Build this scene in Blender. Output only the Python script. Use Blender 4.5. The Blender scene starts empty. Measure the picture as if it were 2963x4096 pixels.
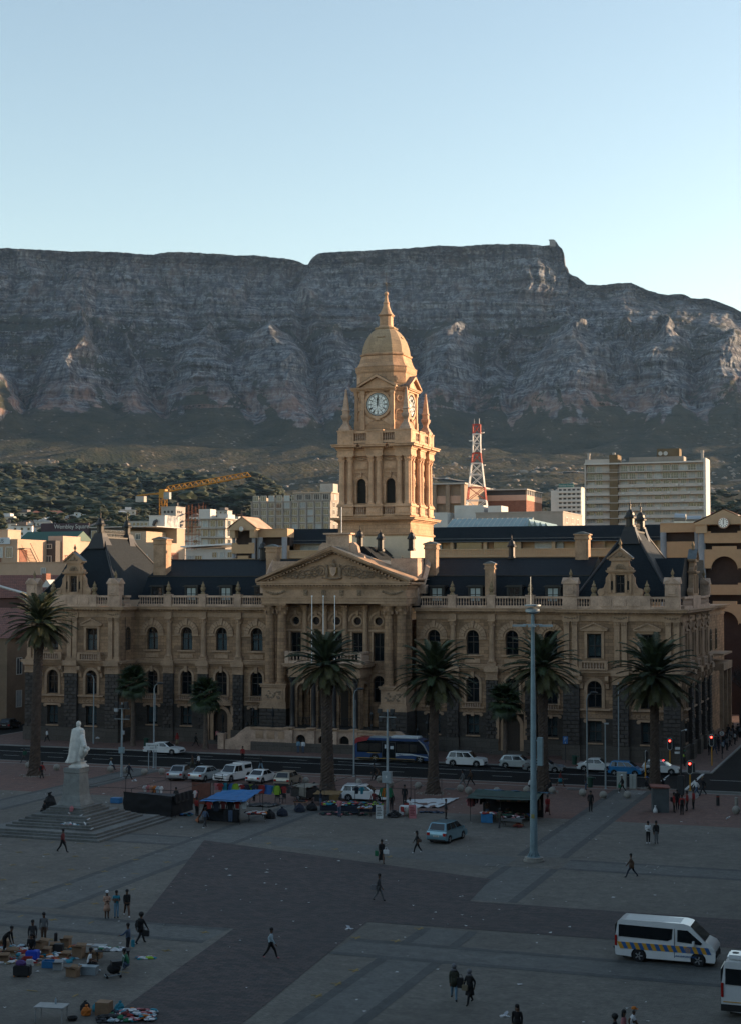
import bpy,bmesh,math,random
import numpy as np
from mathutils import Vector,Matrix,noise as mnoise
S=bpy.context.scene
R=math.radians
cam=bpy.data.objects.new('camera',bpy.data.cameras.new('camera'))
S.collection.objects.link(cam)
cam.location=(69.0,-183.0,20.6)
cam.rotation_euler=(R(90+2.70),0,R(19.5))
cam.data.sensor_fit='HORIZONTAL'
cam.data.sensor_width=24.0
cam.data.lens=50.0
cam.data.clip_start=1.0
cam.data.clip_end=60000.0
S.camera=cam
SUN_AZ,SUN_EL=54.0,9.0
W=bpy.data.worlds.new('World');S.world=W;W.use_nodes=True
wt=W.node_tree;wt.nodes.clear()
wo=wt.nodes.new('ShaderNodeOutputWorld');wb=wt.nodes.new('ShaderNodeBackground')
sky=wt.nodes.new('ShaderNodeTexSky');sky.sky_type='NISHITA';sky.sun_disc=False
sky.sun_elevation=R(SUN_EL);sky.sun_rotation=R(SUN_AZ)
sky.altitude=30;sky.air_density=1.0;sky.dust_density=0.6;sky.ozone_density=2.2
wb.inputs['Strength'].default_value=0.145
tint=wt.nodes.new('ShaderNodeMix');tint.data_type='RGBA';tint.blend_type='MULTIPLY';tint.inputs[0].default_value=1.0
tint.inputs[7].default_value=(1.34,1.06,.84,1)
wt.links.new(sky.outputs[0],tint.inputs[6]);wt.links.new(tint.outputs[2],wb.inputs[0]);wt.links.new(wb.outputs[0],wo.inputs[0])
sl=bpy.data.lights.new('sun','SUN');so=bpy.data.objects.new('sun',sl);S.collection.objects.link(so)
sl.energy=5.0;sl.angle=R(0.5);sl.color=(1.0,0.68,0.42)
sv=Vector((math.sin(R(SUN_AZ))*math.cos(R(SUN_EL)),math.cos(R(SUN_AZ))*math.cos(R(SUN_EL)),math.sin(R(SUN_EL))))
so.rotation_euler=(-sv).to_track_quat('-Z','Y').to_euler();so.location=(60,0,90)
S.view_settings.view_transform='Standard';S.view_settings.look='None'
S.view_settings.gamma=1.0;S.view_settings.use_curve_mapping=False
S.view_settings.exposure=1.4
S.render.engine='CYCLES'
S.cycles.use_denoising=True;S.cycles.denoiser='OPENIMAGEDENOISE'
S.cycles.max_bounces=5;S.cycles.diffuse_bounces=3;S.cycles.glossy_bounces=2
S.cycles.transmission_bounces=3;S.cycles.transparent_max_bounces=6;S.cycles.volume_bounces=0
S.cycles.caustics_reflective=False;S.cycles.caustics_refractive=False
S.cycles.sample_clamp_indirect=6.0
rnd=random.Random(7);HAZE=1.7e-5
COL=S.collection
def _nodes(name):
 m=bpy.data.materials.new(name);m.use_nodes=True
 t=m.node_tree;b=t.nodes['Principled BSDF']
 return m,t,b
def lk(t,a,b):t.links.new(a,b)
def N(t,kind,**kw):
 n=t.nodes.new('ShaderNode'+kind)
 for k,v in kw.items():
  if k in n.inputs:n.inputs[k].default_value=v
  else:setattr(n,k,v)
 return n
def math_n(t,op,a,b=None):
 n=t.nodes.new('ShaderNodeMath');n.operation=op
 for i,x in enumerate((a,b)):
  if x is None:continue
  if isinstance(x,(int,float)):n.inputs[i].default_value=x
  else:lk(t,x,n.inputs[i])
 return n.outputs[0]
def mixc(t,fac,a,b,blend='MIX'):
 n=t.nodes.new('ShaderNodeMix');n.data_type='RGBA';n.blend_type=blend
 for i,x in((0,fac),(6,a),(7,b)):
  if isinstance(x,(int,float)):n.inputs[i].default_value=x
  elif isinstance(x,tuple):n.inputs[i].default_value=(*x[:3],1)
  else:lk(t,x,n.inputs[i])
 return n.outputs[2]
def ramp(t,fac,p0,p1,c0=(0,0,0),c1=(1,1,1)):
 n=t.nodes.new('ShaderNodeValToRGB');e=n.color_ramp.elements
 e[0].position,e[1].position=p0,p1
 e[0].color,e[1].color=(*c0,1),(*c1,1)
 lk(t,fac,n.inputs[0]);return n.outputs[0]
def noise_n(t,vec,scale,detail=4,rough=.55):
 n=N(t,'TexNoise');n.inputs['Scale'].default_value=scale
 n.inputs['Detail'].default_value=detail;n.inputs['Roughness'].default_value=rough
 if vec is not None:lk(t,vec,n.inputs['Vector'])
 return n.outputs[0]
MATS={}
def mat(name,col,rough=.7,var=.18,scale=3.0,metal=0.0,bump=0.0,bscale=12.0,spec=.4,coat=0.0,emit=None,es=0.0,rand=0.0):
 """plain procedural material: colour broken by two sizes of noise, optional relief and per-object tint"""
 if name in MATS:return MATS[name]
 m,t,b=_nodes(name)
 tc=N(t,'TexCoord');v=tc.outputs['Object']
 a=noise_n(t,v,scale);f=noise_n(t,v,scale*7.3,3)
 f2=math_n(t,'ADD',math_n(t,'MULTIPLY',a,.65),math_n(t,'MULTIPLY',f,.35))
 lo=tuple(max(0,c*(1-1.6*var))for c in col);hi=tuple(min(1,c*(1+1.6*var))for c in col)
 c=mixc(t,ramp(t,f2,.3,.7),lo,hi)
 if rand:
  oi=N(t,'ObjectInfo')
  k=math_n(t,'ADD',math_n(t,'MULTIPLY',oi.outputs['Random'],2*rand),1-rand)
  cc=N(t,'CombineColor');[lk(t,k,cc.inputs[i])for i in range(3)]
  c=mixc(t,1.0,c,cc.outputs[0],'MULTIPLY')
 lk(t,c,b.inputs['Base Color'])
 b.inputs['Roughness'].default_value=rough;b.inputs['Metallic'].default_value=metal
 b.inputs['Specular IOR Level'].default_value=spec;b.inputs['Coat Weight'].default_value=coat
 if coat:b.inputs['Coat Roughness'].default_value=.08
 if bump:
  bn=N(t,'Bump');bn.inputs['Strength'].default_value=bump;bn.inputs['Distance'].default_value=.05
  lk(t,noise_n(t,v,bscale,5),bn.inputs['Height']);lk(t,bn.outputs[0],b.inputs['Normal'])
 if emit:
  b.inputs['Emission Color'].default_value=(*emit,1);b.inputs['Emission Strength'].default_value=es
 MATS[name]=m;return m
def stone(name,c1,c2,mort,bw,bh,msize=.012,rough=.85,stain=.35,bump=.5,dirt=(.05,.045,.04),flat=False,offset=.5):
 """coursed masonry or paving: courses follow the wall whichever way it faces, with weather stains"""
 m,t,b=_nodes(name)
 ge=N(t,'NewGeometry');sp=N(t,'SeparateXYZ');lk(t,ge.outputs['Position'],sp.inputs[0])
 cv=N(t,'CombineXYZ')
 if flat:
  lk(t,sp.outputs[0],cv.inputs[0]);lk(t,sp.outputs[1],cv.inputs[1])
 else:
  lk(t,math_n(t,'ADD',sp.outputs[0],sp.outputs[1]),cv.inputs[0]);lk(t,sp.outputs[2],cv.inputs[1])
 br=N(t,'TexBrick');br.offset=offset
 br.inputs['Color1'].default_value=(*c1,1);br.inputs['Color2'].default_value=(*c2,1);br.inputs['Mortar'].default_value=(*mort,1)
 br.inputs['Scale'].default_value=1.0;br.inputs['Mortar Size'].default_value=msize;br.inputs['Mortar Smooth'].default_value=.3
 br.inputs['Brick Width'].default_value=bw;br.inputs['Row Height'].default_value=bh;br.inputs['Bias'].default_value=-.1
 lk(t,cv.outputs[0],br.inputs['Vector'])
 P=ge.outputs['Position']
 big=noise_n(t,P,.35 if not flat else .09,5,.6);fine=noise_n(t,P,5.0,5,.6)
 mp=N(t,'Mapping');mp.inputs['Scale'].default_value=(1.6,1.6,.12)if not flat else(.25,.25,1);lk(t,P,mp.inputs[0])
 streak=noise_n(t,mp.outputs[0],1.0,5,.65)
 c=mixc(t,ramp(t,fine,.25,.75),br.outputs[0],(1,1,1),'MULTIPLY')
 c=mixc(t,.45,br.outputs[0],mixc(t,1.0,br.outputs[0],ramp(t,fine,.2,.8,(.35,.35,.35),(1.5,1.5,1.5)),'MULTIPLY'))
 if flat:c=mixc(t,1.0,c,ramp(t,noise_n(t,P,1.1,4,.7),.25,.75,(.72,.72,.72),(1.28,1.28,1.28)),'MULTIPLY')
 c=mixc(t,math_n(t,'MULTIPLY',ramp(t,big,.42,.72),stain),c,dirt)
 c=mixc(t,math_n(t,'MULTIPLY',ramp(t,streak,.5,.78),stain*.9),c,dirt)
 lk(t,c,b.inputs['Base Color']);b.inputs['Roughness'].default_value=rough;b.inputs['Specular IOR Level'].default_value=.2
 if bump:
  bn=N(t,'Bump');bn.inputs['Strength'].default_value=bump;bn.inputs['Distance'].default_value=.04
  h=math_n(t,'SUBTRACT',math_n(t,'MULTIPLY',fine,.6),br.outputs['Fac'])
  lk(t,h,bn.inputs['Height']);lk(t,bn.outputs[0],b.inputs['Normal'])
 MATS[name]=m;return m
sand=stone('sandstone',(.375,.23,.138),(.225,.138,.086),(.08,.052,.034),1.05,.42,stain=.5,dirt=(.075,.055,.04))
sandtrim=mat('carved_sandstone',(.325,.21,.135),.85,.24,.7,bump=.35,bscale=5)
sandpale=mat('weathered_parapet_stone',(.39,.27,.20),.9,.28,.8,bump=.4,bscale=5)
carve=mat('carved_relief_stone',(.20,.14,.095),.9,.35,5,bump=.9,bscale=7)
plaster=mat('cream_plaster',(.58,.47,.35),.9,.08,.5)
basalt=mat('dark_ashlar_stone',(.058,.048,.042),.9,.3,2.2,bump=.6,bscale=9,rand=.3)
basaltw=stone('dark_coursed_stone',(.066,.055,.048),(.045,.038,.033),(.075,.063,.054),.85,.43,.02,stain=.3,bump=.9)
granite=stone('grey_granite_base',(.10,.085,.073),(.08,.068,.058),(.04,.034,.03),1.6,.75,.015,stain=.35)
slate=stone('blue_black_slate',(.010,.016,.022),(.006,.011,.016),(.003,.005,.007),.34,.2,.02,rough=.75,stain=.12,bump=.55,dirt=(.016,.021,.02))
lead=mat('weathered_lead',(.10,.115,.125),.55,.2,2.5,metal=.2)
darklead=mat('dark_metal_cresting',(.012,.011,.011),.5,.2,3)
glassd=mat('dark_window_glass',(.012,.016,.02),.06,.1,1,spec=.6)
woodfr=mat('dark_window_timber',(.035,.024,.018),.55,.2,6)
curtain=mat('pale_curtain',(.66,.78,.80),.9,.12,4)
blind=mat('pale_blind',(.34,.38,.37),.9,.08,2)
doorwood=mat('dark_door_timber',(.03,.017,.011),.5,.25,6)
class MB:
 def __init__(s):s.v=[];s.f=[];s.m=[]
 def add(s,vs,fs,mi=0):
  o=len(s.v);s.v+=[tuple(p)for p in vs];s.f+=[tuple(i+o for i in f)for f in fs];s.m+=[mi]*len(fs);return s
 def box(s,x0,x1,y0,y1,z0,z1,mi=0):
  if x0>x1:x0,x1=x1,x0
  if y0>y1:y0,y1=y1,y0
  if z0>z1:z0,z1=z1,z0
  return s.add([(x0,y0,z0),(x1,y0,z0),(x1,y1,z0),(x0,y1,z0),(x0,y0,z1),(x1,y0,z1),(x1,y1,z1),(x0,y1,z1)],[(3,2,1,0),(4,5,6,7),(0,1,5,4),(1,2,6,5),(2,3,7,6),(3,0,4,7)],mi)
 def cb(s,cx,cy,cz,sx,sy,sz,mi=0):return s.box(cx-sx/2,cx+sx/2,cy-sy/2,cy+sy/2,cz-sz/2,cz+sz/2,mi)
 def hull2(s,a,b,mi=0,caps=True):
  """two loops of equal length joined by a band and capped"""
  n=len(a);fs=[(i,(i+1)%n,n+(i+1)%n,n+i)for i in range(n)]
  if caps:fs+=[tuple(range(n-1,-1,-1)),tuple(range(n,2*n))]
  return s.add(list(a)+list(b),fs,mi)
 def prism(s,poly,a,b,ax='y',mi=0):
  """2-D polygon extruded from a to b along ax; the polygon is (x,z) for y, (x,y) for z, (y,z) for x"""
  ar=sum(p[0]*q[1]-q[0]*p[1]for p,q in zip(poly,poly[1:]+poly[:1]))
  poly=list(poly)if ar>0 else list(poly)[::-1]
  if ax=='y':
   A=[(p[0],max(a,b),p[1])for p in poly];B=[(p[0],min(a,b),p[1])for p in poly]
   return s.hull2(A,B,mi)
  if ax=='z':
   return s.hull2([(p[0],p[1],min(a,b))for p in poly],[(p[0],p[1],max(a,b))for p in poly],mi)
  return s.hull2([(min(a,b),p[0],p[1])for p in poly],[(max(a,b),p[0],p[1])for p in poly],mi)
 def lathe(s,prof,n=12,c=(0,0,0),a0=0.0,mi=0,k=1.0,sq=None):
  """profile (radius, height) turned about z; sq gives a list of unit (x,y) for other plans"""
  ring=sq or[(math.cos(a0+2*math.pi*i/n),math.sin(a0+2*math.pi*i/n))for i in range(n)]
  n=len(ring);vs=[];fs=[]
  for r,z in prof:vs+=[(c[0]+r*k*x,c[1]+r*k*y,c[2]+z*k)for x,y in ring]
  for j in range(len(prof)-1):
   for i in range(n):fs.append((j*n+i,j*n+(i+1)%n,(j+1)*n+(i+1)%n,(j+1)*n+i))
  fs+=[tuple(range(n-1,-1,-1)),tuple(range((len(prof)-1)*n,len(prof)*n))]
  return s.add(vs,fs,mi)
 def tube(s,pts,r,n=6,mi=0,caps=True):
  pts=[Vector(p)for p in pts];m=len(pts);rs=r if isinstance(r,(list,tuple))else[r]*m
  vs=[];up=Vector((0,0,1));
  d0=(pts[-1]-pts[0]).normalized()if(pts[-1]-pts[0]).length>1e-6 else Vector((0,0,1))
  if abs(d0.z)>.9:up=Vector((1,0,0))
  for i,p in enumerate(pts):
   d=(pts[min(i+1,m-1)]-pts[max(i-1,0)]).normalized()
   x=d.cross(up);x=x.normalized()if x.length>1e-5 else Vector((1,0,0));y=x.cross(d)
   vs+=[tuple(p+rs[i]*(math.cos(2*math.pi*k/n)*x+math.sin(2*math.pi*k/n)*y))for k in range(n)]
  fs=[(j*n+i,j*n+(i+1)%n,(j+1)*n+(i+1)%n,(j+1)*n+i)for j in range(m-1)for i in range(n)]
  if caps:fs+=[tuple(range(n-1,-1,-1)),tuple(range((m-1)*n,m*n))]
  return s.add(vs,fs,mi)
 def ico(s,c,r,sc=(1,1,1),sub=1,jit=0.0,mi=0,rn=rnd):
  vs,fs=ICO[sub]
  q=[Vector(v)*r*(1+rn.uniform(-jit,jit))for v in vs]
  return s.add([(c[0]+p.x*sc[0],c[1]+p.y*sc[1],c[2]+p.z*sc[2])for p in q],fs,mi)
 def xf(s,M,i0=0):
  s.v[i0:]=[tuple(M@Vector(p))for p in s.v[i0:]];return s
 def mesh(s,name,mats,smooth=False,bevel=0.0,auto=None):
  me=bpy.data.meshes.new(name);me.from_pydata(s.v,[],s.f)
  for k in(mats if isinstance(mats,(list,tuple))else[mats]):me.materials.append(k)
  if any(s.m):me.polygons.foreach_set('material_index',s.m)
  if bevel:
   bm=bmesh.new();bm.from_mesh(me)
   bmesh.ops.recalc_face_normals(bm,faces=bm.faces)
   ed=[e for e in bm.edges if len(e.link_faces)==2 and e.calc_face_angle(0)>.5]
   bmesh.ops.bevel(bm,geom=ed,offset=bevel,segments=2,affect='EDGES',clamp_overlap=True)
   bm.to_mesh(me);bm.free()
  if smooth:me.polygons.foreach_set('use_smooth',[True]*len(me.polygons))
  if auto is not None:
   bm=bmesh.new();bm.from_mesh(me)
   for f in bm.faces:f.smooth=True
   for e in bm.edges:e.smooth=not(len(e.link_faces)==2 and e.calc_face_angle(0)>auto)
   bm.to_mesh(me);bm.free()
  me.update();return me
 def build(s,name,mats,parent=None,smooth=False,bevel=0.0,auto=None,loc=None,rotz=None):
  return ob(name,s.mesh(name,mats,smooth,bevel,auto),parent,loc,rotz)
def _ico():
 out={}
 for sub in(1,2,3):
  bm=bmesh.new();bmesh.ops.create_icosphere(bm,subdivisions=sub,radius=1.0)
  bm.verts.ensure_lookup_table()
  out[sub]=([tuple(v.co)for v in bm.verts],[tuple(v.index for v in f.verts)for f in bm.faces]);bm.free()
 return out
ICO=_ico()
def ob(name,me,parent=None,loc=None,rotz=None,rot=None,scale=None):
 o=bpy.data.objects.new(name,me);COL.objects.link(o)
 if parent is not None:o.parent=parent
 if loc is not None:o.location=loc
 if rotz is not None:o.rotation_euler=(0,0,rotz)
 if rot is not None:o.rotation_euler=rot
 if scale is not None:o.scale=scale if isinstance(scale,(tuple,list))else(scale,)*3
 return o
def tag(o,label=None,cat=None,group=None,kind=None):
 if label:o['label']=label
 if cat:o['category']=cat
 if group:o['group']=group
 if kind:o['kind']=kind
 return o
def thing(name,label,cat,loc=(0,0,0),rotz=0.0,group=None):
 o=ob(name,None,None,loc,rotz);o.empty_display_size=.3
 return tag(o,label,cat,group)
def copy_tree(o,parent=None):
 c=o.copy();COL.objects.link(c);c.parent=parent
 for ch in list(o.children):copy_tree(ch,c)
 return c
def arc(cx,cz,r,a0,a1,n):return[(cx+r*math.cos(a0+(a1-a0)*i/n),cz+r*math.sin(a0+(a1-a0)*i/n))for i in range(n+1)]
# ================================================================ ground, road, paving
def sheet(name,poly,z,m,kind='structure',parent=None):
 o=MB().add([(x,y,z)for x,y in poly],[tuple(range(len(poly)))]).build(name,m,parent)
 if kind and parent is None:o['kind']=kind
 return o
cobble=stone('grey_block_paving',(.148,.136,.118),(.112,.104,.091),(.075,.07,.062),.24,.12,.008,rough=.8,stain=.5,bump=.35,dirt=(.055,.05,.046),flat=True)
walkm=stone('blue_grey_block_paving',(.125,.124,.116),(.102,.102,.097),(.062,.06,.058),.24,.12,.008,rough=.8,stain=.35,bump=.3,dirt=(.06,.062,.062),flat=True)
bandm=stone('dark_band_paving',(.078,.081,.079),(.068,.07,.069),(.04,.041,.04),.24,.12,.008,rough=.8,stain=.3,bump=.3,dirt=(.045,.047,.047),flat=True)
darkbrick=stone('plum_brick_paving',(.082,.062,.058),(.037,.037,.039),(.026,.025,.026),.5,.25,.02,rough=.8,stain=.4,bump=.4,dirt=(.04,.036,.037),flat=True)
redbrick=stone('red_brick_paving',(.165,.092,.074),(.125,.075,.063),(.075,.054,.048),.24,.12,.01,rough=.85,stain=.35,bump=.3,dirt=(.075,.066,.06),flat=True)
asphalt=mat('asphalt',(.0105,.0108,.011),.9,.18,.25,bump=.3,bscale=30,spec=.08)
kerbm=mat('granite_kerb',(.19,.185,.175),.85,.2,1.2)
paint=mat('worn_white_road_paint',(.42,.43,.42),.7,.3,1.5)
earth=mat('city_ground',(.06,.062,.055),.9,.25,.01)
GW=9000
def ground_z(x,y):
 d=math.hypot(x,y+20)
 k=max(0.0,d-260.0)*(1 if y>0 else 0)
 return .034*k
gm=MB();gx=[-9000,-5000,-2600,-1500,-900,-500,-250,-120,-60,0,60,120,250,500,900,1500,2600,5000,9000]
gy=[-6000,-1500,-500,-260,0,120,200,300,450,700,1000,1300,1600,1900,2300,2700]
gv=[(x,y,ground_z(x,y)-.02)for y in gy for x in gx];nx=len(gx)
gf=[(j*nx+i,j*nx+i+1,(j+1)*nx+i+1,(j+1)*nx+i)for j in range(len(gy)-1)for i in range(nx-1)]
tag(gm.add(gv,gf).build('ground',earth),kind='structure')
sheet('plaza_paving',[(-140,-220),(140,-220),(140,-48.3),(-140,-48.3)],.0,cobble)
sheet('red_brick_pavement',[(-140,-48.3),(140,-48.3),(140,-27.5),(-140,-27.5)],.001,redbrick)
sheet('road',[(-260,-25.2),(260,-25.2),(260,-11.0),(-260,-11.0)],-.008,asphalt)
sheet('side_road',[(47.6,-11.0),(57,-11.0),(57,140),(47.6,140)],-.008,asphalt)
sheet('side_road',[(-62,-11.0),(-49,-11.0),(-49,140),(-62,140)],-.008,asphalt)
sheet('kerb_strip',[(-140,-27.5),(46,-27.5),(46,-25.2),(-140,-25.2)],.003,redbrick)
sheet('pavement',[(-49,-11.0),(47.4,-11.0),(47.4,140),(-49,140)],.12,redbrick)
sheet('pavement',[(-140,-11.0),(-62,-11.0),(-62,140),(-140,140)],.12,redbrick)
for i,(a,b,c,d)in enumerate([(-49,47.6,-11.2,-10.9),(-140,-62,-11.2,-10.9),(47.3,47.6,-10.9,140),(-49.2,-48.9,-10.9,140)]):
 n=int(max(b-a,d-c)/1.5)
 tag(MB().box(a,b,c,d,-.05,.13).build('kerb',kerbm,bevel=.02),kind='structure')
tag(MB().box(-140,140,-27.62,-27.38,-.05,.02).build('kerb',kerbm),kind='structure')
tag(MB().box(-140,140,-25.45,-25.2,-.05,.03).build('kerb',kerbm),kind='structure')
rm=MB()
def line(x0,x1,y0,y1):rm.add([(x0,y0,-.003),(x1,y0,-.003),(x1,y1,-.003),(x0,y1,-.003)],[(0,1,2,3)])
line(-140,42.5,-16.6,-16.45)
for k in range(-20,7):line(k*6.1+1,k*6.1+3.2,-20.7,-20.58);line(k*6.1-1,k*6.1+1.2,-13.75,-13.63)
line(43.2,43.5,-25,-17);line(46.5,46.8,-25.2,-11.2);line(43.2,43.36,-16.4,-11.2)
line(49,95,-27.9,-27.7);line(48,95,-16.6,-16.45)
for x0 in(7.2,):rm.add([(x0,-14.6,-.003),(x0+2.2,-14.75,-.003),(x0+2.2,-15.0,-.003),(x0+3.4,-14.5,-.003),(x0+2.2,-14.0,-.003),(x0+2.2,-14.3,-.003),(x0,-14.35,-.003)],[tuple(range(7))])
tag(rm.build('road_marking',paint),kind='structure')
pad=stone('pale_paving_slabs',(.20,.195,.185),(.165,.16,.155),(.09,.09,.085),.4,.4,.02,rough=.85,stain=.3,bump=.3,flat=True,offset=0)
sheet('crossing_slabs',[(41.6,-30.5),(43.6,-30.5),(43.6,-27.3),(41.6,-27.3)],.008,pad)
sheet('crossing_slabs',[(47.4,-31.5),(48.6,-31.5),(48.6,-27.3),(47.4,-27.3)],.008,pad)
sheet('crossing_slabs',[(44,-10.8),(47.2,-10.8),(47.2,-9.2),(44,-9.2)],.126,pad)
walks=[(13.4,17.3,-96,-48.3),(40.2,43.5,-67.6,-27.7),(40.4,43.9,-84.7,-72.2),(40.9,44.0,-220,-101.6),(-140,13.2,-71.9,-68.3),(44.2,140,-71.9,-68.3),(-140,29.9,-101.3,-97.9),(37.7,140,-101.3,-97.9),(40.9,43.8,-97.7,-93.6),(-40,-36.5,-68.2,-27.7),(-14,-10.5,-60,-27.7)]
for i,(a,b,c,d)in enumerate(walks):
 sheet('walkway_paving',[(a,c),(b,c),(b,d),(a,d)],.004,walkm)
 q=.62
 if b-a<d-c:bs=[(a-q*.5,a+q*.5,c,d),(b-q*.5,b+q*.5,c,d)]
 else:bs=[(a,b,c-q*.5,c+q*.5),(a,b,d-q*.5,d+q*.5)]
 for(e,f,g,h)in bs:sheet('paving_band',[(e,g),(f,g),(f,h),(e,h)],.0075+.0006*i,bandm)
sheet('walkway_paving',[(17.3,-68.9),(40.2,-73.0),(40.2,-68.3),(17.3,-65.5)],.0032,walkm)
sheet('dark_brick_paving',[(14.5,-69.2),(40.5,-77.4),(41.2,-85.2),(75,-84.8),(75,-92.4),(37.0,-93.2),(37.6,-101),(39.6,-125),(41,-150),(36,-150),(32.6,-118),(30.1,-97.6),(23.9,-97.8)],.016,darkbrick)
ym=mat('worn_yellow_paint',(.20,.135,.035),.8,.35,3)
yb=MB();ry=random.Random(3)
for gx_ in range(-3,11):
 for gy_ in range(0,9):
  x,y=8.5+gx_*2.55+ry.uniform(-.1,.1),-74-gy_*5.0+ry.uniform(-.15,.15)
  if x>13.2+max(0,-69-y)*.31:
   if not(y<-99 and x<29.5):continue
  for a,b,w in((.32,.05,0),(.05,.3,1)):
   if ry.random()<.2:continue
   yb.add([(x-a,y-b,.021),(x+a,y-b,.021),(x+a,y+b,.021),(x-a,y+b,.021)],[(0,1,2,3)])
for x,y in((40.6,-93.9),(40.3,-97.4),(37.9,-97.4),(40.4,-104.6),(40.5,-107.5),(40.4,-110),(26,-69.6),(20,-68.8),(31,-71.3)):
 yb.add([(x-.06,y-.4,.021),(x+.06,y-.4,.021),(x+.06,y+.4,.021),(x-.06,y+.4,.021)],[(0,1,2,3)])
 yb.add([(x-.4,y-.06,.0215),(x+.2,y-.06,.0215),(x+.2,y+.06,.0215),(x-.4,y+.06,.0215)],[(0,1,2,3)])
tag(yb.build('paving_marking',ym),kind='structure')
# ================================================================ the city hall
hall=thing('city_hall','ornate sandstone city hall with slate roofs and tall clock tower','city hall')
def hpart(name,mb,m,parent=hall,**k):return mb.build(name,m,parent,**k)
BAL=MB().lathe([(.075,0),(.075,.06),(.045,.10),(.095,.28),(.10,.36),(.05,.60),(.045,.68),(.08,.76),(.08,.85)],8).mesh('baluster',sandpale,smooth=False,auto=.9)
URN=MB().lathe([(.34,0),(.34,.2),(.22,.28),(.20,.38),(.33,.55),(.37,.8),(.33,.98),(.2,1.05),(.22,1.12),(.26,1.2),(.22,1.34),(.1,1.5),(.12,1.58),(.06,1.72),(.01,1.85)],10).mesh('urn',mat('mossy_stone',(.20,.145,.085),.9,.3,4),auto=.7)
PEG=MB().lathe([(.19,0),(.19,.16),(.1,.22),(.08,.34),(.2,.52),(.2,.62),(.1,.85),(.07,.95),(.01,1.12)],8).mesh('finial',mat('mossy_stone',(.20,.155,.085),.9,.3,4),auto=.8)
def half_ring(mb,cx,cz,r0,r1,y0,y1,n=14,a0=0.0,a1=math.pi):
 mb.prism(arc(cx,cz,r1,a0,a1,n)+arc(cx,cz,r0,a1,a0,n),y0,y1,'y');return mb
def opening(mb,x0,x1,z0,z1,cx,w,zs,zt,arched,yf,yb):
 """one bay of wall from z0 to z1 with a window hole; zt is the crown of the hole"""
 a,b=cx-w/2,cx+w/2
 if a-x0>.01:mb.box(x0,a,yf,yb,z0,z1)
 if x1-b>.01:mb.box(b,x1,yf,yb,z0,z1)
 if zs-z0>.01:mb.box(a,b,yf,yb,z0,zs)
 if arched:
  sp=zt-w/2
  mb.prism(arc(cx,sp,w/2,math.pi,0,12)+[(b,z1),(a,z1)],yf,yb,'y')
 else:mb.box(a,b,yf,yb,zt,z1)
_wc={}
def win_meshes(w,h,arched,kind):
 k=(round(w,2),round(h,2),arched,kind)
 if k in _wc:return _wc[k]
 sp=h-w/2 if arched else h
 fr=MB();t=.11
 fr.box(-w/2,-w/2+t,-.07,.07,0,sp);fr.box(w/2-t,w/2,-.07,.07,0,sp)
 fr.box(-w/2+t,w/2-t,-.07,.07,0,t);fr.box(-w/2+t,w/2-t,-.09,.06,h*.49,h*.49+.09)
 fr.box(-.045,.045,-.05,.05,t,sp)
 if arched:
  half_ring(fr,0,sp,w/2-t,w/2,-.07,.07,12);fr.box(-w/2+t,w/2-t,-.06,.06,sp-.05,sp+.03)
  fr.box(-.04,.04,-.05,.05,sp+.03,h-t*.9)
 else:fr.box(-w/2+t,w/2-t,-.07,.07,h-t,h)
 gl=MB()
 pl=[(-w/2+.02,.02),(w/2-.02,.02)]+([(p[0]*.97,p[1])for p in arc(0,sp,w/2,0,math.pi,12)]if arched else[(w/2-.02,h-.02),(-w/2+.02,h-.02)])
 gl.prism(pl,.02,.035,'y')
 cu=MB();n=14
 if kind=='curtain':
  for s_,e in((-w/2+.05,-.1),(.1,w/2-.05)):
   vs=[]
   for i in range(n+1):
    x=s_+(e-s_)*i/n;y=.10+.03*math.sin(i*2.2)
    vs+=[(x,y,.05),(x,y,h*.72)]
   cu.add(vs,[(2*i,2*i+2,2*i+3,2*i+1)for i in range(n)])
 elif kind=='blind':
  cu.box(-w/2+.04,w/2-.04,.08,.095,h*.1,h*.95)
 r=(fr.mesh('window',woodfr),gl.mesh('pane',MATS['clear_pane']),cu.mesh('curtain',curtain if kind=='curtain' else blind)if kind in('curtain','blind')else None)
 _wc[k]=r;return r
def clear_pane():
 m,t,b=_nodes('clear_pane')
 b.inputs['Base Color'].default_value=(.02,.026,.03,1);b.inputs['Roughness'].default_value=.04
 tr=N(t,'BsdfTransparent');tr.inputs[0].default_value=(.75,.8,.82,1);mx=N(t,'MixShader');mx.inputs[0].default_value=.3
 out=t.nodes['Material Output'];lk(t,tr.outputs[0],mx.inputs[1]);lk(t,b.outputs[0],mx.inputs[2]);lk(t,mx.outputs[0],out.inputs[0])
 MATS['clear_pane']=m
clear_pane()
def window(cx,zs,w,h,y,arched,kind,F,vous=False,parent=hall):
 fr,gl,cu=win_meshes(w,h,arched,kind)
 loc,rz=F((cx,y,zs))
 o=ob('window',fr,parent,loc,rz)
 ob('pane',gl,o)
 if cu:ob('curtain',cu,o)
 return o
def front(p):return p,0.0
recess_dark=mat('unlit_recess',(.012,.011,.01),.95,.1,1)  # near-black colour stands in for shade inside rooms and niches
def side_frame(xw,y0):
 def F(p):return(xw-p[1],y0+p[0],p[2]),math.pi/2
 return F
def to_side(mb,xw,y0):
 mb.v=[(xw-p[1],y0+p[0],p[2])for p in mb.v];return mb
VOU={}
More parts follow.
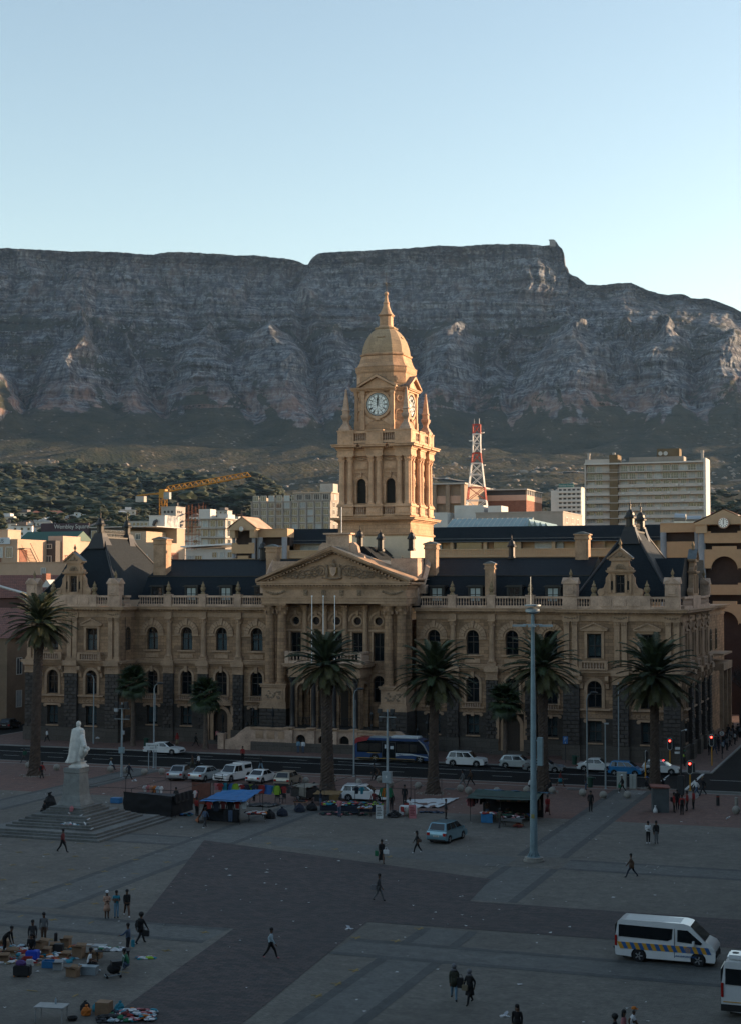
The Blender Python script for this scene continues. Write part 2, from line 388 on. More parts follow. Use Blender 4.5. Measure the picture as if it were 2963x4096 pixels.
def voussoirs(o,w,sp,r0,r1,n,dy):
 k=(w,r0,r1,n)
 for i in range(n):
  a0,a1=math.pi*i/n+.018,math.pi*(i+1)/n-.018
  kk=(k,i)
  if kk not in VOU:
   key=i==n//2;m=MB()
   m.prism(arc(0,sp,r1+(.22 if key else 0.0),a0,a1,3)+arc(0,sp,r0,a1,a0,3),-.14-(.1 if key else .0),.1,'y');VOU[kk]=m.mesh('voussoir',sandtrim)
  ob('voussoir',VOU[kk],o,(0,dy,0))
BLK={}
blk_count=[0]
def pier(cx,y,w,z0,z1,F=front,single=True,d=.5):
 """a pier of rock-faced dark blocks in staggered courses"""
 p=MB();p.box(cx-w/2+.04,cx+w/2-.04,y+.06,y+d+.5,z0,z1)
 if F is not front:to_side(p,F.xw,F.y0)
 o=p.build('stone_pier',basaltw,hall)
 rows=max(1,round((z1-z0)/.46));hh=(z1-z0)/rows;rb=random.Random(int(cx*31+y*7+z0));jm=MB()
 for r in range(rows):
  cuts=[0,.5,1]if r%2 else[0,.28,.74,1]
  for a,b in zip(cuts,cuts[1:]):
   bw=(b-a)*w-.03
   key=(round(bw,2),round(hh,2))
   if key not in BLK:
    m=MB();x,z,e=bw/2,hh/2-.015,.05
    m.hull2([(-x,0,-z),(x,0,-z),(x,0,z),(-x,0,z)][::-1],[(-x+e,-.1,-z+e),(x-e,-.1,-z+e),(x-e,-.1,z-e),(-x+e,-.1,z-e)][::-1])
    BLK[key]=(m.mesh('stone_block',basalt),m)
   loc,rz=F((cx-w/2+(a+b)/2*w,y+.07+rb.uniform(-.025,.02),z0+(r+.5)*hh))
   if single and blk_count[0]<300:ob('stone_block',BLK[key][0],o,loc,rz);blk_count[0]+=1
   else:
    i0=len(jm.v);jm.add(BLK[key][1].v,BLK[key][1].f);jm.xf(Matrix.Translation(loc)@Matrix.Rotation(rz,4,'Z'),i0)
 if jm.v:tag(jm.build('stone_block',basalt,o),kind='stuff')
 return o
side_frame_cls=side_frame
def mkF(xw,y0):
 F=side_frame(xw,y0);F.xw,F.y0=xw,y0;return F
def columnmesh(name,r,h,m,cap=True,base=True):
 k=MB();z=0
 pr=[(r*1.35,0),(r*1.35,.12),(r*1.2,.16),(r*1.25,.24),(r*1.05,.3)]if base else[]
 pr+=[(r,.34),(r,h*.35),(r*.86,h-r*2.3)]
 k.lathe(pr,14)
 if cap:
  zc=h-r*2.3
  k.lathe([(r*.95,zc),(r*.9,zc+.05),(r*1.0,zc+r*.6),(r*1.2,zc+r*1.1),(r*1.02,zc+r*1.15),(r*1.3,zc+r*1.85)],14)
  k.box(-r*1.35,r*1.35,-r*1.35,r*1.35,zc+r*1.85,h)
  for a in range(8):
   an=a*math.pi/4+.2
   k.cb(r*1.12*math.cos(an),r*1.12*math.sin(an),zc+r*(.55 if a%2 else 1.2),r*.42,r*.42,r*.6)
 return k.mesh(name,m,auto=.6)
COLW=columnmesh('column',.36,5.1,sandtrim)
def cornice(mb,x0,x1,y,prof,ret=(True,True),back=.4):
 """stack of moulded courses (z0, z1, projection) in front of y; returns at the ends where free"""
 for z0,z1,p in prof:mb.box(x0-(p if ret[0]else 0),x1+(p if ret[1]else 0),y-p,y+back,z0,z1)
 return mb
TOPC=[(16.35,16.62,.12),(16.62,17.02,.06),(17.02,17.2,.22),(17.2,17.36,.34),(17.36,17.62,.82),(17.62,17.76,.95)]
MIDC=[(10.0,10.18,.16),(10.18,10.34,.32),(10.34,10.58,.58),(10.58,10.68,.68)]
def dentils(x0,x1,y,z0,z1,d,step,w):
 m=MB();n=int((x1-x0)/step)
 for i in range(n):m.box(x0+(i+.5)*step-w/2,x0+(i+.5)*step+w/2,y-d,y+.05,z0,z1)
 return m
def balustrade(x0,x1,y,n,F=front,z=17.78,parent=hall,k=1.0):
 r=MB().box(x0,x1,y-.2,y+.2,z,z+.3);q=MB().box(x0,x1,y-.2,y+.2,z+1.16,z+1.42)
 if F is not front:to_side(r,F.xw,F.y0);to_side(q,F.xw,F.y0)
 o=r.build('balustrade',sandpale,parent);q.build('handrail',sandpale,o)
 for i in range(n):
  loc,rz=F((x0+(i+.5)*(x1-x0)/n,y,z+.3));ob('baluster',BAL,o,loc,rz,scale=(1.15,1.15,1.012))
 return o
def pedestal(cx,y,w=1.0,F=front,urn=True,z=17.77):
 m=MB();m.box(cx-w/2,cx+w/2,y-.3,y+.3,z,z+1.45);m.box(cx-w/2-.06,cx+w/2+.06,y-.36,y+.36,z+1.45,z+1.6)
 m.box(cx-w/2+.18,cx+w/2-.18,y-.34,y-.29,z+.4,z+1.15)
 if F is not front:to_side(m,F.xw,F.y0)
 o=m.build('parapet_pedestal',sandpale,hall)
 if urn:
  loc,rz=F((cx,y,z+1.6));ob('urn',URN,o,loc,rz,scale=.92)
 return o
def keyband(mb,x0,x1,y,z0,z1):
 n=max(1,int((x1-x0)/.55))
 for i in range(n):
  a=x0+i*(x1-x0)/n;w=(x1-x0)/n
  mb.box(a+.05,a+w-.12,y-.035,y+.05,z1-.07,z1);mb.box(a+.05,a+.12,y-.03,y+.05,z0+.07,z1-.07)
  mb.box(a+.2,a+w-.05,y-.035,y+.05,z0,z0+.07);mb.box(a+.2,a+.27,y-.03,y+.05,z0+.07,z0+.26)
def flush(name,mb,m,F):
 if not mb.v:return
 if F is not front:to_side(mb,F.xw,F.y0)
 o=hpart(name,MB().add(mb.v,mb.f),m);mb.v,mb.f,mb.m=[],[],[];return o
def wing_bays(centres,x0,x1,y,F=front,doorbay=None,curtains=True,urns=True,tag_='wing'):
 """a run of three-storey bays"""
 cs=list(centres);eds=[x0]+[(a+b)/2 for a,b in zip(cs,cs[1:])]+[x1]
 up=MB();lo=MB();gr=MB();tr=MB();kb=MB()
 for i,c in enumerate(cs):
  a,b=eds[i],eds[i+1]
  if doorbay==i:
   opening(lo,a,b,.1,5.0,c,2.0,.1,4.55,True,y,y+.7)
   half_ring(tr,c,3.55,1.0,1.45,y-.22,y+.1);tr.box(c-1.45,c-1.0,y-.22,y+.1,.1,3.55);tr.box(c+1.0,c+1.45,y-.22,y+.1,.1,3.55)
   tr.box(c-1.75,c+1.75,y-.6,y+.1,5.0,5.3);tr.prism([(c-1.85,5.3),(c+1.85,5.3),(c,6.0)],y-.65,y+.1)
   for s_ in(-1,1):tr.box(c+s_*1.72-.18,c+s_*1.72+.18,y-.45,y+.1,.5,5.0)
   d=MB();d.prism([(c-1.0,.12),(c+1.0,.12)]+arc(c,3.55,1.0,0,math.pi,10),y+.45,y+.52)
   dd=d.build('door',doorwood,hall)
   st=MB();[st.box(c-1.9-k*.3,c+1.9+k*.3,y-.9-k*.32,y-.01,.12+.0*k,.5-k*.12)for k in range(3)]
   hpart('door_step',st,granite)
  else:
   opening(lo,a,b,1.9,5.0,c,1.55,2.25,4.75,False,y,y+.7)
   o=window(c,2.25,1.55,2.5,y+.42,False,'blind',F)
   tr.box(c-1.02,c+1.02,y-.1,y+.1,4.75,4.98);tr.box(c-.18,c+.18,y-.2,y+.1,4.55,5.0)
   for s_ in(-1,1):tr.lathe([(.22,0),(.22,.14)],10,(0,0,0));i0=len(tr.v)-20;tr.xf(Matrix.Translation((c+s_*1.08,y-.02,4.75))@Matrix.Rotation(R(90),4,'X'),i0)
   flush('window_head',tr,sandtrim,F);tr.box(c-.9,c+.9,y-.12,y+.2,2.08,2.24)
  flush('door_surround' if doorbay==i else 'window_surround',tr,sandtrim,F)
  opening(up,a,b,5.0,10.2,c,1.65,6.25,9.45,True,y+.02,y+.7)
  o=window(c,6.25,1.65,3.2,y+.45,True,'plain',F)
  half_ring(tr,c,8.62,.83,1.13,y-.1,y+.08);tr.box(c-1.13,c-.83,y-.1,y+.08,6.2,8.62);tr.box(c+.83,c+1.13,y-.1,y+.08,6.2,8.62)
  tr.box(c-.2,c+.2,y-.3,y+.08,9.2,9.95);tr.box(c-1.5,c+1.5,y-.28,y+.1,5.5,5.64)
  tr.box(c-1.2,c+1.2,y-.25,y+.1,6.14,6.25)
  for q in range(7):
   loc,rz=F((c-.9+q*.3,y-.1,5.63));ob('baluster',BAL,hall,loc,rz,scale=(1,1,.6))
  flush('window_surround',tr,sandtrim,F);keyband(kb,a+.9,b-.9,y,5.06,5.44)
  opening(up,a,b,10.2,16.4,c,1.6,12.05,15.05,True,y+.02,y+.7)
  o=window(c,12.05,1.6,3.0,y+.45,True,'curtain' if curtains else 'plain',F)
  voussoirs(o,1.6,2.2,1.08,1.72,11,-.5)
  half_ring(tr,c,14.25,.8,1.02,y-.08,y+.08)
  tr.box(c-1.72,c-.82,y-.16,y+.08,13.9,14.22);tr.box(c+.82,c+1.72,y-.16,y+.08,13.9,14.22)
  tr.box(c-1.3,c+1.3,y-.16,y+.08,11.85,12.04);tr.box(c-.95,c+.95,y-.09,y+.08,11.05,11.55);tr.box(a,b,y-.06,y+.08,10.72,10.9)
  for s_ in(a,c+.85),(c-.85,b):pass
  tr.box(a,c-.82,y-.05,y+.05,13.88,14.0);tr.box(c+.82,b,y-.05,y+.05,13.88,14.0)
  flush('window_surround',tr,sandtrim,F)
  if doorbay==i:gr.box(a,c-1.5,y-.22,y+.5,.1,1.9);gr.box(c+1.5,b,y-.22,y+.5,.1,1.9)
  else:gr.box(a,b,y-.22,y+.5,.1,1.9)
  bk=MB().box(a,b,y+1.3,y+1.4,.1,16.4)
  if F is not front:to_side(bk,F.xw,F.y0)
  hpart('room_back',bk,recess_dark);flush('granite_plinth',gr,granite,F)
 if F is not front:
  for k in(up,lo,kb):to_side(k,F.xw,F.y0)
 hpart('upper_wall',up,sand);hpart('basement_wall',lo,basaltw);tag(hpart('key_pattern_frieze',kb,sandtrim),kind='stuff')
 cm=MB();cornice(cm,x0,x1,y,TOPC,(False,False));cornice(cm,x0,x1,y,MIDC,(False,False))
 dm=dentils(x0,x1,y,17.2,17.36,.52,.42,.2);dm2=dentils(x0,x1,y,17.06,17.19,.30,.24,.13)
 dm.add(dm2.v,dm2.f)
 if F is not front:to_side(cm,F.xw,F.y0);to_side(dm,F.xw,F.y0)
 hpart('cornice',cm,sandtrim);tag(hpart('dentil_course',dm,sandtrim),kind='stuff')
 return eds
LW=[-26.3,-21.3,-16.3,-11.3];RW=[12.5,17.45,22.4,27.2]
for cs,x0,x1,db in((LW,-28.9,-9.0,2),(RW,10.2,29.7,2)):
 eds=wing_bays(cs,x0,x1,0.0,doorbay=db,curtains=(cs is LW))
 for e in eds[1:-1]:
  pier(e,-.42,1.5,1.9,9.0)
  t=MB();t.box(e-.8,e+.8,-.52,.1,9.0,9.2);t.box(e-.72,e+.72,-.45,.1,9.2,10.1);t.box(e-.8,e+.8,-.55,.1,9.75,9.95)
  t.box(e-.9,e+.9,-.75,.1,10.0,10.7);t.box(e-.55,e+.55,-.42,.1,10.7,11.2)
  hpart('frieze_block',MB().box(e-.45,e+.45,-.38,.1,16.3,17.0),sandtrim)
  for q in range(4):t.lathe([(.09,0),(.09,.06)],8);t.xf(Matrix.Translation((e-.45+q*.3,-.44,9.5))@Matrix.Rotation(R(90),4,'X'),len(t.v)-16)
  hpart('pier_capital',t,sandtrim)
  g=MB().box(e-.85,e+.85,-.62,.1,.1,1.9);hpart('granite_plinth',g,granite)
  ob('column',COLW,hall,(e,-.12,11.2))
  pedestal(e,-.35)
 bx=[x0+.2]+[e for e in eds[1:-1]]+[x1-.2]
 for a,b in zip(bx,bx[1:]):balustrade(a+.55,b-.55,-.35,11)
 ro=MB()
 xa_,xb_=(x0-.2,x1+5)if cs is LW else(x0-5,x1+1.5)
 ro.add([(xa_,.9,17.7),(xb_,.9,17.7),(xb_,4.0,21.7),(xa_,4.0,21.7),(xb_,9.5,24.0),(xa_,9.5,24.0),(xb_,18,20),(xa_,18,20)],[(0,1,2,3),(3,2,4,5),(5,4,6,7),(0,3,5,7),(1,6,4,2)])
 rf=hpart('roof',ro,slate)
 fl=MB().box(xa_,xb_,3.9,4.12,21.66,21.76).box(xa_,xb_,9.35,9.65,23.96,24.1).build('roof_flashing',darklead,rf)
 hpart('gutter',MB().box(x0,x1,.1,1.2,17.6,17.78),lead)
 for i,c in enumerate(cs):
  d=MB();yy=1.35
  d.box(c-.78,c+.78,yy,4.2,18.5,20.3);d.box(c-1.15,c+1.15,yy-.35,4.4,20.3,20.44);d.box(c-.95,c+.95,yy-.22,4.3,20.44,20.56)
  d.box(c-.95,c-.72,yy-.12,yy+.3,18.3,20.3);d.box(c+.72,c+.95,yy-.12,yy+.3,18.3,20.3)
  dm=hpart('dormer',d,darklead)
  for s_ in(-1,1):MB().box(c+s_*.33-.27,c+s_*.33+.27,yy-.06,yy-.01,18.6,20.15).build('dormer_window',blind if(i+(cs is RW))%3 else glassd,dm)
  MB().box(c-.05,c+.05,yy-.1,yy-.02,18.6,20.15).box(c-.62,c+.62,yy-.1,yy-.02,19.35,19.42).build('dormer_bar',darklead,dm)
def aedicule(cx,y,F=front):
 """scrolled gable with a window and a small pediment"""
 m=MB();z0=19.3;yb=y+.7
 opening(m,cx-1.35,cx+1.35,z0,22.0,cx,1.05,z0+.35,21.75,False,y,yb)
 for s_ in(-1,1):
  for q in(.68,1.2):m.box(cx+s_*q-.12,cx+s_*q+.12,y-.14,y,z0+.3,21.8)
  m.prism([(cx+s_*1.35,z0)]+[(cx+s_*x,z)for x,z in((2.55,z0),(2.62,z0+.4),(2.35,z0+.75),(1.95,z0+1.0),(1.72,z0+1.5),(1.7,z0+2.1),(1.35,z0+2.6))],y+.05,yb-.05)
  m.lathe([(.42,0),(.42,.75)],12);m.xf(Matrix.Translation((cx+s_*2.25,yb+.02,z0+.45))@Matrix.Rotation(R(90),4,'X'),len(m.v)-24)
  m.prism([(cx+s_*.9,22.25),(cx+s_*1.55,22.25),(cx+s_*1.5,22.55),(cx+s_*1.15,22.75),(cx+s_*1.0,23.3),(cx+s_*.9,23.5)],y+.1,yb-.05)
 m.box(cx-1.55,cx+1.55,y-.22,yb+.05,22.0,22.12);m.box(cx-1.65,cx+1.65,y-.3,yb+.1,22.12,22.28)
 m.box(cx-1.0,cx+1.0,y,yb,22.28,23.4);m.box(cx-1.25,cx+1.25,y-.18,yb+.05,23.4,23.58)
 m.prism([(cx-1.4,23.58),(cx+1.4,23.58),(cx,24.75)],y-.05,yb)
 for s_ in(-1,1):m.prism([(cx+s_*1.5,23.55),(cx+s_*1.5,23.72),(cx,24.95),(cx,24.72)],y-.22,yb+.08)
 if F is not front:to_side(m,F.xw,F.y0)
 o=hpart('gable',m,sandtrim)
 sh=MB();half_ring(sh,cx,22.4,.42,.62,y-.12,y+.05,10)
 for q in range(7):
  a=math.pi*(q+.5)/7;sh.prism([(cx,22.4),(cx+.4*math.cos(a-.13),22.4+.4*math.sin(a-.13)),(cx+.4*math.cos(a+.13),22.4+.4*math.sin(a+.13))],y-.1,y+.02)
 sh.ico((cx,y-.08,24.05),.3,(1,.5,1),2,.15);sh.ico((cx-.45,y-.06,23.85),.18,(1.3,.5,.8),1,.2);sh.ico((cx+.45,y-.06,23.85),.18,(1.3,.5,.8),1,.2)
 if F is not front:to_side(sh,F.xw,F.y0)
 sh.build('shell_carving',carve,o)
 lr=MB()
 for s_ in(-1,1):lr.add([(cx+s_*1.55,y-.27,23.735),(cx+s_*1.55,yb+.12,23.735),(cx,yb+.12,24.97),(cx,y-.27,24.97)],[(0,1,2,3)])
 if F is not front:to_side(lr,F.xw,F.y0)
 lr.build('lead_capping',lead,o)
 loc,rz=F((cx,y+.3,24.85));ob('finial',PEG,o,loc,rz)
 fr,gl,cu=win_meshes(1.05,2.1,False,'curtain');loc,rz=F((cx,y+.35,z0+.35))
 w_=ob('window',fr,o,loc,rz);ob('pane',gl,hall,loc,rz)
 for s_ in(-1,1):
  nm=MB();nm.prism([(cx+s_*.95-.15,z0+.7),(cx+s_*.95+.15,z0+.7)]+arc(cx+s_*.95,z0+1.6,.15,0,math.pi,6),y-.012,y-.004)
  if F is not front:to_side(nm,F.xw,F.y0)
  nm.build('niche_shade',recess_dark,o)  # flat dark panel painted as the shade of a niche, no recess
 return o
def corner_ped(cx,y,F=front):
 m=MB();m.box(cx-.8,cx+.8,y-.5,y+.9,19.25,20.7);m.box(cx-.95,cx+.95,y-.62,y+1.0,20.7,20.85)
 m.prism([(cx-.95,20.85),(cx+.95,20.85),(cx,21.45)],y-.6,y+.98);m.box(cx-.45,cx+.45,y-.58,y-.5,19.5,20.4)
 m.prism([(y-.62,20.85),(y+1.0,20.85),(y+.19,21.45)],cx-.96,cx+.96,'x')
 if F is not front:to_side(m,F.xw,F.y0)
 o=hpart('corner_pedestal',m,sandpale);loc,rz=F((cx,y+.2,21.35));ob('finial',PEG,o,loc,rz)
def pilaster(mb,x,y,z0,z1,w=.62,d=.2):
 mb.box(x-w/2,x+w/2,y-d,y+.05,z0+.25,z1-.6);mb.box(x-w/2-.08,x+w/2+.08,y-d-.07,y+.05,z0,z0+.25)
 mb.box(x-w/2-.03,x+w/2+.03,y-d-.04,y+.05,z1-.6,z1-.5);mb.box(x-w/2-.1,x+w/2+.1,y-d-.1,y+.05,z1-.12,z1)
 for k in range(4):mb.cb(x-w*.45+k*w*.3,y-d-.05,z1-.3,w*.2,.12,.3)
def pav_bays(cs,x0,x1,y,F=front,pils=(),piers_=(),single=True,top=True,skip_first=False):
 eds=[x0]+[(a+b)/2 for a,b in zip(cs,cs[1:])]+[x1]
 up=MB();lo=MB();gr=MB();tr=MB();kb=MB();bk=MB()
 for i,c in enumerate(cs):
  a,b=eds[i],eds[i+1]
  opening(lo,a,b,1.9,5.0,c,1.6,2.2,4.75,False,y,y+.7);window(c,2.2,1.6,2.55,y+.42,False,'blind',F)
  tr.box(c-1.02,c+1.02,y-.1,y+.1,4.75,4.98);hpart('window_sill',(to_side(MB().box(c-.95,c+.95,y-.12,y+.2,2.02,2.2),F.xw,F.y0)if F is not front else MB().box(c-.95,c+.95,y-.12,y+.2,2.02,2.2)),sandtrim)
  for s_ in(-1,1):tr.lathe([(.24,0),(.24,.14)],10);tr.xf(Matrix.Translation((c+s_*1.08,y-.02,4.75))@Matrix.Rotation(R(90),4,'X'),len(tr.v)-20)
  flush('window_surround',tr,sandtrim,F)
  opening(up,a,b,5.0,10.2,c,1.7,6.25,9.4,True,y+.02,y+.7);window(c,6.25,1.7,3.15,y+.45,True,'plain',F)
  half_ring(tr,c,8.55,.85,1.2,y-.12,y+.08);tr.box(c-1.2,c-.85,y-.12,y+.08,6.2,8.55);tr.box(c+.85,c+1.2,y-.12,y+.08,6.2,8.55)
  tr.box(c-1.9,c+1.9,y-.3,y+.1,5.95,6.15)
  for s_ in(-1,1):
   tr.prism([(y-.85,9.95),(y-.85,9.5),(y-.6,9.2),(y-.35,9.1),(y-.25,8.5),(y+.1,8.4),(y+.1,9.95)],c+s_*1.55-.2,c+s_*1.55+.2,'x')
  flush('window_surround',tr,sandtrim,F);keyband(kb,c-2.0,c+2.0,y,5.1,5.5)
  opening(up,a,b,10.2,16.4,c,1.65,12.0,14.85,False,y+.02,y+.7);window(c,12.0,1.65,2.85,y+.45,False,'curtain' if i else 'blind',F)
  tr.box(c-1.15,c-.85,y-.12,y+.08,12.0,14.9);tr.box(c+.85,c+1.15,y-.12,y+.08,12.0,14.9);tr.box(c-1.2,c+1.2,y-.14,y+.08,14.9,15.2)
  tr.box(c-1.55,c+1.55,y-.36,y+.08,15.2,15.36);tr.prism([(c-1.55,15.36),(c+1.55,15.36),(c,16.05)],y-.2,y+.08)
  for s_ in(-1,1):tr.prism([(c+s_*1.62,15.34),(c+s_*1.62,15.5),(c,16.2),(c,16.02)],y-.38,y+.08)
  flush('window_surround',tr,sandtrim,F)
  tr.box(c-1.7,c+1.7,y-.85,y+.1,10.68,10.86);tr.box(c-1.7,c+1.7,y-.85,y-.6,11.55,11.75)
  for s_ in(-1,1):tr.box(c+s_*1.5-.2,c+s_*1.5+.2,y-.87,y-.55,10.86,11.55);tr.box(c+s_*1.5-.2,c+s_*1.5+.2,y-.6,y+.05,11.5,11.75)
  for q in range(7):
   loc,rz=F((c-1.05+q*.35,y-.72,10.86));ob('baluster',BAL,hall,loc,rz,scale=(1,1,.82))
  flush('window_balcony',tr,sandtrim,F);gr.box(a,b,y-.25,y+.5,.1,1.9);bk.box(a,b,y+1.3,y+1.4,.1,16.4)
 for p in pils:
  pilaster(tr,p,y,10.9,16.35);tr.box(p-.5,p+.5,y-.28,y+.05,10.66,10.92);flush('pilaster',tr,sandtrim,F)
 if F is not front:
  for k in(up,lo,gr,kb,bk):to_side(k,F.xw,F.y0)
 hpart('upper_wall',up,sand);hpart('basement_wall',lo,basaltw);hpart('granite_plinth',gr,granite);
 tag(hpart('key_pattern_frieze',kb,sandtrim),kind='stuff');hpart('room_back',bk,recess_dark)
 for p,w in piers_:
  if w<0:continue
  pier(p,y-.45,w,1.9,9.0,F,single)
  t=MB();t.box(p-w/2,p+w/2,y-.24,y+.05,16.3,17.0);flush('frieze_block',t,sandtrim,F);t.box(p-w/2-.08,p+w/2+.08,y-.55,y+.05,9.0,9.18);t.box(p-w/2,p+w/2,y-.47,y+.05,9.18,10.05)
  t.box(p-w/2-.1,p+w/2+.1,y-.8,y+.05,10.0,10.69);t.box(p-w/2,p+w/2,y-.32,y+.05,10.69,10.95)
  for q in range(int(w/.3)):t.lathe([(.09,0),(.09,.06)],8);t.xf(Matrix.Translation((p-w/2+.2+q*.3,y-.46,9.55))@Matrix.Rotation(R(90),4,'X'),len(t.v)-16)
  g=MB().box(p-w/2-.08,p+w/2+.08,y-.65,y,.1,1.9)
  sw=MB()
  for k in range(6):
   xx=p-w*.36+w*.72*k/5;sw.ico((xx,y-.28,16.78-.13*math.sin(math.pi*k/5)),.12,(1,.5,.9),1,.2)
  if F is not front:to_side(t,F.xw,F.y0);to_side(g,F.xw,F.y0);to_side(sw,F.xw,F.y0)
  hpart('pier_capital',t,sandtrim);hpart('granite_plinth',g,granite);hpart('swag_carving',sw,carve)
 cm=MB();rt=(F is front,True);cornice(cm,x0,x1,y,TOPC,rt);cornice(cm,x0,x1,y,MIDC,rt)
 dm=dentils(x0,x1,y,17.2,17.36,.55,.42,.2)
 if F is not front:to_side(cm,F.xw,F.y0);to_side(dm,F.xw,F.y0)
 hpart('cornice',cm,sandtrim);tag(hpart('dentil_course',dm,sandtrim),kind='stuff')
def pavilion(xc,x0,x1,cs,side):
 y=-4.0;m0=(cs[0]+cs[1])/2
 pav_bays(cs,x0,x1,y,pils=(x0+.45,x0+1.4,m0-.42,m0+.42,x1-1.4,x1-.45),piers_=((x0+1.0,2.0),(m0,1.9),(x1-1.0,2.0)))
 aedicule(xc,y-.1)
 for c in(x0+.9,x1-.9):corner_ped(c,y+.1)
 for s_ in(-1,1):
  pp=MB().box(xc+s_*3.1-.4,xc+s_*3.1+.4,y-.28,y+.3,17.76,19.3);q=hpart('parapet_pedestal',pp,sandpale);ob('urn',URN,q,(xc+s_*3.1,y,19.3),scale=.98)
  balustrade(*sorted((xc+s_*3.5,(x1 if s_>0 else x0)-s_*1.75)),y,5)
 pm=MB().box(xc-2.7,xc+2.7,y-.25,y+.4,17.76,19.3).box(x0,x0+1.75,y-.28,y+.4,17.76,19.25).box(x1-1.75,x1,y-.28,y+.4,17.76,19.25)
 for q in(-1.7,0,1.7):pm.box(xc+q-.7,xc+q+.7,y-.32,y,18.1,18.95)
 hpart('parapet',pm,sandpale)
 ro=MB();bx0,bx1=x0+.9,x1-.9;ya,yb=y+1.0,17.0;za=18.6
 ro.add([(bx0,ya,za),(bx1,ya,za),(bx1,yb,za),(bx0,yb,za),(xc-.5,2.9,27.0),(xc+.5,2.9,27.0),(xc+.5,10.4,27.0),(xc-.5,10.4,27.0)],[(0,1,5,4),(1,2,6,5),(2,3,7,6),(3,0,4,7),(4,5,6,7)])
 rf=hpart('pavilion_roof',ro,slate)
 hips=MB()
 for a,b in(((bx0,ya,za),(xc-.5,2.9,27.0)),((bx1,ya,za),(xc+.5,2.9,27.0)),((bx1,yb,za),(xc+.5,10.4,27.0))):hips.tube([a,b],.16,6)
 hips.box(xc-.62,xc+.62,2.7,10.6,26.95,27.15)
 hips.build('hip_flashing',darklead,rf)
 for yy in(2.9,10.4):
  k=MB();sq=[(1,1),(-1,1),(-1,-1),(1,-1)]
  k.lathe([(1.35,25.5),(1.05,26.3),(.75,27.1),(.62,27.6)],c=(xc,yy,0),sq=sq)
  k.lathe([(.66,27.6),(.66,27.75),(.5,27.8),(.5,28.6),(.72,28.62),(.74,28.8),(.55,29.0),(.48,29.3),(.3,29.55),(.1,29.7),(.07,30.1),(.13,30.15),(.12,30.3),(.04,30.4),(.02,30.9)],8,(xc,yy,0))
  k.build('roof_cupola',darklead,rf)
 cr=MB()
 for i in range(22):
  yy=3.7+i*.29;cr.box(xc-.03,xc+.03,yy-.03,yy+.03,27.15,28.0);cr.add([(xc,yy-.1,27.9),(xc,yy+.1,27.9),(xc,yy,28.25)],[(0,1,2)])
 cr.box(xc-.03,xc+.03,3.6,9.9,27.6,27.68);cr.box(xc-.03,xc+.03,3.6,9.9,27.25,27.32);cr.build('iron_cresting',darklead,rf)
 lr=MB();lr.prism([(y+3.0,18.6),(y+9,23.8),(22,23.8),(24,18.6)],xc+(1.0 if side>0 else-6.2),xc+(6.2 if side>0 else-1.0),'x');lr.build('lower_roof',slate,rf)
pavilion(-35.85,-42.9,-28.9,(-38.9,-33.1),-1)
pavilion(36.4,29.6,43.3,(33.3,39.5),1)
for xa,xb in((-29.6,-28.92),(29.62,30.3)):
 hpart('return_wall',MB().box(xa,xb,-3.4,1.0,1.9,16.4),sand);hpart('return_plinth',MB().box(xa-.01,xb+.01,-3.3,1.0,.1,1.9),granite)
 sgn=1 if xa<0 else-1;xe=xb if sgn>0 else xa
 rc=MB()
 for q_ in(TOPC,MIDC):
  for z0,z1,p in q_:rc.box(min(xe,xe+sgn*p),max(xe,xe+sgn*p),-4.0,-.2,z0+.002,z1-.002)
  flush('return_cornice',rc,sandtrim,front)
 if sgn>0:
  rw=ob('window',win_meshes(1.1,3.0,True,'plain')[0],hall,(xe+.02,-1.9,12.05),math.pi/2);ob('pane',win_meshes(1.1,3.0,True,'plain')[1],rw)
  ob('window',win_meshes(1.1,3.1,True,'plain')[0],hall,(xe+.02,-1.9,6.25),math.pi/2)
 balustrade(0,1.7,0,5,mkF(xe-sgn*.3,-2.6))
Fs=mkF(43.3,-4.0)
pav_bays((3.7,9.6,15.5,21.0),.72,24.4,0.0,F=Fs,pils=(.6,1.5,6.2,7.1,12.1,13.0,17.8,18.7,23.0,23.9),piers_=((6.65,1.9),(12.55,1.9),(18.25,1.9),(23.4,1.8)),single=False)
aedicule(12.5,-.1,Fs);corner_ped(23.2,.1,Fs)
for a,b,n in((2.0,9.2,16),(15.8,22.0,14)):balustrade(a,b,0,n,Fs)
hpart('parapet',to_side(MB().box(9.2,15.8,-.25,.4,17.76,19.3),43.3,-4.0),sandpale)
hpart('west_wall',MB().box(-42.88,-42.2,-3.3,20.4,.1,17.7),sand)
hpart('rear_block',MB().box(-41.5,41.9,20.4,50,.1,17.4),sand)
cm=MB();[cm.box(38,41.9+p,20.5,50,z0,z1)for z0,z1,p in TOPC];hpart('cornice',cm,sandtrim)
F2=mkF(41.9,24.0);balustrade(0,10,.2,22,F2)
p2=MB()
for k,c in enumerate((4,10,16)):
 loc,rz=F2((c,-.04,11.5));w_=ob('window',win_meshes(1.6,3.0,True,'plain')[0],hall,loc,rz);ob('pane',win_meshes(1.6,3.0,True,'plain')[1],w_)
hpart('side_porch',MB().box(41.92,44.6,26,36,9.2,10.2).box(41.92,44.6,26,36,11.2,11.45).box(44.0,44.5,26.1,26.6,.1,9.2).box(44.0,44.5,30.8,31.3,.1,9.2).box(44.0,44.5,35.3,35.8,.1,9.2),sandtrim)
PX=0.55
pc=MB();yw=-1.4
wins=[-5.3,-2.52,.25,3.02,5.8];pil=[-4.0,-1.3,1.4,4.1]
eds=[-7.2]+[(a+b)/2 for a,b in zip(wins,wins[1:])]+[8.3]
tr=MB()
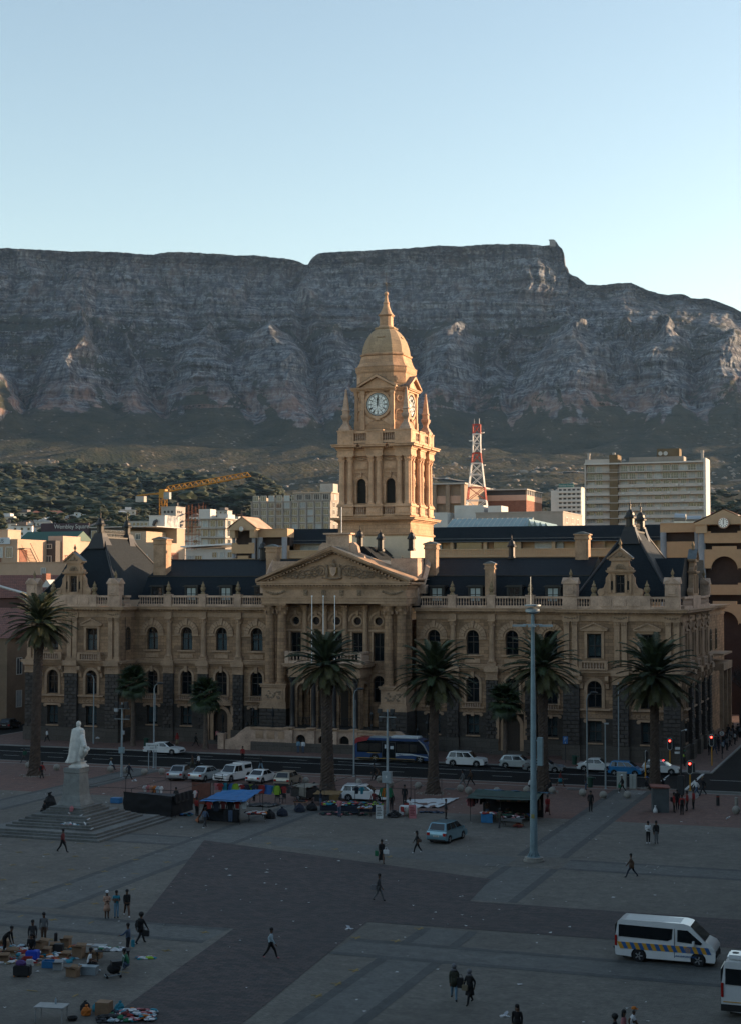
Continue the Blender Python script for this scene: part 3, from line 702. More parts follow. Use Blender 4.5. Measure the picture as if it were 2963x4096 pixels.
for i,c in enumerate(wins):
 a,b=eds[i],eds[i+1]
 opening(pc,a,b,10.6,15.2,c,1.4,11.1,14.6,False,yw,yw+.6)
 pc.prism([(a,15.2),(c,15.2)]+arc(c,16.05,.5,-math.pi/2,-3*math.pi/2,10)+[(c,18.3),(a,18.3)],yw,yw+.6);pc.prism([(c,15.2),(b,15.2),(b,18.3),(c,18.3)]+arc(c,16.05,.5,math.pi/2,-math.pi/2,10),yw,yw+.6)
 o=window(c,11.1,1.4,3.5,yw+.35,False,'plain',front)
 half_ring(tr,c,16.05,.5,.72,yw-.12,yw+.05,20,0,2*math.pi-.001);half_ring(tr,c,16.0,1.0,1.25,yw-.1,yw+.05);tr.box(c-.16,c+.16,yw-.25,yw+.05,16.75,17.35)
 tr.box(c-1.28,c+1.28,yw-.18,yw+.05,14.75,14.98);tr.box(c-.95,c-.72,yw-.1,yw+.05,11.0,14.7);tr.box(c+.72,c+.95,yw-.1,yw+.05,11.0,14.7)
 flush('window_surround',tr,sandtrim,front)
 MB().prism(arc(c,16.05,.52,0,2*math.pi-.01,16),yw+.3,yw+.33).build('oculus_pane',glassd,hall)
 fr=MB();[fr.ico((c+.15*k,yw-.06,17.85),.13,(1.2,.5,.8),1,.2)for k in(-3,-2,-1,0,1,2,3)];fr.build('frieze_carving',carve,hall)
for c in(wins[0],wins[-1]):
 opening(pc,c-1.5,c+1.6,3.0,10.6,c,1.5,6.0,9.3,True,yw,yw+.6);window(c,6.0,1.5,3.3,yw+.4,True,'plain',front)
 half_ring(tr,c,8.55,.76,1.05,yw-.12,yw+.05);tr.ico((c,yw-.1,9.7),.25,(1.2,.6,.8),1,.15);flush('window_surround',tr,sandtrim,front)
pc.box(-3.8,4.2,yw,yw+.6,3.0,10.6);pc.box(-8.8,-6.8,yw-.2,yw+.6,.1,18.4);pc.box(7.4,9.9,yw-.2,yw+.6,.1,18.4)
hpart('portico_wall',pc,sand);hpart('room_back',MB().box(-7,8,yw+1.2,yw+1.3,3,18.3),recess_dark)
COLS=columnmesh('column',.34,7.0,sandtrim);COLB=columnmesh('column',.62,10.1,sand)
for x in pil:ob('column',COLS,hall,(x,yw-.15,11.0))
for x in(-8.15,-6.55,7.65,9.25):
 ob('column',COLB,hall,(x,-3.0,8.15))
for x0,x1 in((-9.1,-5.6),(6.7,10.2)):
 p=MB();p.box(x0,x1,-3.95,-.5,5.6,5.9);p.box(x0+.15,x1-.15,-3.8,-.5,5.9,7.75);p.box(x0,x1,-3.95,-.5,7.75,8.0);p.box(x0-.1,x1+.1,-4.05,-.5,8.0,8.15);p.box(x0+.5,x1-.5,-3.87,-3.8,6.2,7.5)
 o=hpart('column_pedestal',p,sandtrim);cv=MB();rr_=random.Random(4)
 for k in range(24):cv.ico((x0+.7+(x1-x0-1.4)*rr_.random(),-3.88,6.35+rr_.random()),.13,(1.4,.6,1),1,.25)
 cv.build('panel_carving',carve,o)
 pier((x0+x1)/2,-4.0,x1-x0+.2,1.9,5.1,single=True,d=2.9);hpart('key_pattern_frieze',MB().box(x0-.05,x1+.05,-4.05,-.5,5.1,5.6),sandtrim)
 hpart('granite_plinth',MB().box(x0-.1,x1+.1,-4.2,-.5,.1,1.9),granite)
e=MB();X0,X1=-8.9,10.0;yf=-3.55
for z0,z1,p in((18.25,18.6,.1),(18.6,18.95,.18),(18.95,19.1,.28)):e.box(X0-p,X1+p,yf-p,2.0,z0,z1)
e.box(X0-.02,X1+.02,yf-.02,2.0,19.1,20.1)
for z0,z1,p in((20.1,20.25,.15),(20.25,20.4,.3),(20.4,20.55,.2),(20.55,20.8,.62),(20.8,20.98,.72)):e.box(X0-p,X1+p,yf-p,1.0,z0,z1)
apx=(X0+X1)/2;hx=X1-apx+.76;za=25.15
e.prism([(apx-hx+.6,20.98),(apx+hx-.6,20.98),(apx,za-.3)],yf+.25,2.0)
for s_ in(-1,1):
 for o0,o1,p in((-.62,-.42,.15),(-.42,-.2,.38),(-.2,.02,.64),(.02,.2,.74)):
  x_=apx+s_*hx;e.prism([(x_,20.98+max(0,o0*.2)),(x_,21.0+o1+.12),(apx,za+o1),(apx,za+o0)],yf-p,2.0)
hpart('pediment',e,sandtrim)
dm=dentils(X0,X1,yf,20.4,20.55,.5,.42,.2);dm2=dentils(X0,X1,yf,20.26,20.39,.36,.3,.16);dm.add(dm2.v,dm2.f)
sl_=(za-21.0)/hx
for s_ in(-1,1):
 for i in range(22):
  x_=apx+s_*(hx-1.6-i*.43);z_=21.0+(hx-abs(x_-apx))*sl_-.5;dm.box(x_-.11,x_+.11,yf-.34,yf+.3,z_-.12,z_+.06)
tag(hpart('dentil_course',dm,sandtrim),kind='stuff')
rfm=MB()
for s_ in(-1,1):rfm.add([(apx+s_*(hx+.06),yf-.76,21.22),(apx+s_*(hx+.06),6,21.22),(apx,6,za+.24),(apx,yf-.76,za+.24)],[(0,1,2,3)])
hpart('pediment_roof',rfm,lead)
ty=MB();rr_=random.Random(9)
for s_ in(-1,1):
 for j in range(7):
  cx=apx+s_*(1.75+j*.82);rad=max(.12,(hx-abs(cx-apx))*sl_*.28-.12)
  n=26;pts=[(cx+s_*rad*(1-t/n*.75)*math.cos(t*.42+j),yf+.12,21.45+rad+rad*(1-t/n*.75)*math.sin(t*.42+j)*.95)for t in range(n)]
  ty.tube(pts,.07,5)
  for q in range(7):ty.ico((cx+rr_.uniform(-.35,.35),yf+.15,21.35+rad*1.9*rr_.random()),.1,(1.3,.7,1),1,.2)
 ty.ico((apx+s_*.85,yf+.05,22.2),.28,(.8,.6,2.6),2,.12);ty.ico((apx+s_*.85,yf,23.0),.16,(1,1,1.1),2,.05)
ty.ico((apx,yf+.05,23.1),.3,(1.1,.6,.9),2,.2);ty.ico((apx,yf+.05,23.55),.18,(.8,.6,1.3),1,.2);ty.tube([(apx-1.1,yf+.1,21.5),(apx-.4,yf,21.35),(apx+.4,yf,21.35),(apx+1.1,yf+.1,21.5)],.12,6)
to=hpart('tympanum_carving',ty,carve)
shp=lambda k:[(apx-.42*k,22.75),(apx+.42*k,22.75),(apx+.42*k,22.2),(apx+.25*k,21.85),(apx,21.7-.04*k),(apx-.25*k,21.85),(apx-.42*k,22.2)]
gold=mat('faded_gilding',(.32,.18,.04),.5,.2,5)
MB().prism(shp(1.18),yf-.06,yf+.1).build('shield_border',gold,to);MB().prism(shp(1.0),yf-.1,yf-.062).build('shield',sandpale,to)
fm=MB()
for c in(-3.1,-.7,1.7,4.0):fm.box(c-.25,c+.25,yf-.12,yf,19.25,19.95);fm.ico((c,yf-.14,19.6),.17,(1,.6,1.2),1,.1);flush('frieze_carving',fm,carve,front)
for c in(X0+1.7,X1-1.7):
 for k in range(9):fm.ico((c-1.2+k*.3,yf-.08,19.75-.3*math.sin(math.pi*k/8)),.16,(1.1,.6,1),1,.2)
 flush('swag_carving',fm,carve,front)
cr=MB();cr.box(apx-1.55,apx+1.55,yf+1.6,yf+2.6,za-.6,za+1.75);cr.box(apx-1.85,apx+1.85,yf+1.3,yf+2.9,za+1.75,za+1.95)
for s_ in(-1,1):
 cr.prism([(apx+s_*1.55,za-.9),(apx+s_*3.6,za-1.4),(apx+s_*3.5,za-.85),(apx+s_*2.75,za-.55),(apx+s_*2.55,za+.3),(apx+s_*2.1,za+.75),(apx+s_*1.55,za+.7)],yf+1.7,yf+2.5)
hpart('pediment_crest',cr,sandpale)
hpart('attic_block',MB().box(X0-.3,X0+3.4,0.2,2.6,18,23.6).box(X1-3.2,X1+.3,0.2,2.6,18,23.9),sandpale)
ar=MB();ar.prism([(X0+1,20),(apx-2,25.5),(apx+2,25.5),(X1-1,20)],2.1,12);hpart('attic_roof',ar,slate)
fp=MB();fp.tube([(apx+.35,yf+2.0,za+1.9),(apx+.35,yf+2.0,za+5.2)],.05,6);hpart('roof_flagpole',fp,mat('white_painted_pole',(.75,.75,.75),.5,.05))
for cx,cy,z0,z1,w in((-27.6,5.2,21.5,27.0,1.9),(29.2,9.6,22,27.2,1.7),(19.3,1.6,18.4,23.4,1.15),(10.8,4.6,20,26.0,1.5),(-11.0,4.6,20,25.8,1.5)):
 k=MB();k.box(cx-w/2,cx+w/2,cy-w*.4,cy+w*.4,z0,z1-.9);k.box(cx-w/2-.12,cx+w/2+.12,cy-w*.4-.12,cy+w*.4+.12,z1-.9,z1-.7);k.box(cx-w/2-.05,cx+w/2+.05,cy-w*.4-.05,cy+w*.4+.05,z1-.7,z1-.35)
 k.box(cx-w/2-.2,cx+w/2+.2,cy-w*.4-.2,cy+w*.4+.2,z1-.35,z1-.2);k.box(cx-w*.35,cx+w*.35,cy-w*.44,cy-w*.4,z0+1.6,z1-1.2)
 o=hpart('chimney',k,sandtrim)
 MB().prism([(cx-w/2-.22,z1-.2),(cx+w/2+.22,z1-.2),(cx,z1+.12)],cy-w*.4-.22,cy+w*.4+.22).build('chimney_cap',lead,o)
for s_,bx_ in((1,10.5),(-1,-10.8)):
 hpart('gable_coping',MB().prism([(bx_-.5,19.5),(bx_+.6,19.5),(bx_+.6,20.6),(bx_-.5,20.6)],1.0,2.0).tube([(bx_,1.2,20.3),(bx_,4.4,23.8)],.42,4),sandpale)
for x,y,z in((-14.6,9.5,23.9),(7.0,8,25),(3.8,5,24.9),(1.0,5,25.2),(20.0,9.5,23.9)):
 v=MB().lathe([(.55,0),(.55,.25),(.42,.3),(.42,1.5),(.62,1.52),(.64,1.65),(.46,1.95),(.36,2.25),(.14,2.4),(.05,2.5),(.09,2.6),(.03,2.8),(.01,3.1)],8);hpart('roof_ventilator',v,darklead,loc=(x,y,z))
po=MB();yp=-5.5;xs=[-4.05,-1.25,1.45,4.25]
for a,b in zip(xs,xs[1:]):
 c=(a+b)/2;opening(po,a,b,3.0,9.2,c,1.75,3.0,8.45,True,yp+.25,yp+.75)
 opening(po,a,b,3.0,9.2,c,1.5,3.0,8.2,True,yw-.25,yw+.0)
po.box(-4.5,-4.05,yp+.25,yp+.75,3.0,9.2);po.box(4.25,4.7,yp+.25,yp+.75,3.0,9.2)
sd=MB();opening(sd,0,3.3,3.0,9.2,1.7,1.7,3.0,8.4,True,0,.4);sd2=MB();sd2.v=[(p[0],p[1],p[2])for p in sd.v];sd2.f=list(sd.f);sd2.m=list(sd.m)
to_side(sd,4.7,yp+.75);po.add(sd.v,sd.f);to_side(sd2,-4.1,yp+.75);po.add(sd2.v,sd2.f)
hpart('porch_wall',po,sand)
pt=MB()
for z0,z1,p in((9.2,9.42,.1),(9.42,9.55,.2),(9.55,10.35,.05),(10.35,10.5,.25),(10.5,10.75,.6),(10.75,10.88,.7)):pt.box(-4.55-p,4.75+p,yp-p+.05,yw,z0,z1)
for a,b in zip(xs,xs[1:]):
 c=(a+b)/2;half_ring(pt,c,7.575,.88,1.12,yp+.15,yp+.3);pt.prism([(c-.2,9.2),(c+.2,9.2),(c+.14,8.3),(c-.14,8.3)],yp-.05,yp+.3)
 for q in range(9):pt.box(c-1.0+q*.22,c-.9+q*.22,yp-.02,yp+.05,9.65,10.25)
pt.prism([(-.9,10.88),(-.9,11.1),(-.3,11.7),(.1,11.85),(.5,11.7),(1.1,11.1),(1.1,10.88)],yp-.3,yp+.1)
hpart('porch_entablature',pt,sandtrim)
DC=columnmesh('porch_column',.3,6.2,mat('polished_dark_granite',(.022,.02,.021),.3,.2,4));
for x in xs:ob('porch_column',DC,hall,(x,yp-.02,3.0))
balustrade(-4.6,-1.0,yp,8,z=10.9);balustrade(1.2,4.8,yp,8,z=10.9)
o=balustrade(.4,3.6,0,8,mkF(4.7,yp),z=10.9)
[hpart('balcony_pedestal',MB().box(x_,x_+.5,yp-.3,yp+.3,10.88,12.4),sandpale)for x_ in(-5.0,4.6)]
ir=MB();iron=mat('black_ironwork',(.008,.008,.008),.45,.2,4)
for a,b in zip(xs,xs[1:]):
 ir.box(a+.3,b-.3,yp+.45,yp+.5,3.15,3.2);ir.box(a+.3,b-.3,yp+.45,yp+.5,4.2,4.26)
 for q in range(12):xx=a+.4+q*(b-a-.8)/11;ir.box(xx-.02,xx+.02,yp+.46,yp+.49,3.0,4.25)
 c=(a+b)/2;ir.tube([(c+.35*math.cos(t),yp+.47,3.7+.4*math.sin(t))for t in[k*.4 for k in range(17)]],.03,4)
hpart('porch_railing',ir,iron)
pd=MB().box(-2.0,-.7,yw-.3,yw-.26,3.0,7.4).box(.9,1.9,yw-.3,yw-.26,3.0,7.4);hpart('porch_door',pd,doorwood)
te=MB();yt=-6.6
for c,w in((-2.6,1.25),(0.3,1.25),(3.2,1.25)):pass
segs=[-4.1,-1.15,1.75,4.4]
for a,b in zip(segs,segs[1:]):opening(te,a,b,.1,2.75,(a+b)/2,1.25,1.2,2.2,True,yt+.25,yt+.8)
te.box(-9.0,-4.1,yt,yw,.1,2.75);te.box(4.4,9.5,yt,yw,.1,2.75)
for a in segs:te.box(a-.5,a+.5,yt-.12,yt+.5,.1,2.75)
te.box(-4.1,4.4,yt+.8,yw,.1,2.7)
hpart('terrace_wall',te,sandpale);hpart('niche_back',MB().box(-4,4.3,yt+.7,yt+.79,.2,2.6),recess_dark)
tc=MB();tc.box(-9.2,-4.0,yt-.15,yt+.4,2.75,3.0);tc.box(4.3,9.7,yt-.15,yt+.4,2.75,3.0);tc.box(-4.0,4.3,yt+.1,yt+.6,2.75,2.95)
for a in segs:tc.box(a-.58,a+.58,yt-.2,yt+.7,2.95,3.1)
for c in(-8.0,-6.5,-5.0,5.4,6.9,8.4):tc.box(c-.5,c+.5,yt-.06,yt,1.6,2.5)
hpart('terrace_coping',tc,sandtrim);hpart('granite_plinth',MB().box(-9.1,9.6,yt-.22,yt-.005,.1,1.2),granite)
hpart('terrace_floor',MB().box(-9,9.5,yt+.5,yw,2.7,2.99),granite)
for s_,xb in((-1,-9.0),(1,9.5)):
 st=MB()
 for k in range(14):st.box(xb+s_*k*.33,xb+s_*(k+1)*.33,yt+.5,yt+2.9,.1,2.9-k*.2)
 hpart('terrace_stair',st,granite)
 sw=MB();pts=[(xb,3.0),(xb+s_*.8,2.95),(xb+s_*1.6,2.4),(xb+s_*2.4,1.7),(xb+s_*3.2,1.35),(xb+s_*3.7,1.3),(xb+s_*3.7,.1),(xb,.1)]
 sw.prism(pts,yt,yt+.45);sw.box(xb+s_*3.7-.1,xb+s_*4.6,yt-.2,yt+.7,.1,1.9);sw.box(xb+s_*3.6-.1,xb+s_*4.7,yt-.3,yt+.8,1.9,2.1)
 hpart('stair_wall',sw,sandpale)
lampm=mat('lamp_iron',(.006,.006,.006),.45,.2,3)
LMP=MB().lathe([(.28,0),(.28,.1),(.12,.2),(.09,.5),(.16,.6),(.07,.75),(.06,1.2),(.1,1.25),(.16,1.35),(.2,1.9),(.24,1.95),(.14,2.15),(.06,2.25),(.02,2.5)],8).mesh('terrace_lamp',lampm)
for x,y,z in((-13.1,yt+.25,2.1),(-9.0,yt+.2,3.0),(-6.3,yt+.2,3.0),(-11.0,yt+3.0,1.0),(6.6,yt+.2,3.0),(9.2,yt+.2,3.0),(13.6,yt+.25,2.1),(11.5,yt+3,1.0)):ob('terrace_lamp',LMP,hall,(x,y,z))
for k,x in enumerate((-1.4,.1,1.6)):
 f=MB().lathe([(.055,0),(.05,5),(.04,8.2),(.1,8.22),(.09,8.34),(.02,8.38)],8);o=f.build('flagpole',MATS['white_painted_pole'],None,loc=(x,-5.75,10.9))
 tag(o,('white flagpole nearest the tall paired columns on the entrance front\'s left','middle one of three white flagpoles before the entrance portico','white flagpole standing right of the other two before the portico')[k],'flagpole','flagpoles before the portico')
# ================================================================ clock tower
TC=Vector((1.2,14.9,0));tower=ob('clock_tower',None,hall,TC)
SQ4=[(-1,-1),(1,-1),(1,1),(-1,1)]
tsand=stone('tower_sandstone',(.53,.325,.20),(.40,.245,.152),(.19,.12,.078),1.2,.5,.012,stain=.5,dirt=(.16,.115,.08))
ttrim=mat('tower_carved_stone',(.46,.29,.185),.85,.26,.6,bump=.3,bscale=5)
tdome=stone('tower_dome_stone',(.40,.29,.19),(.33,.24,.16),(.2,.14,.09),1.1,.5,.01,stain=.5,dirt=(.14,.11,.08))
def tp(name,mb,m,**k):return mb.build(name,m,tower,**k)
def rot4(fn):
 """run a face builder for the four sides; returns one builder holding all"""
 for k in range(4):fn(k,Matrix.Translation((0,0,.003*(k%2)))@Matrix.Rotation(k*math.pi/2,4,'Z')@Matrix.Diagonal((1-.0009*(k%2),1-.0009*(k%2),1,1)))
def sqst(mb,prof):
 for z0,z1,h in prof:mb.box(-h,h,-h,h,z0,z1)
 return mb
tp('tower_base',sqst(MB(),[(16,27.1,5.05)]),plaster)
tb=sqst(MB(),[(27.1,27.22,5.16),(27.22,27.35,5.28),(27.35,27.5,5.12),(27.5,28.85,5.06),(28.85,29.0,5.2),(29.0,29.18,5.45),(29.18,29.4,5.85),(29.4,29.5,5.95)])
tp('tower_band',tb,tsand)
bt=MB()
for s_ in(-1,1):bt.prism([(s_*3.0-1.3,22.6),(s_*3.0+1.3,22.6),(s_*3.0+1.0,23.3),(s_*3.0+.95,24.4),(s_*3.0-.95,24.4),(s_*3.0-1.0,23.3)],-5.7,-5.0)
tp('tower_buttress',bt,plaster)
core=sqst(MB(),[(29.5,29.75,4.95),(29.75,31.2,4.3),(37.9,41.2,4.35)]);tp('tower_core',core,tsand)
COLT=columnmesh('column',.36,6.45,ttrim)
grp=[(-4.0,1.15),(0.05,1.15),(4.0,1.15)]
louv=mat('dark_louvre',(.012,.011,.01),.7,.2,5)
def face(k,M):
 w=MB();t=MB();lv=MB();fr=-4.3
 eds=[-4.3,0.0,4.3]
 for i,c in enumerate((-2.02,2.07)):
  opening(w,eds[i],eds[i+1],31.2,37.9,c,1.3,31.45,34.75,True,fr,fr+.6)
  half_ring(t,c,34.1,.65,.82,fr-.1,fr+.1)
  for q in range(9):
   a0,a1=math.pi*q/9+.02,math.pi*(q+1)/9-.02;t.prism(arc(c,34.1,1.12,a0,a1,2)+arc(c,34.1,.82,a1,a0,2),fr-.2-(.15 if q==4 else 0),fr+.1)
  t.box(c-1.15,c-.66,fr-.18,fr+.1,33.75,34.05);t.box(c+.66,c+1.15,fr-.18,fr+.1,33.75,34.05)
  t.box(c-.95,c-.68,fr-.1,fr+.1,31.5,33.75);t.box(c+.68,c+.95,fr-.1,fr+.1,31.5,33.75)
  t.box(c-.95,c+.95,fr-.12,fr+.05,36.0,37.0);t.box(c-.75,c+.75,fr-.17,fr-.1,36.15,36.85);t.box(c-1.3,c+1.3,fr-.08,fr+.05,35.55,35.68)
  t.ico((c,fr-.15,35.45),.2,(1,.7,1.3),1,.1)
  for q in range(7):t.ico((c-.75+q*.25,fr-.1,37.5-.22*math.sin(math.pi*q/6)),.13,(1.1,.6,1),1,.2)
  for q in range(17):lv.box(c-.66,c+.66,fr+.3,fr+.42,31.5+q*.19,31.62+q*.19)
  lv.box(c-.66,c+.66,fr+.5,fr+.55,31.4,34.9);tp('belfry_louvre',MB().add(lv.v,lv.f).xf(M),louv);lv=MB()
  for q in range(5):
   p=Vector((c-.52+q*.26,-4.85,29.95));b=ob('baluster',BAL,tower,M@p,scale=(1,1,1.2))
  t.box(c-.85,c+.85,-5.0,-4.7,30.95,31.2);t.box(c-.85,c+.85,-5.0,-4.7,29.74,29.96)
 for c,hw in grp:
  t.box(c-hw,c+hw,-5.2,fr,29.75,30.0);t.box(c-hw+.08,c+hw-.08,-5.1,fr,30.0,30.95);t.box(c-hw+.3,c+hw-.3,-5.15,-5.05,30.15,30.8);t.box(c-hw-.04,c+hw+.04,-5.25,fr,30.95,31.15);t.box(c-hw,c+hw,-5.18,fr,31.15,31.32)
  t.box(c-.95,c+.95,fr-.12,fr+.05,31.4,37.9)
  for z0,z1,p in((37.75,38.0,.05),(38.0,38.55,0),(38.55,38.75,.12),(38.75,38.95,.22),(38.95,39.2,.62),(39.2,39.33,.74)):t.box(c-hw-p,c+hw+p,-5.15-p,fr,z0,z1)
  t.box(c-hw,c+hw,-5.08,fr,39.33,41.05);t.box(c-hw-.08,c+hw+.08,-5.16,fr,41.05,41.22);t.box(c-hw+.28,c+hw-.28,-5.13,-5.05,39.85,40.75)
 for z0,z1,p in((37.75,38.0,.05),(38.0,38.55,0),(38.55,38.75,.12),(38.75,38.95,.22),(38.95,39.2,.5),(39.2,39.33,.6)):t.box(-4.2,4.2,-4.62-p,fr,z0,z1)
 for c in(-2.0,2.05):
  t.box(c-.95,c+.95,-5.0,-4.6,39.5,39.8);t.box(c-.95,c+.95,-5.0,-4.6,40.8,41.08)
  for q in range(5):ob('baluster',BAL,tower,M@Vector((c-.62+q*.31,-4.8,39.8)),scale=(1.15,1.15,1.18))
 dn=dentils(-4.9,4.9,-5.15,38.78,38.93,.3,.26,.14);t.add(dn.v,dn.f)
 for mb,nm,mm in((w,'belfry_wall',tsand),(t,'belfry_trim',ttrim)):tp(nm,mb.xf(M),mm)
 for x in(-4.55,-3.45,-.5,.6,3.45,4.55):
  if k in(0,1)or abs(x)>4:ob('column',COLT,tower,M@Vector((x,-4.72,31.32)))
rot4(face)
OBL=MB().lathe([(.95,0),(.95,.35),(.8,.4),(.62,.75),(.4,1.0),(.38,1.35),(.62,1.75),(.66,2.1),(.48,2.2),(.46,2.7),(.6,2.75),(.44,3.0),(.16,5.1),(.2,5.15),(.1,5.35),(.16,5.5),(.02,5.75)],sq=[(x*.8,y*.8)for x,y in SQ4]).mesh('obelisk',sandpale)
for x in(-1,1):
 for y in(-1,1):ob('obelisk',OBL,tower,(x*4.25,y*4.25,41.2))
A,Fh=3.5,2.2
O8=[(Fh,-A),(A,-Fh),(A,Fh),(Fh,A),(-Fh,A),(-A,Fh),(-A,-Fh),(-Fh,-A)];U8=[(x/A,y/A)for x,y in O8]
cs_=MB().lathe([(A,41.2),(A,42.6),(A*.97,42.65),(A*.97,46.6),(A,46.65),(A*1.03,46.9),(A*1.03,47.05),(A*.985,47.1),(A*.985,49.1),(A*1.0,49.15),(A*1.02,49.35),(A*1.03,49.75),(A*1.05,49.95),(A*.97,50.1),(A*.9,50.6),(A*.83,51.5),(A*.87,51.55),(A*.88,51.75),(A*.8,51.9)],sq=U8)
tp('clock_stage',cs_,tsand)
dm=MB().lathe([(2.85,51.8),(2.82,52.2),(2.7,52.9),(2.45,53.7),(2.1,54.4),(1.65,55.0),(1.25,55.35),(1.38,55.4),(1.38,55.58),(1.0,55.65)],sq=U8);tp('tower_dome',dm,tdome)
ln=MB().lathe([(1.0,55.6),(.9,55.85),(.8,55.9),(.8,57.15),(.9,57.2),(1.02,57.35),(.88,57.45),(.6,57.9),(.4,58.5),(.32,58.95),(.4,59.0),(.36,59.12),(.24,59.3),(.16,60.1)],sq=U8);tp('tower_lantern',ln,ttrim)
bl=MB().ico((0,0,60.35),.3,sub=2);tp('finial_ball',bl,ttrim,smooth=True)
wv=MB().tube([(0,0,60.7),(0,0,63.2)],[.05,.02],6).box(-.5,.5,-.03,.03,61.7,61.78).box(-.03,.03,-.5,.5,61.72,61.8)
for an in range(4):
 c_,s_=math.cos(an*math.pi/2),math.sin(an*math.pi/2);wv.tube([(c_*(.3+.17*math.cos(t)),s_*(.3+.17*math.cos(t)),61.55+.17*math.sin(t))for t in[q*.7 for q in range(9)]],.03,4)
tp('weather_cross',wv,darklead)
dial=mat('opal_clock_glass',(.80,.83,.83),.35,.06,3);black=mat('black_clock_iron',(.008,.008,.009),.5,.1,3)
def cface(k,M):
 t=MB();yf=-A
 for s_ in(-1,1):
  t.box(s_*2.05-.3,s_*2.05+.3,yf-.28,yf+.2,41.3,42.6);t.box(s_*2.05-.25,s_*2.05+.25,yf-.22,yf+.2,42.6,46.2);t.box(s_*2.05-.32,s_*2.05+.32,yf-.3,yf+.2,46.2,46.55)
  t.prism([(s_*1.85,43.4),(s_*1.85,41.9),(s_*.7,42.6),(s_*1.3,43.0)],yf-.06,yf+.15)
 for z0,z1,p in((46.55,46.75,.3),(46.75,46.9,.55),(46.9,47.02,.68)):t.box(-2.4-p*.3,2.4+p*.3,yf-p,yf+.2,z0,z1)
 t.prism([(-2.4,47.02),(2.4,47.02),(0,48.45)],yf-.25,yf+.3)
 for s_ in(-1,1):t.prism([(s_*2.75,47.0),(s_*2.75,47.22),(0,48.8),(0,48.42)],yf-.72,yf+.4)
 half_ring(t,0,44.75,1.58,1.92,yf-.12,yf+.1,28,0,2*math.pi-.001)
 t.box(-.3,.3,yf-.2,yf+.1,42.65,43.0);half_ring(t,0,49.0-1.0,.001,.002,yf,yf+.01)
 tp('clock_surround',t.xf(M),ttrim)
 lr=MB()
 for s_ in(-1,1):lr.add([(s_*2.8,yf-.75,47.24),(s_*2.8,yf+1.2,47.24),(0,yf+1.2,48.83),(0,yf-.75,48.83)],[(0,1,2,3)])
 tp('pediment_capping',lr.xf(M),lead)
 d=MB().prism(arc(0,44.75,1.6,0,2*math.pi-.01,40),yf-.06,yf+.05);tp('clock_dial',d.xf(M),dial)
 r=MB()
 half_ring(r,0,44.75,1.5,1.6,yf-.11,yf-.05,40,0,2*math.pi-.001);half_ring(r,0,44.75,1.3,1.335,yf-.1,yf-.05,40,0,2*math.pi-.001);half_ring(r,0,44.75,.92,.95,yf-.1,yf-.05,40,0,2*math.pi-.001)
 for m_ in range(60):
  a=m_*math.pi/30;r.prism([(1.32*math.cos(a-.012),44.75+1.32*math.sin(a-.012)),(1.52*math.cos(a-.012),44.75+1.52*math.sin(a-.012)),(1.52*math.cos(a+.012),44.75+1.52*math.sin(a+.012)),(1.32*math.cos(a+.012),44.75+1.32*math.sin(a+.012))],yf-.1,yf-.05)
 nb={0:(-.06,.06),1:(0,),2:(-.05,.05),3:(-.09,0,.09),4:(-.1,-.03,.08),5:(0,.03),6:(-.05,.06),7:(-.09,0,.07),8:(-.12,-.04,.04,.12),9:(-.05,.07),10:(-.04,.04),11:(-.06,.05)}
 for h in range(12):
  a=math.pi/2-h*math.pi/6
  for off in nb[h]:
   da=off*.75;p0=(.97,a+da);r.prism([(q*math.cos(a+da+e_),44.75+q*math.sin(a+da+e_))for q,e_ in((.97,-.022),(1.29,-.017),(1.29,.017),(.97,.022))],yf-.1,yf-.05)
  b=a+math.pi/12
  r.tube([(.92*math.cos(a),yf-.08,44.75+.92*math.sin(a)),(.55*math.cos(b),yf-.08,44.75+.55*math.sin(b)),(.92*math.cos(a+math.pi/6),yf-.08,44.75+.92*math.sin(a+math.pi/6))],.018,4)
  if h%2:r.tube([(.55*math.cos(b),yf-.08,44.75+.55*math.sin(b)),(.12*math.cos(b),yf-.08,44.75+.12*math.sin(b))],.016,4)
 tp('dial_marking',r.xf(M),black)
 hm=MB()
 for a,L,wd in((math.pi/2-.02,1.42,.05),(math.pi/2-.005,.95,.10)):
  c_,s_=math.cos(a),math.sin(a);hm.prism([(-wd*s_*.6-c_*.3,44.75+wd*c_*.6-s_*.3),(wd*s_*.6-c_*.3,44.75-wd*c_*.6-s_*.3),(wd*s_+c_*L*.7,44.75-wd*c_+s_*L*.7),(c_*L,44.75+s_*L),(-wd*s_+c_*L*.7,44.75+wd*c_+s_*L*.7)],yf-.2-wd,yf-.15-wd)
 hm.ico((0,yf-.2,44.75),.1,sub=1);hm.ico((0,yf-.2,45.45),.16,(1,.3,1.2),1)
 tp('clock_hand',hm.xf(M),black)
 q=MB();cc=(A+Fh)/2*math.sqrt(2)-.05
 half_ring(q,0,45.6,.3,.45,-cc-.1,-cc+.2,16,0,2*math.pi-.01);half_ring(q,0,43.5,.55,.7,-cc-.1,-cc+.2,14);q.box(-.7,-.55,-cc-.08,-cc+.2,42.8,43.5);q.box(.55,.7,-cc-.08,-cc+.2,42.8,43.5)
 q.box(-.55,.55,-cc-.12,-cc+.1,47.75,48.6);q.box(-.36,.36,-cc-.16,-cc-.1,47.95,48.4)
 for s_ in(-1,1):q.box(s_*.9-.08,s_*.9+.08,-cc-.06,-cc+.2,42.7,46.5)
 tp('corner_panel',q.xf(M@Matrix.Rotation(math.pi/4,4,'Z')),ttrim)
 dr=MB();dr.tube([(math.sin(t)*.8,-2.32,54.35-.3*math.cos(t))for t in(-.8,-.4,0,.4,.8)],.09,5);tp('dome_swag',dr.xf(M),tdome)
rot4(cface)
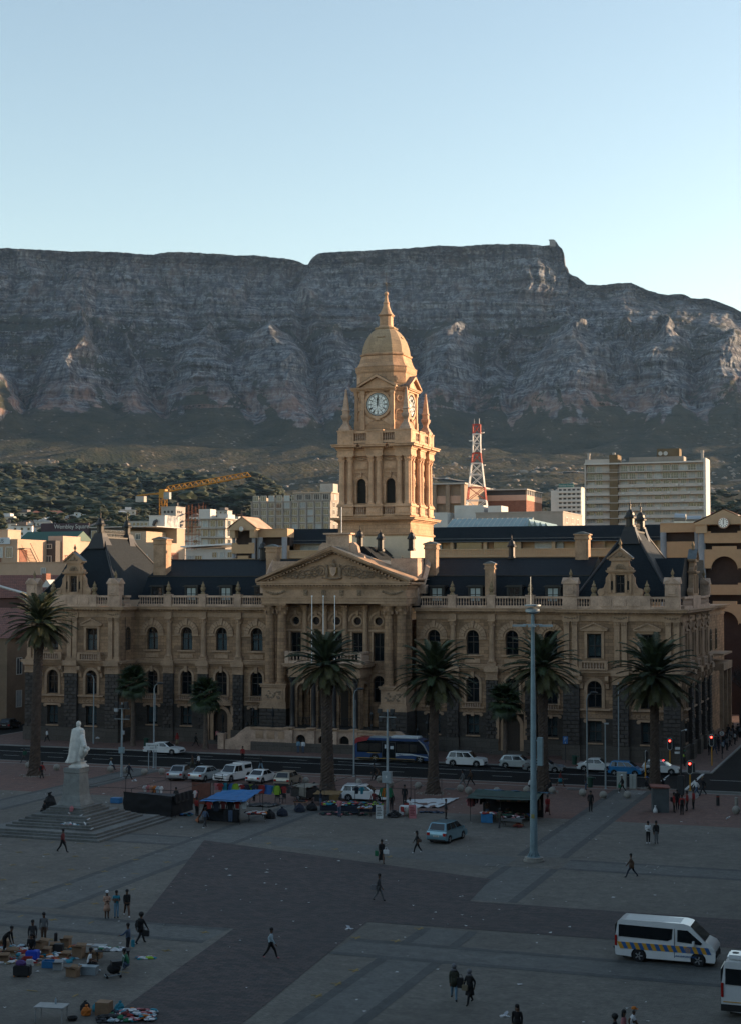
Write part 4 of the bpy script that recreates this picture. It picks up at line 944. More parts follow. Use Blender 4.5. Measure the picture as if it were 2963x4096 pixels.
# ================================================================ unseen city blocks round the view, sized to shade the square
shd=mat('unseen_block_grey',(.15,.14,.13),.9,.15,.2)  # dark grey so the unseen blocks throw no warm reflection
def side_block(x0,x1,y0,y1,h,label,shd=shd):
 t=thing('street_block',label,'building',((x0+x1)/2,(y0+y1)/2,0));hx,hy=(x1-x0)/2,(y1-y0)/2
 MB().box(-hx,hx,-hy,hy,0,h).build('wall',shd,t);MB().box(-hx-.4,hx+.4,-hy-.4,hy+.4,h,h+.8).build('parapet',shd,t)
 n=int((y1-y0)/4);wm=MB().box(-.12,.05,-.8,.8,0,1.8).mesh('window',glassd)
 for fl in range(int(h//4)):
  for q in range(n):ob('window',wm,t,(-hx,-hy+(q+.5)*2*hy/n,1.6+fl*3.8))
side_block(74,96,12,75,30.5,'tall plain block across the side street from the hall')
side_block(74,96,-45,8,24.5,'plain block beside the square past the side street')
side_block(78,100,-187,-50,32,'plain block on the near flank of the square')  # unseen, lengthened to keep sun off the block behind the camera
side_block(-120,190,-225,-188,26,'long plain block behind the camera along the near side of the square',mat('dark_low_bounce',(.045,.045,.047),.6,.1,.3))  # unseen block, coloured dark so it bounces little sun onto the hall
side_block(-130,-96,-150,-40,24,'plain block on the far left flank of the square')  # unseen, added to cut skylight on the square
# ================================================================ the mountain: slopes, lower buttresses, ledge, upper cliff, plateau
def _pn(seed):
 rs=np.random.RandomState(seed);p=rs.permutation(256);p=np.concatenate([p,p]);g=rs.normal(size=(256,2));g/=np.linalg.norm(g,axis=1)[:,None]
 def f(x,y):
  xi,yi=np.floor(x).astype(int),np.floor(y).astype(int);xf,yf=x-xi,y-yi;xi&=255;yi&=255
  u,v=xf*xf*xf*(xf*(xf*6-15)+10),yf*yf*yf*(yf*(yf*6-15)+10)
  def gr(a,b,dx,dy):q=g[p[p[a]+b]];return q[...,0]*dx+q[...,1]*dy
  a=gr(xi,yi,xf,yf);b=gr(xi+1&255,yi,xf-1,yf);c=gr(xi,yi+1&255,xf,yf-1);d=gr(xi+1&255,yi+1&255,xf-1,yf-1)
  return 1.5*((a*(1-u)+b*u)*(1-v)+(c*(1-u)+d*u)*v)
 return f
PN=[_pn(i)for i in range(8)]
def fbm(x,y,o=4,s=0,g=.5,ridged=False):
 t=0;a=1.0;n=0
 for i in range(o):
  q=PN[(s+i)%8](x*2**i+17.3*i,y*2**i-9.1*i);t=t+a*((1-2*np.abs(q))if ridged else q);n+=a;a*=g
 return t/n
SKY_=[(60,900),(45,985),(38,1015),(33.12,1027),(32.15,1028),(31.26,1027),(30.45,1025),(29.39,1027),(28.23,1027),(27.57,1025),(26.99,1033),(26.07,1035),(25.24,1031),(24.4,1028),(23.9,1032),(23.22,1029),(22.55,1024),(21.87,1016),(21.74,1016),(21.62,1030),(21.37,1041),(20.52,1044),(19.34,1050),(18.16,1056),(17.14,1062),(16.3,1057),(15.12,1061),(13.94,1061),(13.19,1059),(12.87,1060),(12.81,1070),(12.64,1071),(12.56,1059),(12.42,1048),(12.34,1031),(12.31,989),(12.2,975),(12.08,967),(11.87,958),(11.62,944),(11.45,932),(11.12,929),(10.71,930),(10.3,936),(9.8,936),(9.56,925),(9.15,910),(8.82,901),(8.5,897),(8.17,899),(7.93,895),(7.69,883),(7.45,880),(7.04,879),(6.56,861),(5.91,834),(4,790),(0,660),(-6,480),(-14,330)]
BUT=[(43,3.2,760,230),(37.5,3.0,740,220),(34.5,2.6,700,560),(30.4,1.9,735,210),(28.3,1.2,650,150),(25.5,2.0,730,220),(23.0,2.4,770,280),(20.6,1.9,740,230),(18.6,1.5,690,170),(16.6,2.2,755,240),(14.6,1.3,650,130),(12.1,2.7,775,300),(10.0,1.2,680,170),(8.7,2.0,745,240),(6.4,1.9,710,230),(3,2.2,610,220),(-2,2.4,480,200)]
CX,CY=69.0,-183.0
az=np.concatenate([np.linspace(58,34.2,90,endpoint=False),np.linspace(34.2,4.8,980,endpoint=False),np.linspace(4.8,-14,90)])
sx=np.array([a for a,_ in SKY_])[::-1];sy=np.array([h for _,h in SKY_])[::-1]
H5=np.interp(az,sx,sy)
lat=np.radians(az)*4300.0
wob=fbm(lat/900,lat*0,3,1)
gorge=np.exp(-((az-21.78)/.3)**2)
r5=4700+40*fbm(lat/260,lat*0+3,3,2)+50*gorge
r4=4470+60*fbm(lat/500,lat*0+8,3,3)+60*gorge
r2=4170+30*wob;z4=np.minimum(775+50*wob-40*gorge,H5-110);z2=np.minimum(480+22*wob,z4-60)
ctrl=[(300+0*az,-6+0*az),(560+0*az,14+0*az),(900+0*az,43+0*az),(1500+0*az,92+0*az),(2700+0*az,193+12*wob),(3760+60*wob,z2*.62+193*.38),(r2,z2),(r4,z4),(r5,H5),(r5+60,H5-2),(r5+900,H5-60),(r5+5000,H5-700)]
nrow=[6,8,16,46,66,44,140,150,3,4,3]
rr,zz,seg,prot=[],[],[],[]
for k,n in enumerate(nrow):
 for i in range(n+(1 if k==len(nrow)-1 else 0)):
  t=i/n;ra,za_=ctrl[k];rb,zb=ctrl[k+1]
  zt=za_+(zb-za_)*t;rt_=ra+(rb-ra)*t
  if k in(5,6):
   pr_=0*az;nz=fbm(lat/260,0*lat+zt.mean()/130,4,4,.6);zz_=zt+75*fbm(lat/330,0*lat+zt.mean()/200,3,6);aw=az+.75*nz
   for a0,w,h,dep in BUT:
    hh=np.clip((zz_-455)/(h-455),0,1);wz=w*np.sqrt(np.clip(1.02-hh,.0004,1.0));q=np.clip(1-(np.abs(aw-a0)/wz)**1.5,0,1)**.8*dep*(1-.45*hh);pr_=np.maximum(pr_,q)
   rt_=rt_-pr_*(t**1.3 if k==5 else 1.0)
  rr.append(rt_);zz.append(zt);seg.append(k+t);prot.append(pr_*(t if k==5 else 1)if k in(5,6)else 0*az)
rr=np.array(rr);zz=np.array(zz);seg=np.array(seg)[:,None]+0*rr
LAT=np.radians(az)[None,:]*4300+0*rr;LAT=LAT+28*fbm(LAT/260,zz/140,3,5)
cl=np.clip((seg-5.7)/.35,0,1)*np.clip((8.0-seg)/.1,0,1)
ledge=np.clip((seg-6.82)/.14,0,1)*np.clip((7.06-seg)/.06,0,1)
col1=fbm(LAT/230,zz/520,3,0,.5,True);col2=fbm(LAT/80,zz/230,3,3,.55,True);col3=fbm(LAT/27,zz/90,3,1,.6,True);strat=fbm(LAT/300,zz/30,4,5,.6)
wl=.3+.7*np.clip(.5+1.2*fbm(LAT/300,zz/170,3,4),0,1);st_=((zz+16*fbm(LAT/260,zz/200,2,6))/41)%1.0;terr=np.where(st_<.8,st_/.8,(1-st_)/.2)
up_=np.clip(seg-6.6,0,1);col4=fbm(LAT/10,zz/30,2,6,.6,True);rr=rr+cl*((34+22*up_)*col1+(22+8*up_)*col2+13*col3+5*col4-wl*(13*strat-19*terr))
low=np.clip((seg-2.3)/1.0,0,1)*np.clip((6.1-seg)/.6,0,1)
PX_=rr*np.radians(az)[None,:]
gul=1.5*fbm(PX_/330+rr/900,rr/620,4,2,.5)
zz=zz+low*(34*gul-10)+np.clip(seg-3,0,1)*np.clip((6.2-seg),0,1)*7*fbm(PX_/60,rr/60,3,6)+ledge*10*fbm(LAT/90,rr/60,3,1)
top=np.clip((seg-7.9)/.1,0,1)*np.clip((8.4-seg)/.3,0,1)
zz=zz+top*3.0*fbm(LAT/22,LAT*0,3,2)
slant=np.clip((seg-4.5)/1.5,0,1)*np.clip((8.05-seg)/.35,0,1)
azr=np.radians(az)[None,:]+slant*((zz-640)*.55*fbm(LAT/800,LAT*0+5,2,3)+34*fbm(LAT/210,zz/120,3,6))/4300
V=np.stack([CX-rr*np.sin(azr),CY+rr*np.cos(azr),zz],-1);nr,nc=zz.shape
dz=np.abs(np.gradient(zz,axis=0));dr=np.abs(np.gradient(rr,axis=0))+1e-3;steep=dz/(dz+dr)
rock=np.clip((steep-.46)/.2,0,1)*np.clip((seg-5.2)/.5,0,1);prot=np.array(prot);pg=np.abs(np.gradient(prot,axis=1));rn_=fbm(LAT/120,zz/70,4,2,.6);rock=np.maximum(rock,np.clip(.46+prot/600+.55*rn_,0,.8)*np.clip((seg-5.75+.9*fbm(LAT/55,rr/420,4,3))/.25,0,1)*(seg<7.1));rock=np.maximum(rock,.62*np.clip((seg-7.05)/.06,0,1)*np.clip((8.35-seg)/.1,0,1))
rock=np.clip(rock+.5*fbm(LAT/60,zz/40,3,7)*(seg>5),0,1)*np.clip(1.2-ledge*1.0*np.clip(.6+fbm(LAT/200,zz/80,3,4),0,1),0,1)
idx=np.arange(nr*nc).reshape(nr,nc)
Fq=np.stack([idx[:-1,:-1],idx[1:,:-1],idx[1:,1:],idx[:-1,1:]],-1).reshape(-1,4)
me=bpy.data.meshes.new('mountain');me.vertices.add(nr*nc);me.vertices.foreach_set('co',V.reshape(-1).astype(np.float32))
me.loops.add(Fq.size);me.loops.foreach_set('vertex_index',Fq.reshape(-1).astype(np.int32));me.polygons.add(len(Fq))
me.polygons.foreach_set('loop_start',(np.arange(len(Fq))*4).astype(np.int32));me.polygons.foreach_set('loop_total',np.full(len(Fq),4,np.int32));me.update(calc_edges=True)
at=me.attributes.new('rock','FLOAT','POINT');at.data.foreach_set('value',rock.reshape(-1).astype(np.float32))
def mountain_mat():
 m,t,b=_nodes('sandstone_mountain')
 ge=N(t,'NewGeometry');P=ge.outputs['Position'];at=N(t,'Attribute');at.attribute_name='rock'
 def mp(s):q=N(t,'Mapping');q.inputs['Scale'].default_value=s;lk(t,P,q.inputs[0]);return q.outputs[0]
 band=noise_n(t,mp((.004,.004,.07)),1,5,.6);crack=noise_n(t,mp((.05,.05,.007)),1,4,.65);mot=noise_n(t,mp((.012,.012,.012)),1,5,.6);fine=noise_n(t,mp((.06,.06,.06)),1,4,.6)
 rk=mixc(t,ramp(t,band,.35,.65),(.078,.089,.10),(.175,.188,.20));rk=mixc(t,ramp(t,crack,.40,.54,(1,1,1),(0,0,0)),rk,(.035,.035,.04))
 b2=noise_n(t,mp((.012,.012,.17)),1,3,.6);c2=noise_n(t,mp((.13,.13,.016)),1,3,.6);rk=mixc(t,1.0,rk,ramp(t,b2,.36,.62,(.5,.5,.52),(1.45,1.45,1.45)),'MULTIPLY');rk=mixc(t,1.0,rk,ramp(t,c2,.36,.56,(.42,.42,.45),(1.2,1.2,1.2)),'MULTIPLY')
 sp=N(t,'SeparateXYZ');lk(t,P,sp.inputs[0])
 lowred=math_n(t,'MULTIPLY',ramp(t,math_n(t,'MULTIPLY',sp.outputs[2],.001),.5,.58,(1,1,1),(0,0,0)),ramp(t,mot,.4,.65));rk=mixc(t,math_n(t,'MULTIPLY',lowred,.55),rk,(.30,.16,.11))
 rk=mixc(t,math_n(t,'MULTIPLY',ramp(t,mot,.5,.75),.3),rk,(.26,.18,.13))
 scrub=mixc(t,ramp(t,mot,.35,.65),(.015,.020,.013),(.044,.042,.026));scrub=mixc(t,ramp(t,fine,.4,.7),scrub,(.018,.023,.013))
 lowg=ramp(t,math_n(t,'MULTIPLY',sp.outputs[2],.001),.16,.60,(1,1,1),(0,0,0))
 grass=mixc(t,ramp(t,mot,.38,.62),(.020,.026,.014),(.062,.052,.029));scrub=mixc(t,lowg,scrub,grass)
 vo=N(t,'TexVoronoi');vo.inputs['Scale'].default_value=.05;lk(t,P,vo.inputs['Vector'])
 bd=math_n(t,'MULTIPLY',ramp(t,vo.outputs['Distance'],.10,.24,(1,1,1),(0,0,0)),ramp(t,mot,.46,.60));scrub=mixc(t,bd,scrub,(.20,.175,.15))
 k=math_n(t,'ADD',at.outputs['Fac'],math_n(t,'MULTIPLY',math_n(t,'SUBTRACT',fine,.5),.9))
 c=mixc(t,ramp(t,k,.38,.56),scrub,rk)
 lk(t,c,b.inputs['Base Color']);b.inputs['Roughness'].default_value=.95;b.inputs['Specular IOR Level'].default_value=.1
 bn=N(t,'Bump');bn.inputs['Strength'].default_value=.8;bn.inputs['Distance'].default_value=7.0
 lk(t,math_n(t,'ADD',math_n(t,'ADD',b2,c2),math_n(t,'ADD',band,crack)),bn.inputs['Height']);lk(t,bn.outputs[0],b.inputs['Normal'])
 return m
me.materials.append(mountain_mat())
tag(ob('mountain',me),kind='structure')
def terrain(azd,r):
 """height of the slope at an azimuth and distance from the square"""
 j=int(np.argmin(np.abs(az-azd)));i=int(np.argmin(np.abs(rr[:120,j]-r)));a=math.radians(azd)
 q=np.argsort(rr[:120,j]);z=float(np.interp(r,rr[q,j],zz[q,j]))
 return Vector((CX-r*math.sin(a),CY+r*math.cos(a),z))
st=thing('cable_station','small stone cable car station on the right-hand corner of the flat summit','cable station',(CX-4690*math.sin(R(12.72)),CY+4690*math.cos(R(12.72)),1062),R(12.7))
MB().box(-9,9,-6,6,-12,7).build('station_wall',mat('station_stone',(.2,.19,.18),.9,.2,.2),st);MB().box(-11,5,-7,7,7,9).build('station_roof',mat('station_roof',(.12,.12,.12),.8,.1),st)
rb=random.Random(11);bo=MB()
for k in range(2600):
 a=rb.uniform(4.5,34.5);r=rb.uniform(2150,3700)
 if fbm(np.array([math.radians(a)*r/300]),np.array([r/260]),3,2)[0]<.05:continue
 p=terrain(a,r);s_=rb.uniform(1.6,4.6)*(1 if rb.random()<.85 else 1.9);bo.ico((p.x,p.y,p.z),s_,(1.2,1,.8),1,.3,rn=rb)
tag(bo.build('boulders',mat('pale_boulder',(.21,.18,.15),.95,.25,.3)),'pale boulders strewn over the lower mountain slopes','boulders',kind='stuff')
fo=MB();tk=MB();rf_=random.Random(5)
def pine(p,s_):
 h=s_*rf_.uniform(.9,1.25)
 tk.tube([(p.x,p.y,p.z-1),(p.x+rf_.uniform(-.6,.6),p.y,p.z+h*.8)],[.35,.2],4,caps=False)
 for q in range(rf_.randint(3,6)):
  i0=len(fo.v);fo.ico((p.x+rf_.uniform(-.28,.28)*h,p.y+rf_.uniform(-.2,.2)*h,p.z+h*rf_.uniform(.72,1.05)),h*rf_.uniform(.2,.34),(1.3,1.15,rf_.uniform(.28,.6)),2,.32,rn=rf_)
for k in range(2300):
 a=rf_.uniform(23.0,36.5);r=rf_.uniform(1650,2550)if rf_.random()<.8 else rf_.uniform(1450,1750)
 lim=2520-260*max(0,(a-29))*.3-(500 if a<25.5 else 0)
 if r>lim+120*math.sin(a*3):continue
 pine(terrain(a,r),rf_.uniform(14,23))
for k in range(420):
 a=rf_.uniform(3,24);r=rf_.uniform(1150,1750);pine(terrain(a,r),rf_.uniform(8,13))
for k in range(260):
 a=rf_.uniform(27.5,35.5);r=rf_.uniform(900,1650);pine(terrain(a,r),rf_.uniform(6,11))
pinem=mat('pine_foliage',(.017,.026,.011),.9,.25,.05,bump=.8,bscale=1.2)
fw_=tag(fo.build('pine_forest',pinem),'dark umbrella pine forest along the foot of the mountain','forest',kind='stuff')
tag(tk.build('pine_trunks',mat('pine_bark',(.10,.065,.045),.9,.2,1),fw_),kind='stuff')
WALLC=[(.62,.60,.57),(.58,.52,.44),(.42,.40,.38),(.64,.64,.65),(.50,.44,.37)];ROOFC=[(.25,.09,.06),(.11,.10,.10),(.17,.13,.11),(.45,.45,.46),(.28,.11,.07)]
wn=MB().box(-.7,.7,-.08,.05,0,1.5).mesh('window',glassd)
def house_mesh(kind):
 w=MB();r=MB();hw,hd_,h=((5.5,4.5,5.2),(8.5,5,6.5),(6,5,8.2),(11,6,6.0),(5,5,3.6))[kind]
 w.box(-hw,hw,-hd_,hd_,-9,h)
 if kind in(0,4):r.prism([(-hw-.5,h-.05),(hw+.5,h-.05),(0,h+3.0)],-hd_-.5,hd_+.5)
 elif kind==1:r.hull2([(-hw-.6,-hd_-.6,h),(hw+.6,-hd_-.6,h),(hw+.6,hd_+.6,h),(-hw-.6,hd_+.6,h)],[(-hw+4,-.1,h+2.8),(hw-4,-.1,h+2.8),(hw-4,.1,h+2.8),(-hw+4,.1,h+2.8)])
 elif kind==2:r.box(-hw-.4,hw+.4,-hd_-.8,hd_+.3,h,h+.4);r.box(-hw*.4,hw*.4,-2,hd_,h+.4,h+2.6)
 else:r.box(-hw-.3,hw+.3,-hd_-.5,hd_+.3,h,h+.5)
 return w,r,hw,hd_,h
HW=['gabled house','wide hipped house','three-storey flat-roofed villa','long low apartment house','small gabled cottage']
WC=['white','cream','grey','bright white','beige'];RC=['red-tiled','dark','brown','pale metal','terracotta']
hm_={}
def house(azd,r,kind,wc,rc,where):
 if(kind,wc,rc)not in hm_:
  w,ro,hw,hd_,h=house_mesh(kind)
  hm_[(kind,wc,rc)]=(w.mesh('wall',mat('house_wall_%d'%wc,WALLC[wc],.9,.08,.3)),ro.mesh('roof',mat('house_roof_%d'%rc,ROOFC[rc],.85,.15,.4)),hw,hd_,h)
 a,b,hw,hd_,h=hm_[(kind,wc,rc)];p=terrain(azd,r)
 t=thing('hillside_house',f'{WC[wc]} {HW[kind]} with {RC[rc]} roof {where}','house',p,R(azd-12+rf_.uniform(-14,14)),'houses on the hillside '+where)
 ob('wall',a,t);ob('roof',b,t)
 n=4 if hw>7 else 3
 for fl in range(2 if h>4.5 else 1):
  for q in range(n):ob('window',wn,t,(-hw+(q+.5)*2*hw/n,-hd_,h-2.6-fl*2.9))
rh=random.Random(21)
k=0
for row,(r0,r1,a0,a1,n)in enumerate([(960,1010,29.2,34.6,10),(1060,1120,28.0,34.6,12),(1190,1250,28.0,34.6,12),(1330,1420,28.6,34.6,10),(1500,1600,30.4,34.6,8),(1500,1640,26.5,30,4),(1250,1350,24.2,26.4,2)]):
 for i in range(n):
  house(a0+(a1-a0)*(i+rh.uniform(.2,.8))/n,rh.uniform(r0,r1),rh.choice((0,1,2,3,0,1)),rh.choice((0,0,1,2,3,3,4)),rh.choice((0,1,1,2,3,4)),'left of the crane')
for row,(r0,r1,n)in enumerate([(900,960,6),(1040,1090,7),(1180,1250,7),(1350,1450,6),(1550,1650,4)]):
 for i in range(n):house(3.4+4.0*(i+rh.uniform(.2,.8))/n,rh.uniform(r0,r1),rh.choice((0,1,2,0,1,4)),rh.choice((0,0,1,3,4)),rh.choice((0,0,4,2,1)),'beside the tall apartment slab')
for i in range(6):house(11.6+i*.75,rh.uniform(950,1300),rh.choice((0,1,2)),rh.choice((0,1,3)),rh.choice((0,1,3)),'behind the white office block')
cm_=MB().box(-2.2,2.2,-1,1,.3,1.0).box(-1.2,1.2,-.9,.9,1.0,1.6).mesh('parked_car',mat('white_car_far',(.7,.7,.7),.5,.05));rc_=random.Random(2)
rp=[terrain(a,2920)for a in np.arange(3.5,17.5,.25)]
rd=MB();rd.add([(p.x,p.y-7,p.z+1.2)for p in rp]+[(p.x,p.y+7,p.z+3.5)for p in rp],[(i,i+1,len(rp)+i+1,len(rp)+i)for i in range(len(rp)-1)])
tag(rd.build('road',mat('mountain_road',(.13,.12,.10),.9,.15,.1)),kind='structure')
for i in range(26):
 a=(7.0+i*.17)if i<14 else rc_.uniform(9.5,17);p=terrain(a,2916);tag(ob('parked_car',cm_,None,(p.x,p.y-4,p.z+2.2),R(a)),'tiny white car parked along the road cut across the mountain slope','car','cars on the mountain road')
# ================================================================ buildings behind the hall
def text(name,s,size,m,loc,rot,parent=None,sp=1.0):
 c=bpy.data.curves.new(name,'FONT');c.body=s;c.size=size;c.align_x='CENTER';c.align_y='CENTER';c.extrude=.01;c.space_character=sp;c.materials.append(m)
 o=ob('lettering_source',c);q=ob(name,bpy.data.meshes.new(name),parent,loc,rot=rot);TEXTS.append((o,q));return q
TEXTS=[]
def finish_texts():
 dg=bpy.context.evaluated_depsgraph_get();done=[(o,q,bpy.data.meshes.new_from_object(o.evaluated_get(dg)))for o,q in TEXTS]
 for o,q,me in done:q.data=me;bpy.data.objects.remove(o)
FR=(R(90),0,0);SR=(R(90),0,R(90))
_gw={}
glassb=mat('city_window_glass',(.03,.045,.055),.08,.3,.4,spec=.6,rand=.4);glassl=mat('curtained_window',(.30,.33,.34),.5,.2,1.5,rand=.3)
def gwin(w,h,m,mull=1):
 k=(round(w,2),round(h,2),m.name,mull)
 if k not in _gw:
  q=MB();q.box(-w/2,w/2,.02,.06,0,h,1);f=.06
  q.box(-w/2,w/2,-.05,.04,-f,f);q.box(-w/2,w/2,-.05,.04,h-f,h+f);q.box(-w/2-f,-w/2+f,-.05,.04,-f,h+f);q.box(w/2-f,w/2+f,-.05,.04,-f,h+f)
  for i in range(1,mull+1):x=-w/2+i*w/(mull+1);q.box(x-.035,x+.035,-.03,.03,f,h-f)
  _gw[k]=q.mesh('window',[frame_m,m])
 return _gw[k]
frame_m=mat('pale_window_frame',(.45,.44,.42),.6,.08)
rw_=random.Random(17)
def grid(t,x0,x1,z0,z1,y,cols,rows,w,h,mull=1,side=None,pl=.25,m=None,skip=()):
 for r in range(rows):
  for c in range(cols):
   if(r,c)in skip:continue
   mm=m or(glassl if rw_.random()<pl else glassb)
   a=x0+(c+.5)*(x1-x0)/cols;z=z0+(r+.5)*(z1-z0)/rows-h/2
   if side is None:ob('window',gwin(w,h,mm,mull),t,(a,y,z))
   else:ob('window',gwin(w,h,mm,mull),t,(side,a,z),R(90))
def block(name,label,cat,x0,x1,y0,y1,z1,m,par=.5,group=None,roofm=None):
 t=thing(name,label,cat,group=group);MB().box(x0,x1,y0,y1,-2,z1).build('wall',m,t)
 if par:
  pm=MB();q=.25
  pm.box(x0-.1,x1+.1,y0-.1,y0+q,z1,z1+par);pm.box(x1-q,x1+.1,y0+q,y1,z1,z1+par);pm.box(x0-.1,x0+q,y0+q,y1,z1,z1+par);pm.build('roof_parapet',m,t)
 return t
cream=mat('cream_render',(.35,.28,.215),.9,.07,.25);tanr=mat('tan_render',(.36,.26,.19),.9,.09,.25);greyc=mat('raw_concrete',(.34,.32,.30),.9,.12,.3);whitew=mat('white_render',(.46,.455,.445),.85,.06,.3)
pinkr=mat('pink_render',(.47,.30,.23),.9,.08,.3);charc=mat('charcoal_cladding',(.045,.043,.045),.7,.15,.5);brickp=stone('red_brick_wall',(.27,.11,.075),(.2,.08,.055),(.2,.16,.13),.6,.2,.02,stain=.2);taupe=mat('taupe_concrete',(.27,.24,.215),.9,.1,.3)
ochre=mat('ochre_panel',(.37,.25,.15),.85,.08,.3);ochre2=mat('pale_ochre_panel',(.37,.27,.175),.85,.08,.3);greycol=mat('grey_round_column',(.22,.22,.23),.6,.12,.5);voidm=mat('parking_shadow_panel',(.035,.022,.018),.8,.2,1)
oc=thing('office_complex','tan office complex with slate roof strip and clock gables behind the hall','building')
MB().box(-43,36,76,120,-1,28).build('wall',ochre2,oc)
MB().prism([(74.2,28.0),(76.8,30.7),(110,31.2),(110,28.0)],-38.2,29.4,'x').build('slate_roof',slate,oc)
MB().box(-38.2,29.4,74.1,74.4,27.95,28.05).box(-38.2,29.4,73.9,74.2,28.5,28.58).build('roof_gutter',lead,oc)
for i in range(9):MB().box(-36+i*7.2,-31+i*7.2,75.6,76.05,26.6,27.9).build('office_window',glassb if i%3 else glassl,oc)
for i in range(12):MB().box(-37.6+i*6,-37.0+i*6,74.6,75.6,25.3,28).build('roof_post',ochre2,oc)
bl_=MB().box(-38.2,29.7,72.0,72.4,25.35,26.7).box(-38.2,29.7,71.85,72.5,26.55,26.72)
bl_.build('balcony_parapet',ochre2,oc);pk=MB();[pk.box(-38+i*.42,-37.86+i*.42,71.93,72.0,25.7,26.4)for i in range(161)];tag(pk.build('parapet_rib',ochre,oc),kind='stuff')
MB().box(-38.2,29.7,73.0,76,20,25.3).build('lower_storey',voidm,oc);MB().box(-38.2,29.7,72.3,75.5,25.2,25.35).build('balcony_floor',ochre2,oc)
def clock_gable(x0,x1,y,za,zc,zb,arch_z,depth):
 xc=(x0+x1)/2;hw=(x1-x0)/2
 g=MB();g.prism([(x0-.5,zc),(x1+.5,zc),(xc,za)],y-.4,y+depth);g.box(x0-.55,x1+.55,y-.5,y+depth,zc-.25,zc);g.build('clock_gable',ochre2,oc)
 rl=MB();
 for s_ in(-1,1):rl.add([(xc+s_*(hw+.8),y-.5,zc+.1),(xc+s_*(hw+.8),y+depth,zc+.1),(xc,y+depth,za+.15),(xc,y-.5,za+.15)],[(0,1,2,3)])
 rl.build('gable_roof',sandpale,oc)
 for x in(x0+hw*.12,x1-hw*.12):
  MB().box(x-hw*.22,x+hw*.22,y-.3,y+1.2,zc-1.6,zc-.25).build('pier_cap',ochre2,oc);MB().lathe([(hw*.15,-1),(hw*.15,zc-1.6)],14,(x,y+.4,0)).build('round_column',greycol,oc,smooth=True)
 for k,az_ in enumerate(arch_z):
  w=hw*.52;b=MB()
  if k%2:b.box(x0,x1,y,y+.5,az_,az_+1.0);b.box(x0,xc-w,y,y+.5,az_+1.0,az_+1.9);b.box(xc+w,x1,y,y+.5,az_+1.0,az_+1.9);b.box(xc-w,xc+w,y+.02,y+.48,az_+1.0,az_+1.6)
  else:opening(b,x0,x1,az_,az_+3.0,xc,w*2,az_,az_+1.9,True,y,y+.5);b.box(xc-w*.9,xc+w*.9,y+.01,y+.49,az_+3.0,az_+3.5)
  b.build('spandrel_panel',ochre,oc)
 MB().box(x0+.2,x1-.2,y+1.5,y+1.8,0,zc-.3).build('dark_recess',voidm,oc)
 c=MB();c.prism(arc(xc,zc,hw*.19,0,6.27,24),y-.75,y-.45);c.build('clock_dial',dial,oc)
 c=MB();half_ring(c,xc,zc,hw*.19,hw*.23,y-.8,y-.45,24,0,6.27)
 c.build('clock_rim',sandpale,oc)
 c=MB();[c.prism([(xc+hw*q*math.cos(a+e),zc+hw*q*math.sin(a+e))for q,e in((.12,-.08),(.175,-.06),(.175,.06),(.12,.08))],y-.79,y-.75)for a in[i*math.pi/6 for i in range(12)]]
 c.box(xc-.05,xc+.05,y-.82,y-.79,zc-.3,zc+hw*.12);c.build('clock_marking',black,oc)
clock_gable(36.2,44.2,66,32.5,30.4,0,(14.5,19.0,23.2,27.2),12)
clock_gable(-47.0,-42.6,70,32.7,30.6,0,(22.3,26.2),7)
for x0,x1,y in((29.6,36.2,69.5),(-42.6,-36.8,71.5)):
 MB().box(x0,x1,y,y+3,29.1,30.5).box(x0,x1,y+.1,y+3,25.0,27.6).box(x0,x1,y-.1,y+3,30.5,30.62).build('parking_panel',ochre,oc);MB().box(x0,x1,y+1,y+3,0,29.1).build('dark_recess',voidm,oc)
 for x in(x0+.5,x1-.6):MB().lathe([(.5,-1),(.5,29.1)],12,(x,y+.1,0)).build('round_column',greycol,oc,smooth=True)
MB().tube([(31.6,72,31.6),(33.4,72,31.5)],.7,8).tube([(33.6,72,31.3),(36,72,31.3)],.55,8).box(31.5,36,71.6,72.4,30.6,31.0).build('roof_duct',mat('galvanised_duct',(.38,.39,.40),.35,.1,1,metal=.7),oc)
gr_=thing('glazed_roof_hall','low hall with pale green sawtooth glass roof behind slate strip','building');gg=mat('pale_green_glazing',(.17,.235,.235),.3,.12,.5)
MB().box(-19.3,6,111,150,0,31.4).build('wall',taupe,gr_);MB().prism([(110,31.4),(116,33.9),(117,31.4)],-19.3,-2.6,'x').build('glass_slope',gg,gr_)
for i in range(4):MB().prism([(-2.5+i*1.1,31.4),(-1.4+i*1.1,31.4),(-2.2+i*1.1,33.4-i*.25)],110.2,120).build('glass_slope',gg,gr_)
br_=MB();[br_.box(-19.3+i*1.05,-19.2+i*1.05,110,110.1,31.4,31.5)for i in range(16)]
for i in range(17):br_.tube([(-19.3+i*1.04,109.98,31.42),(-19.3+i*1.04,115.98,33.92)],.05,4)
tag(br_.build('glazing_bar',frame_m,gr_),kind='stuff')
t=block('service_building','long low taupe flat-roofed building before the brick block','building',-21.2,-2,140,160,36,taupe,.3);grid(t,141,158,33.6,35.4,0,3,1,2.0,1.2,2,side=-2.0)
t=block('rooftop_plant','small white plant room left of the mast foot','building',-29,-22.2,150,156,38.4,whitew,.0);grid(t,-29,-22.2,36.4,38,150,2,1,1.2,.8)
block('rooftop_plant','white plant room right of the mast foot','building',-21.2,-18.1,150,156,38.2,whitew,.0);block('rooftop_plant','pale grey plant room against the tower flank','building',-33.5,-30,148,153,36.8,whitew,.0)
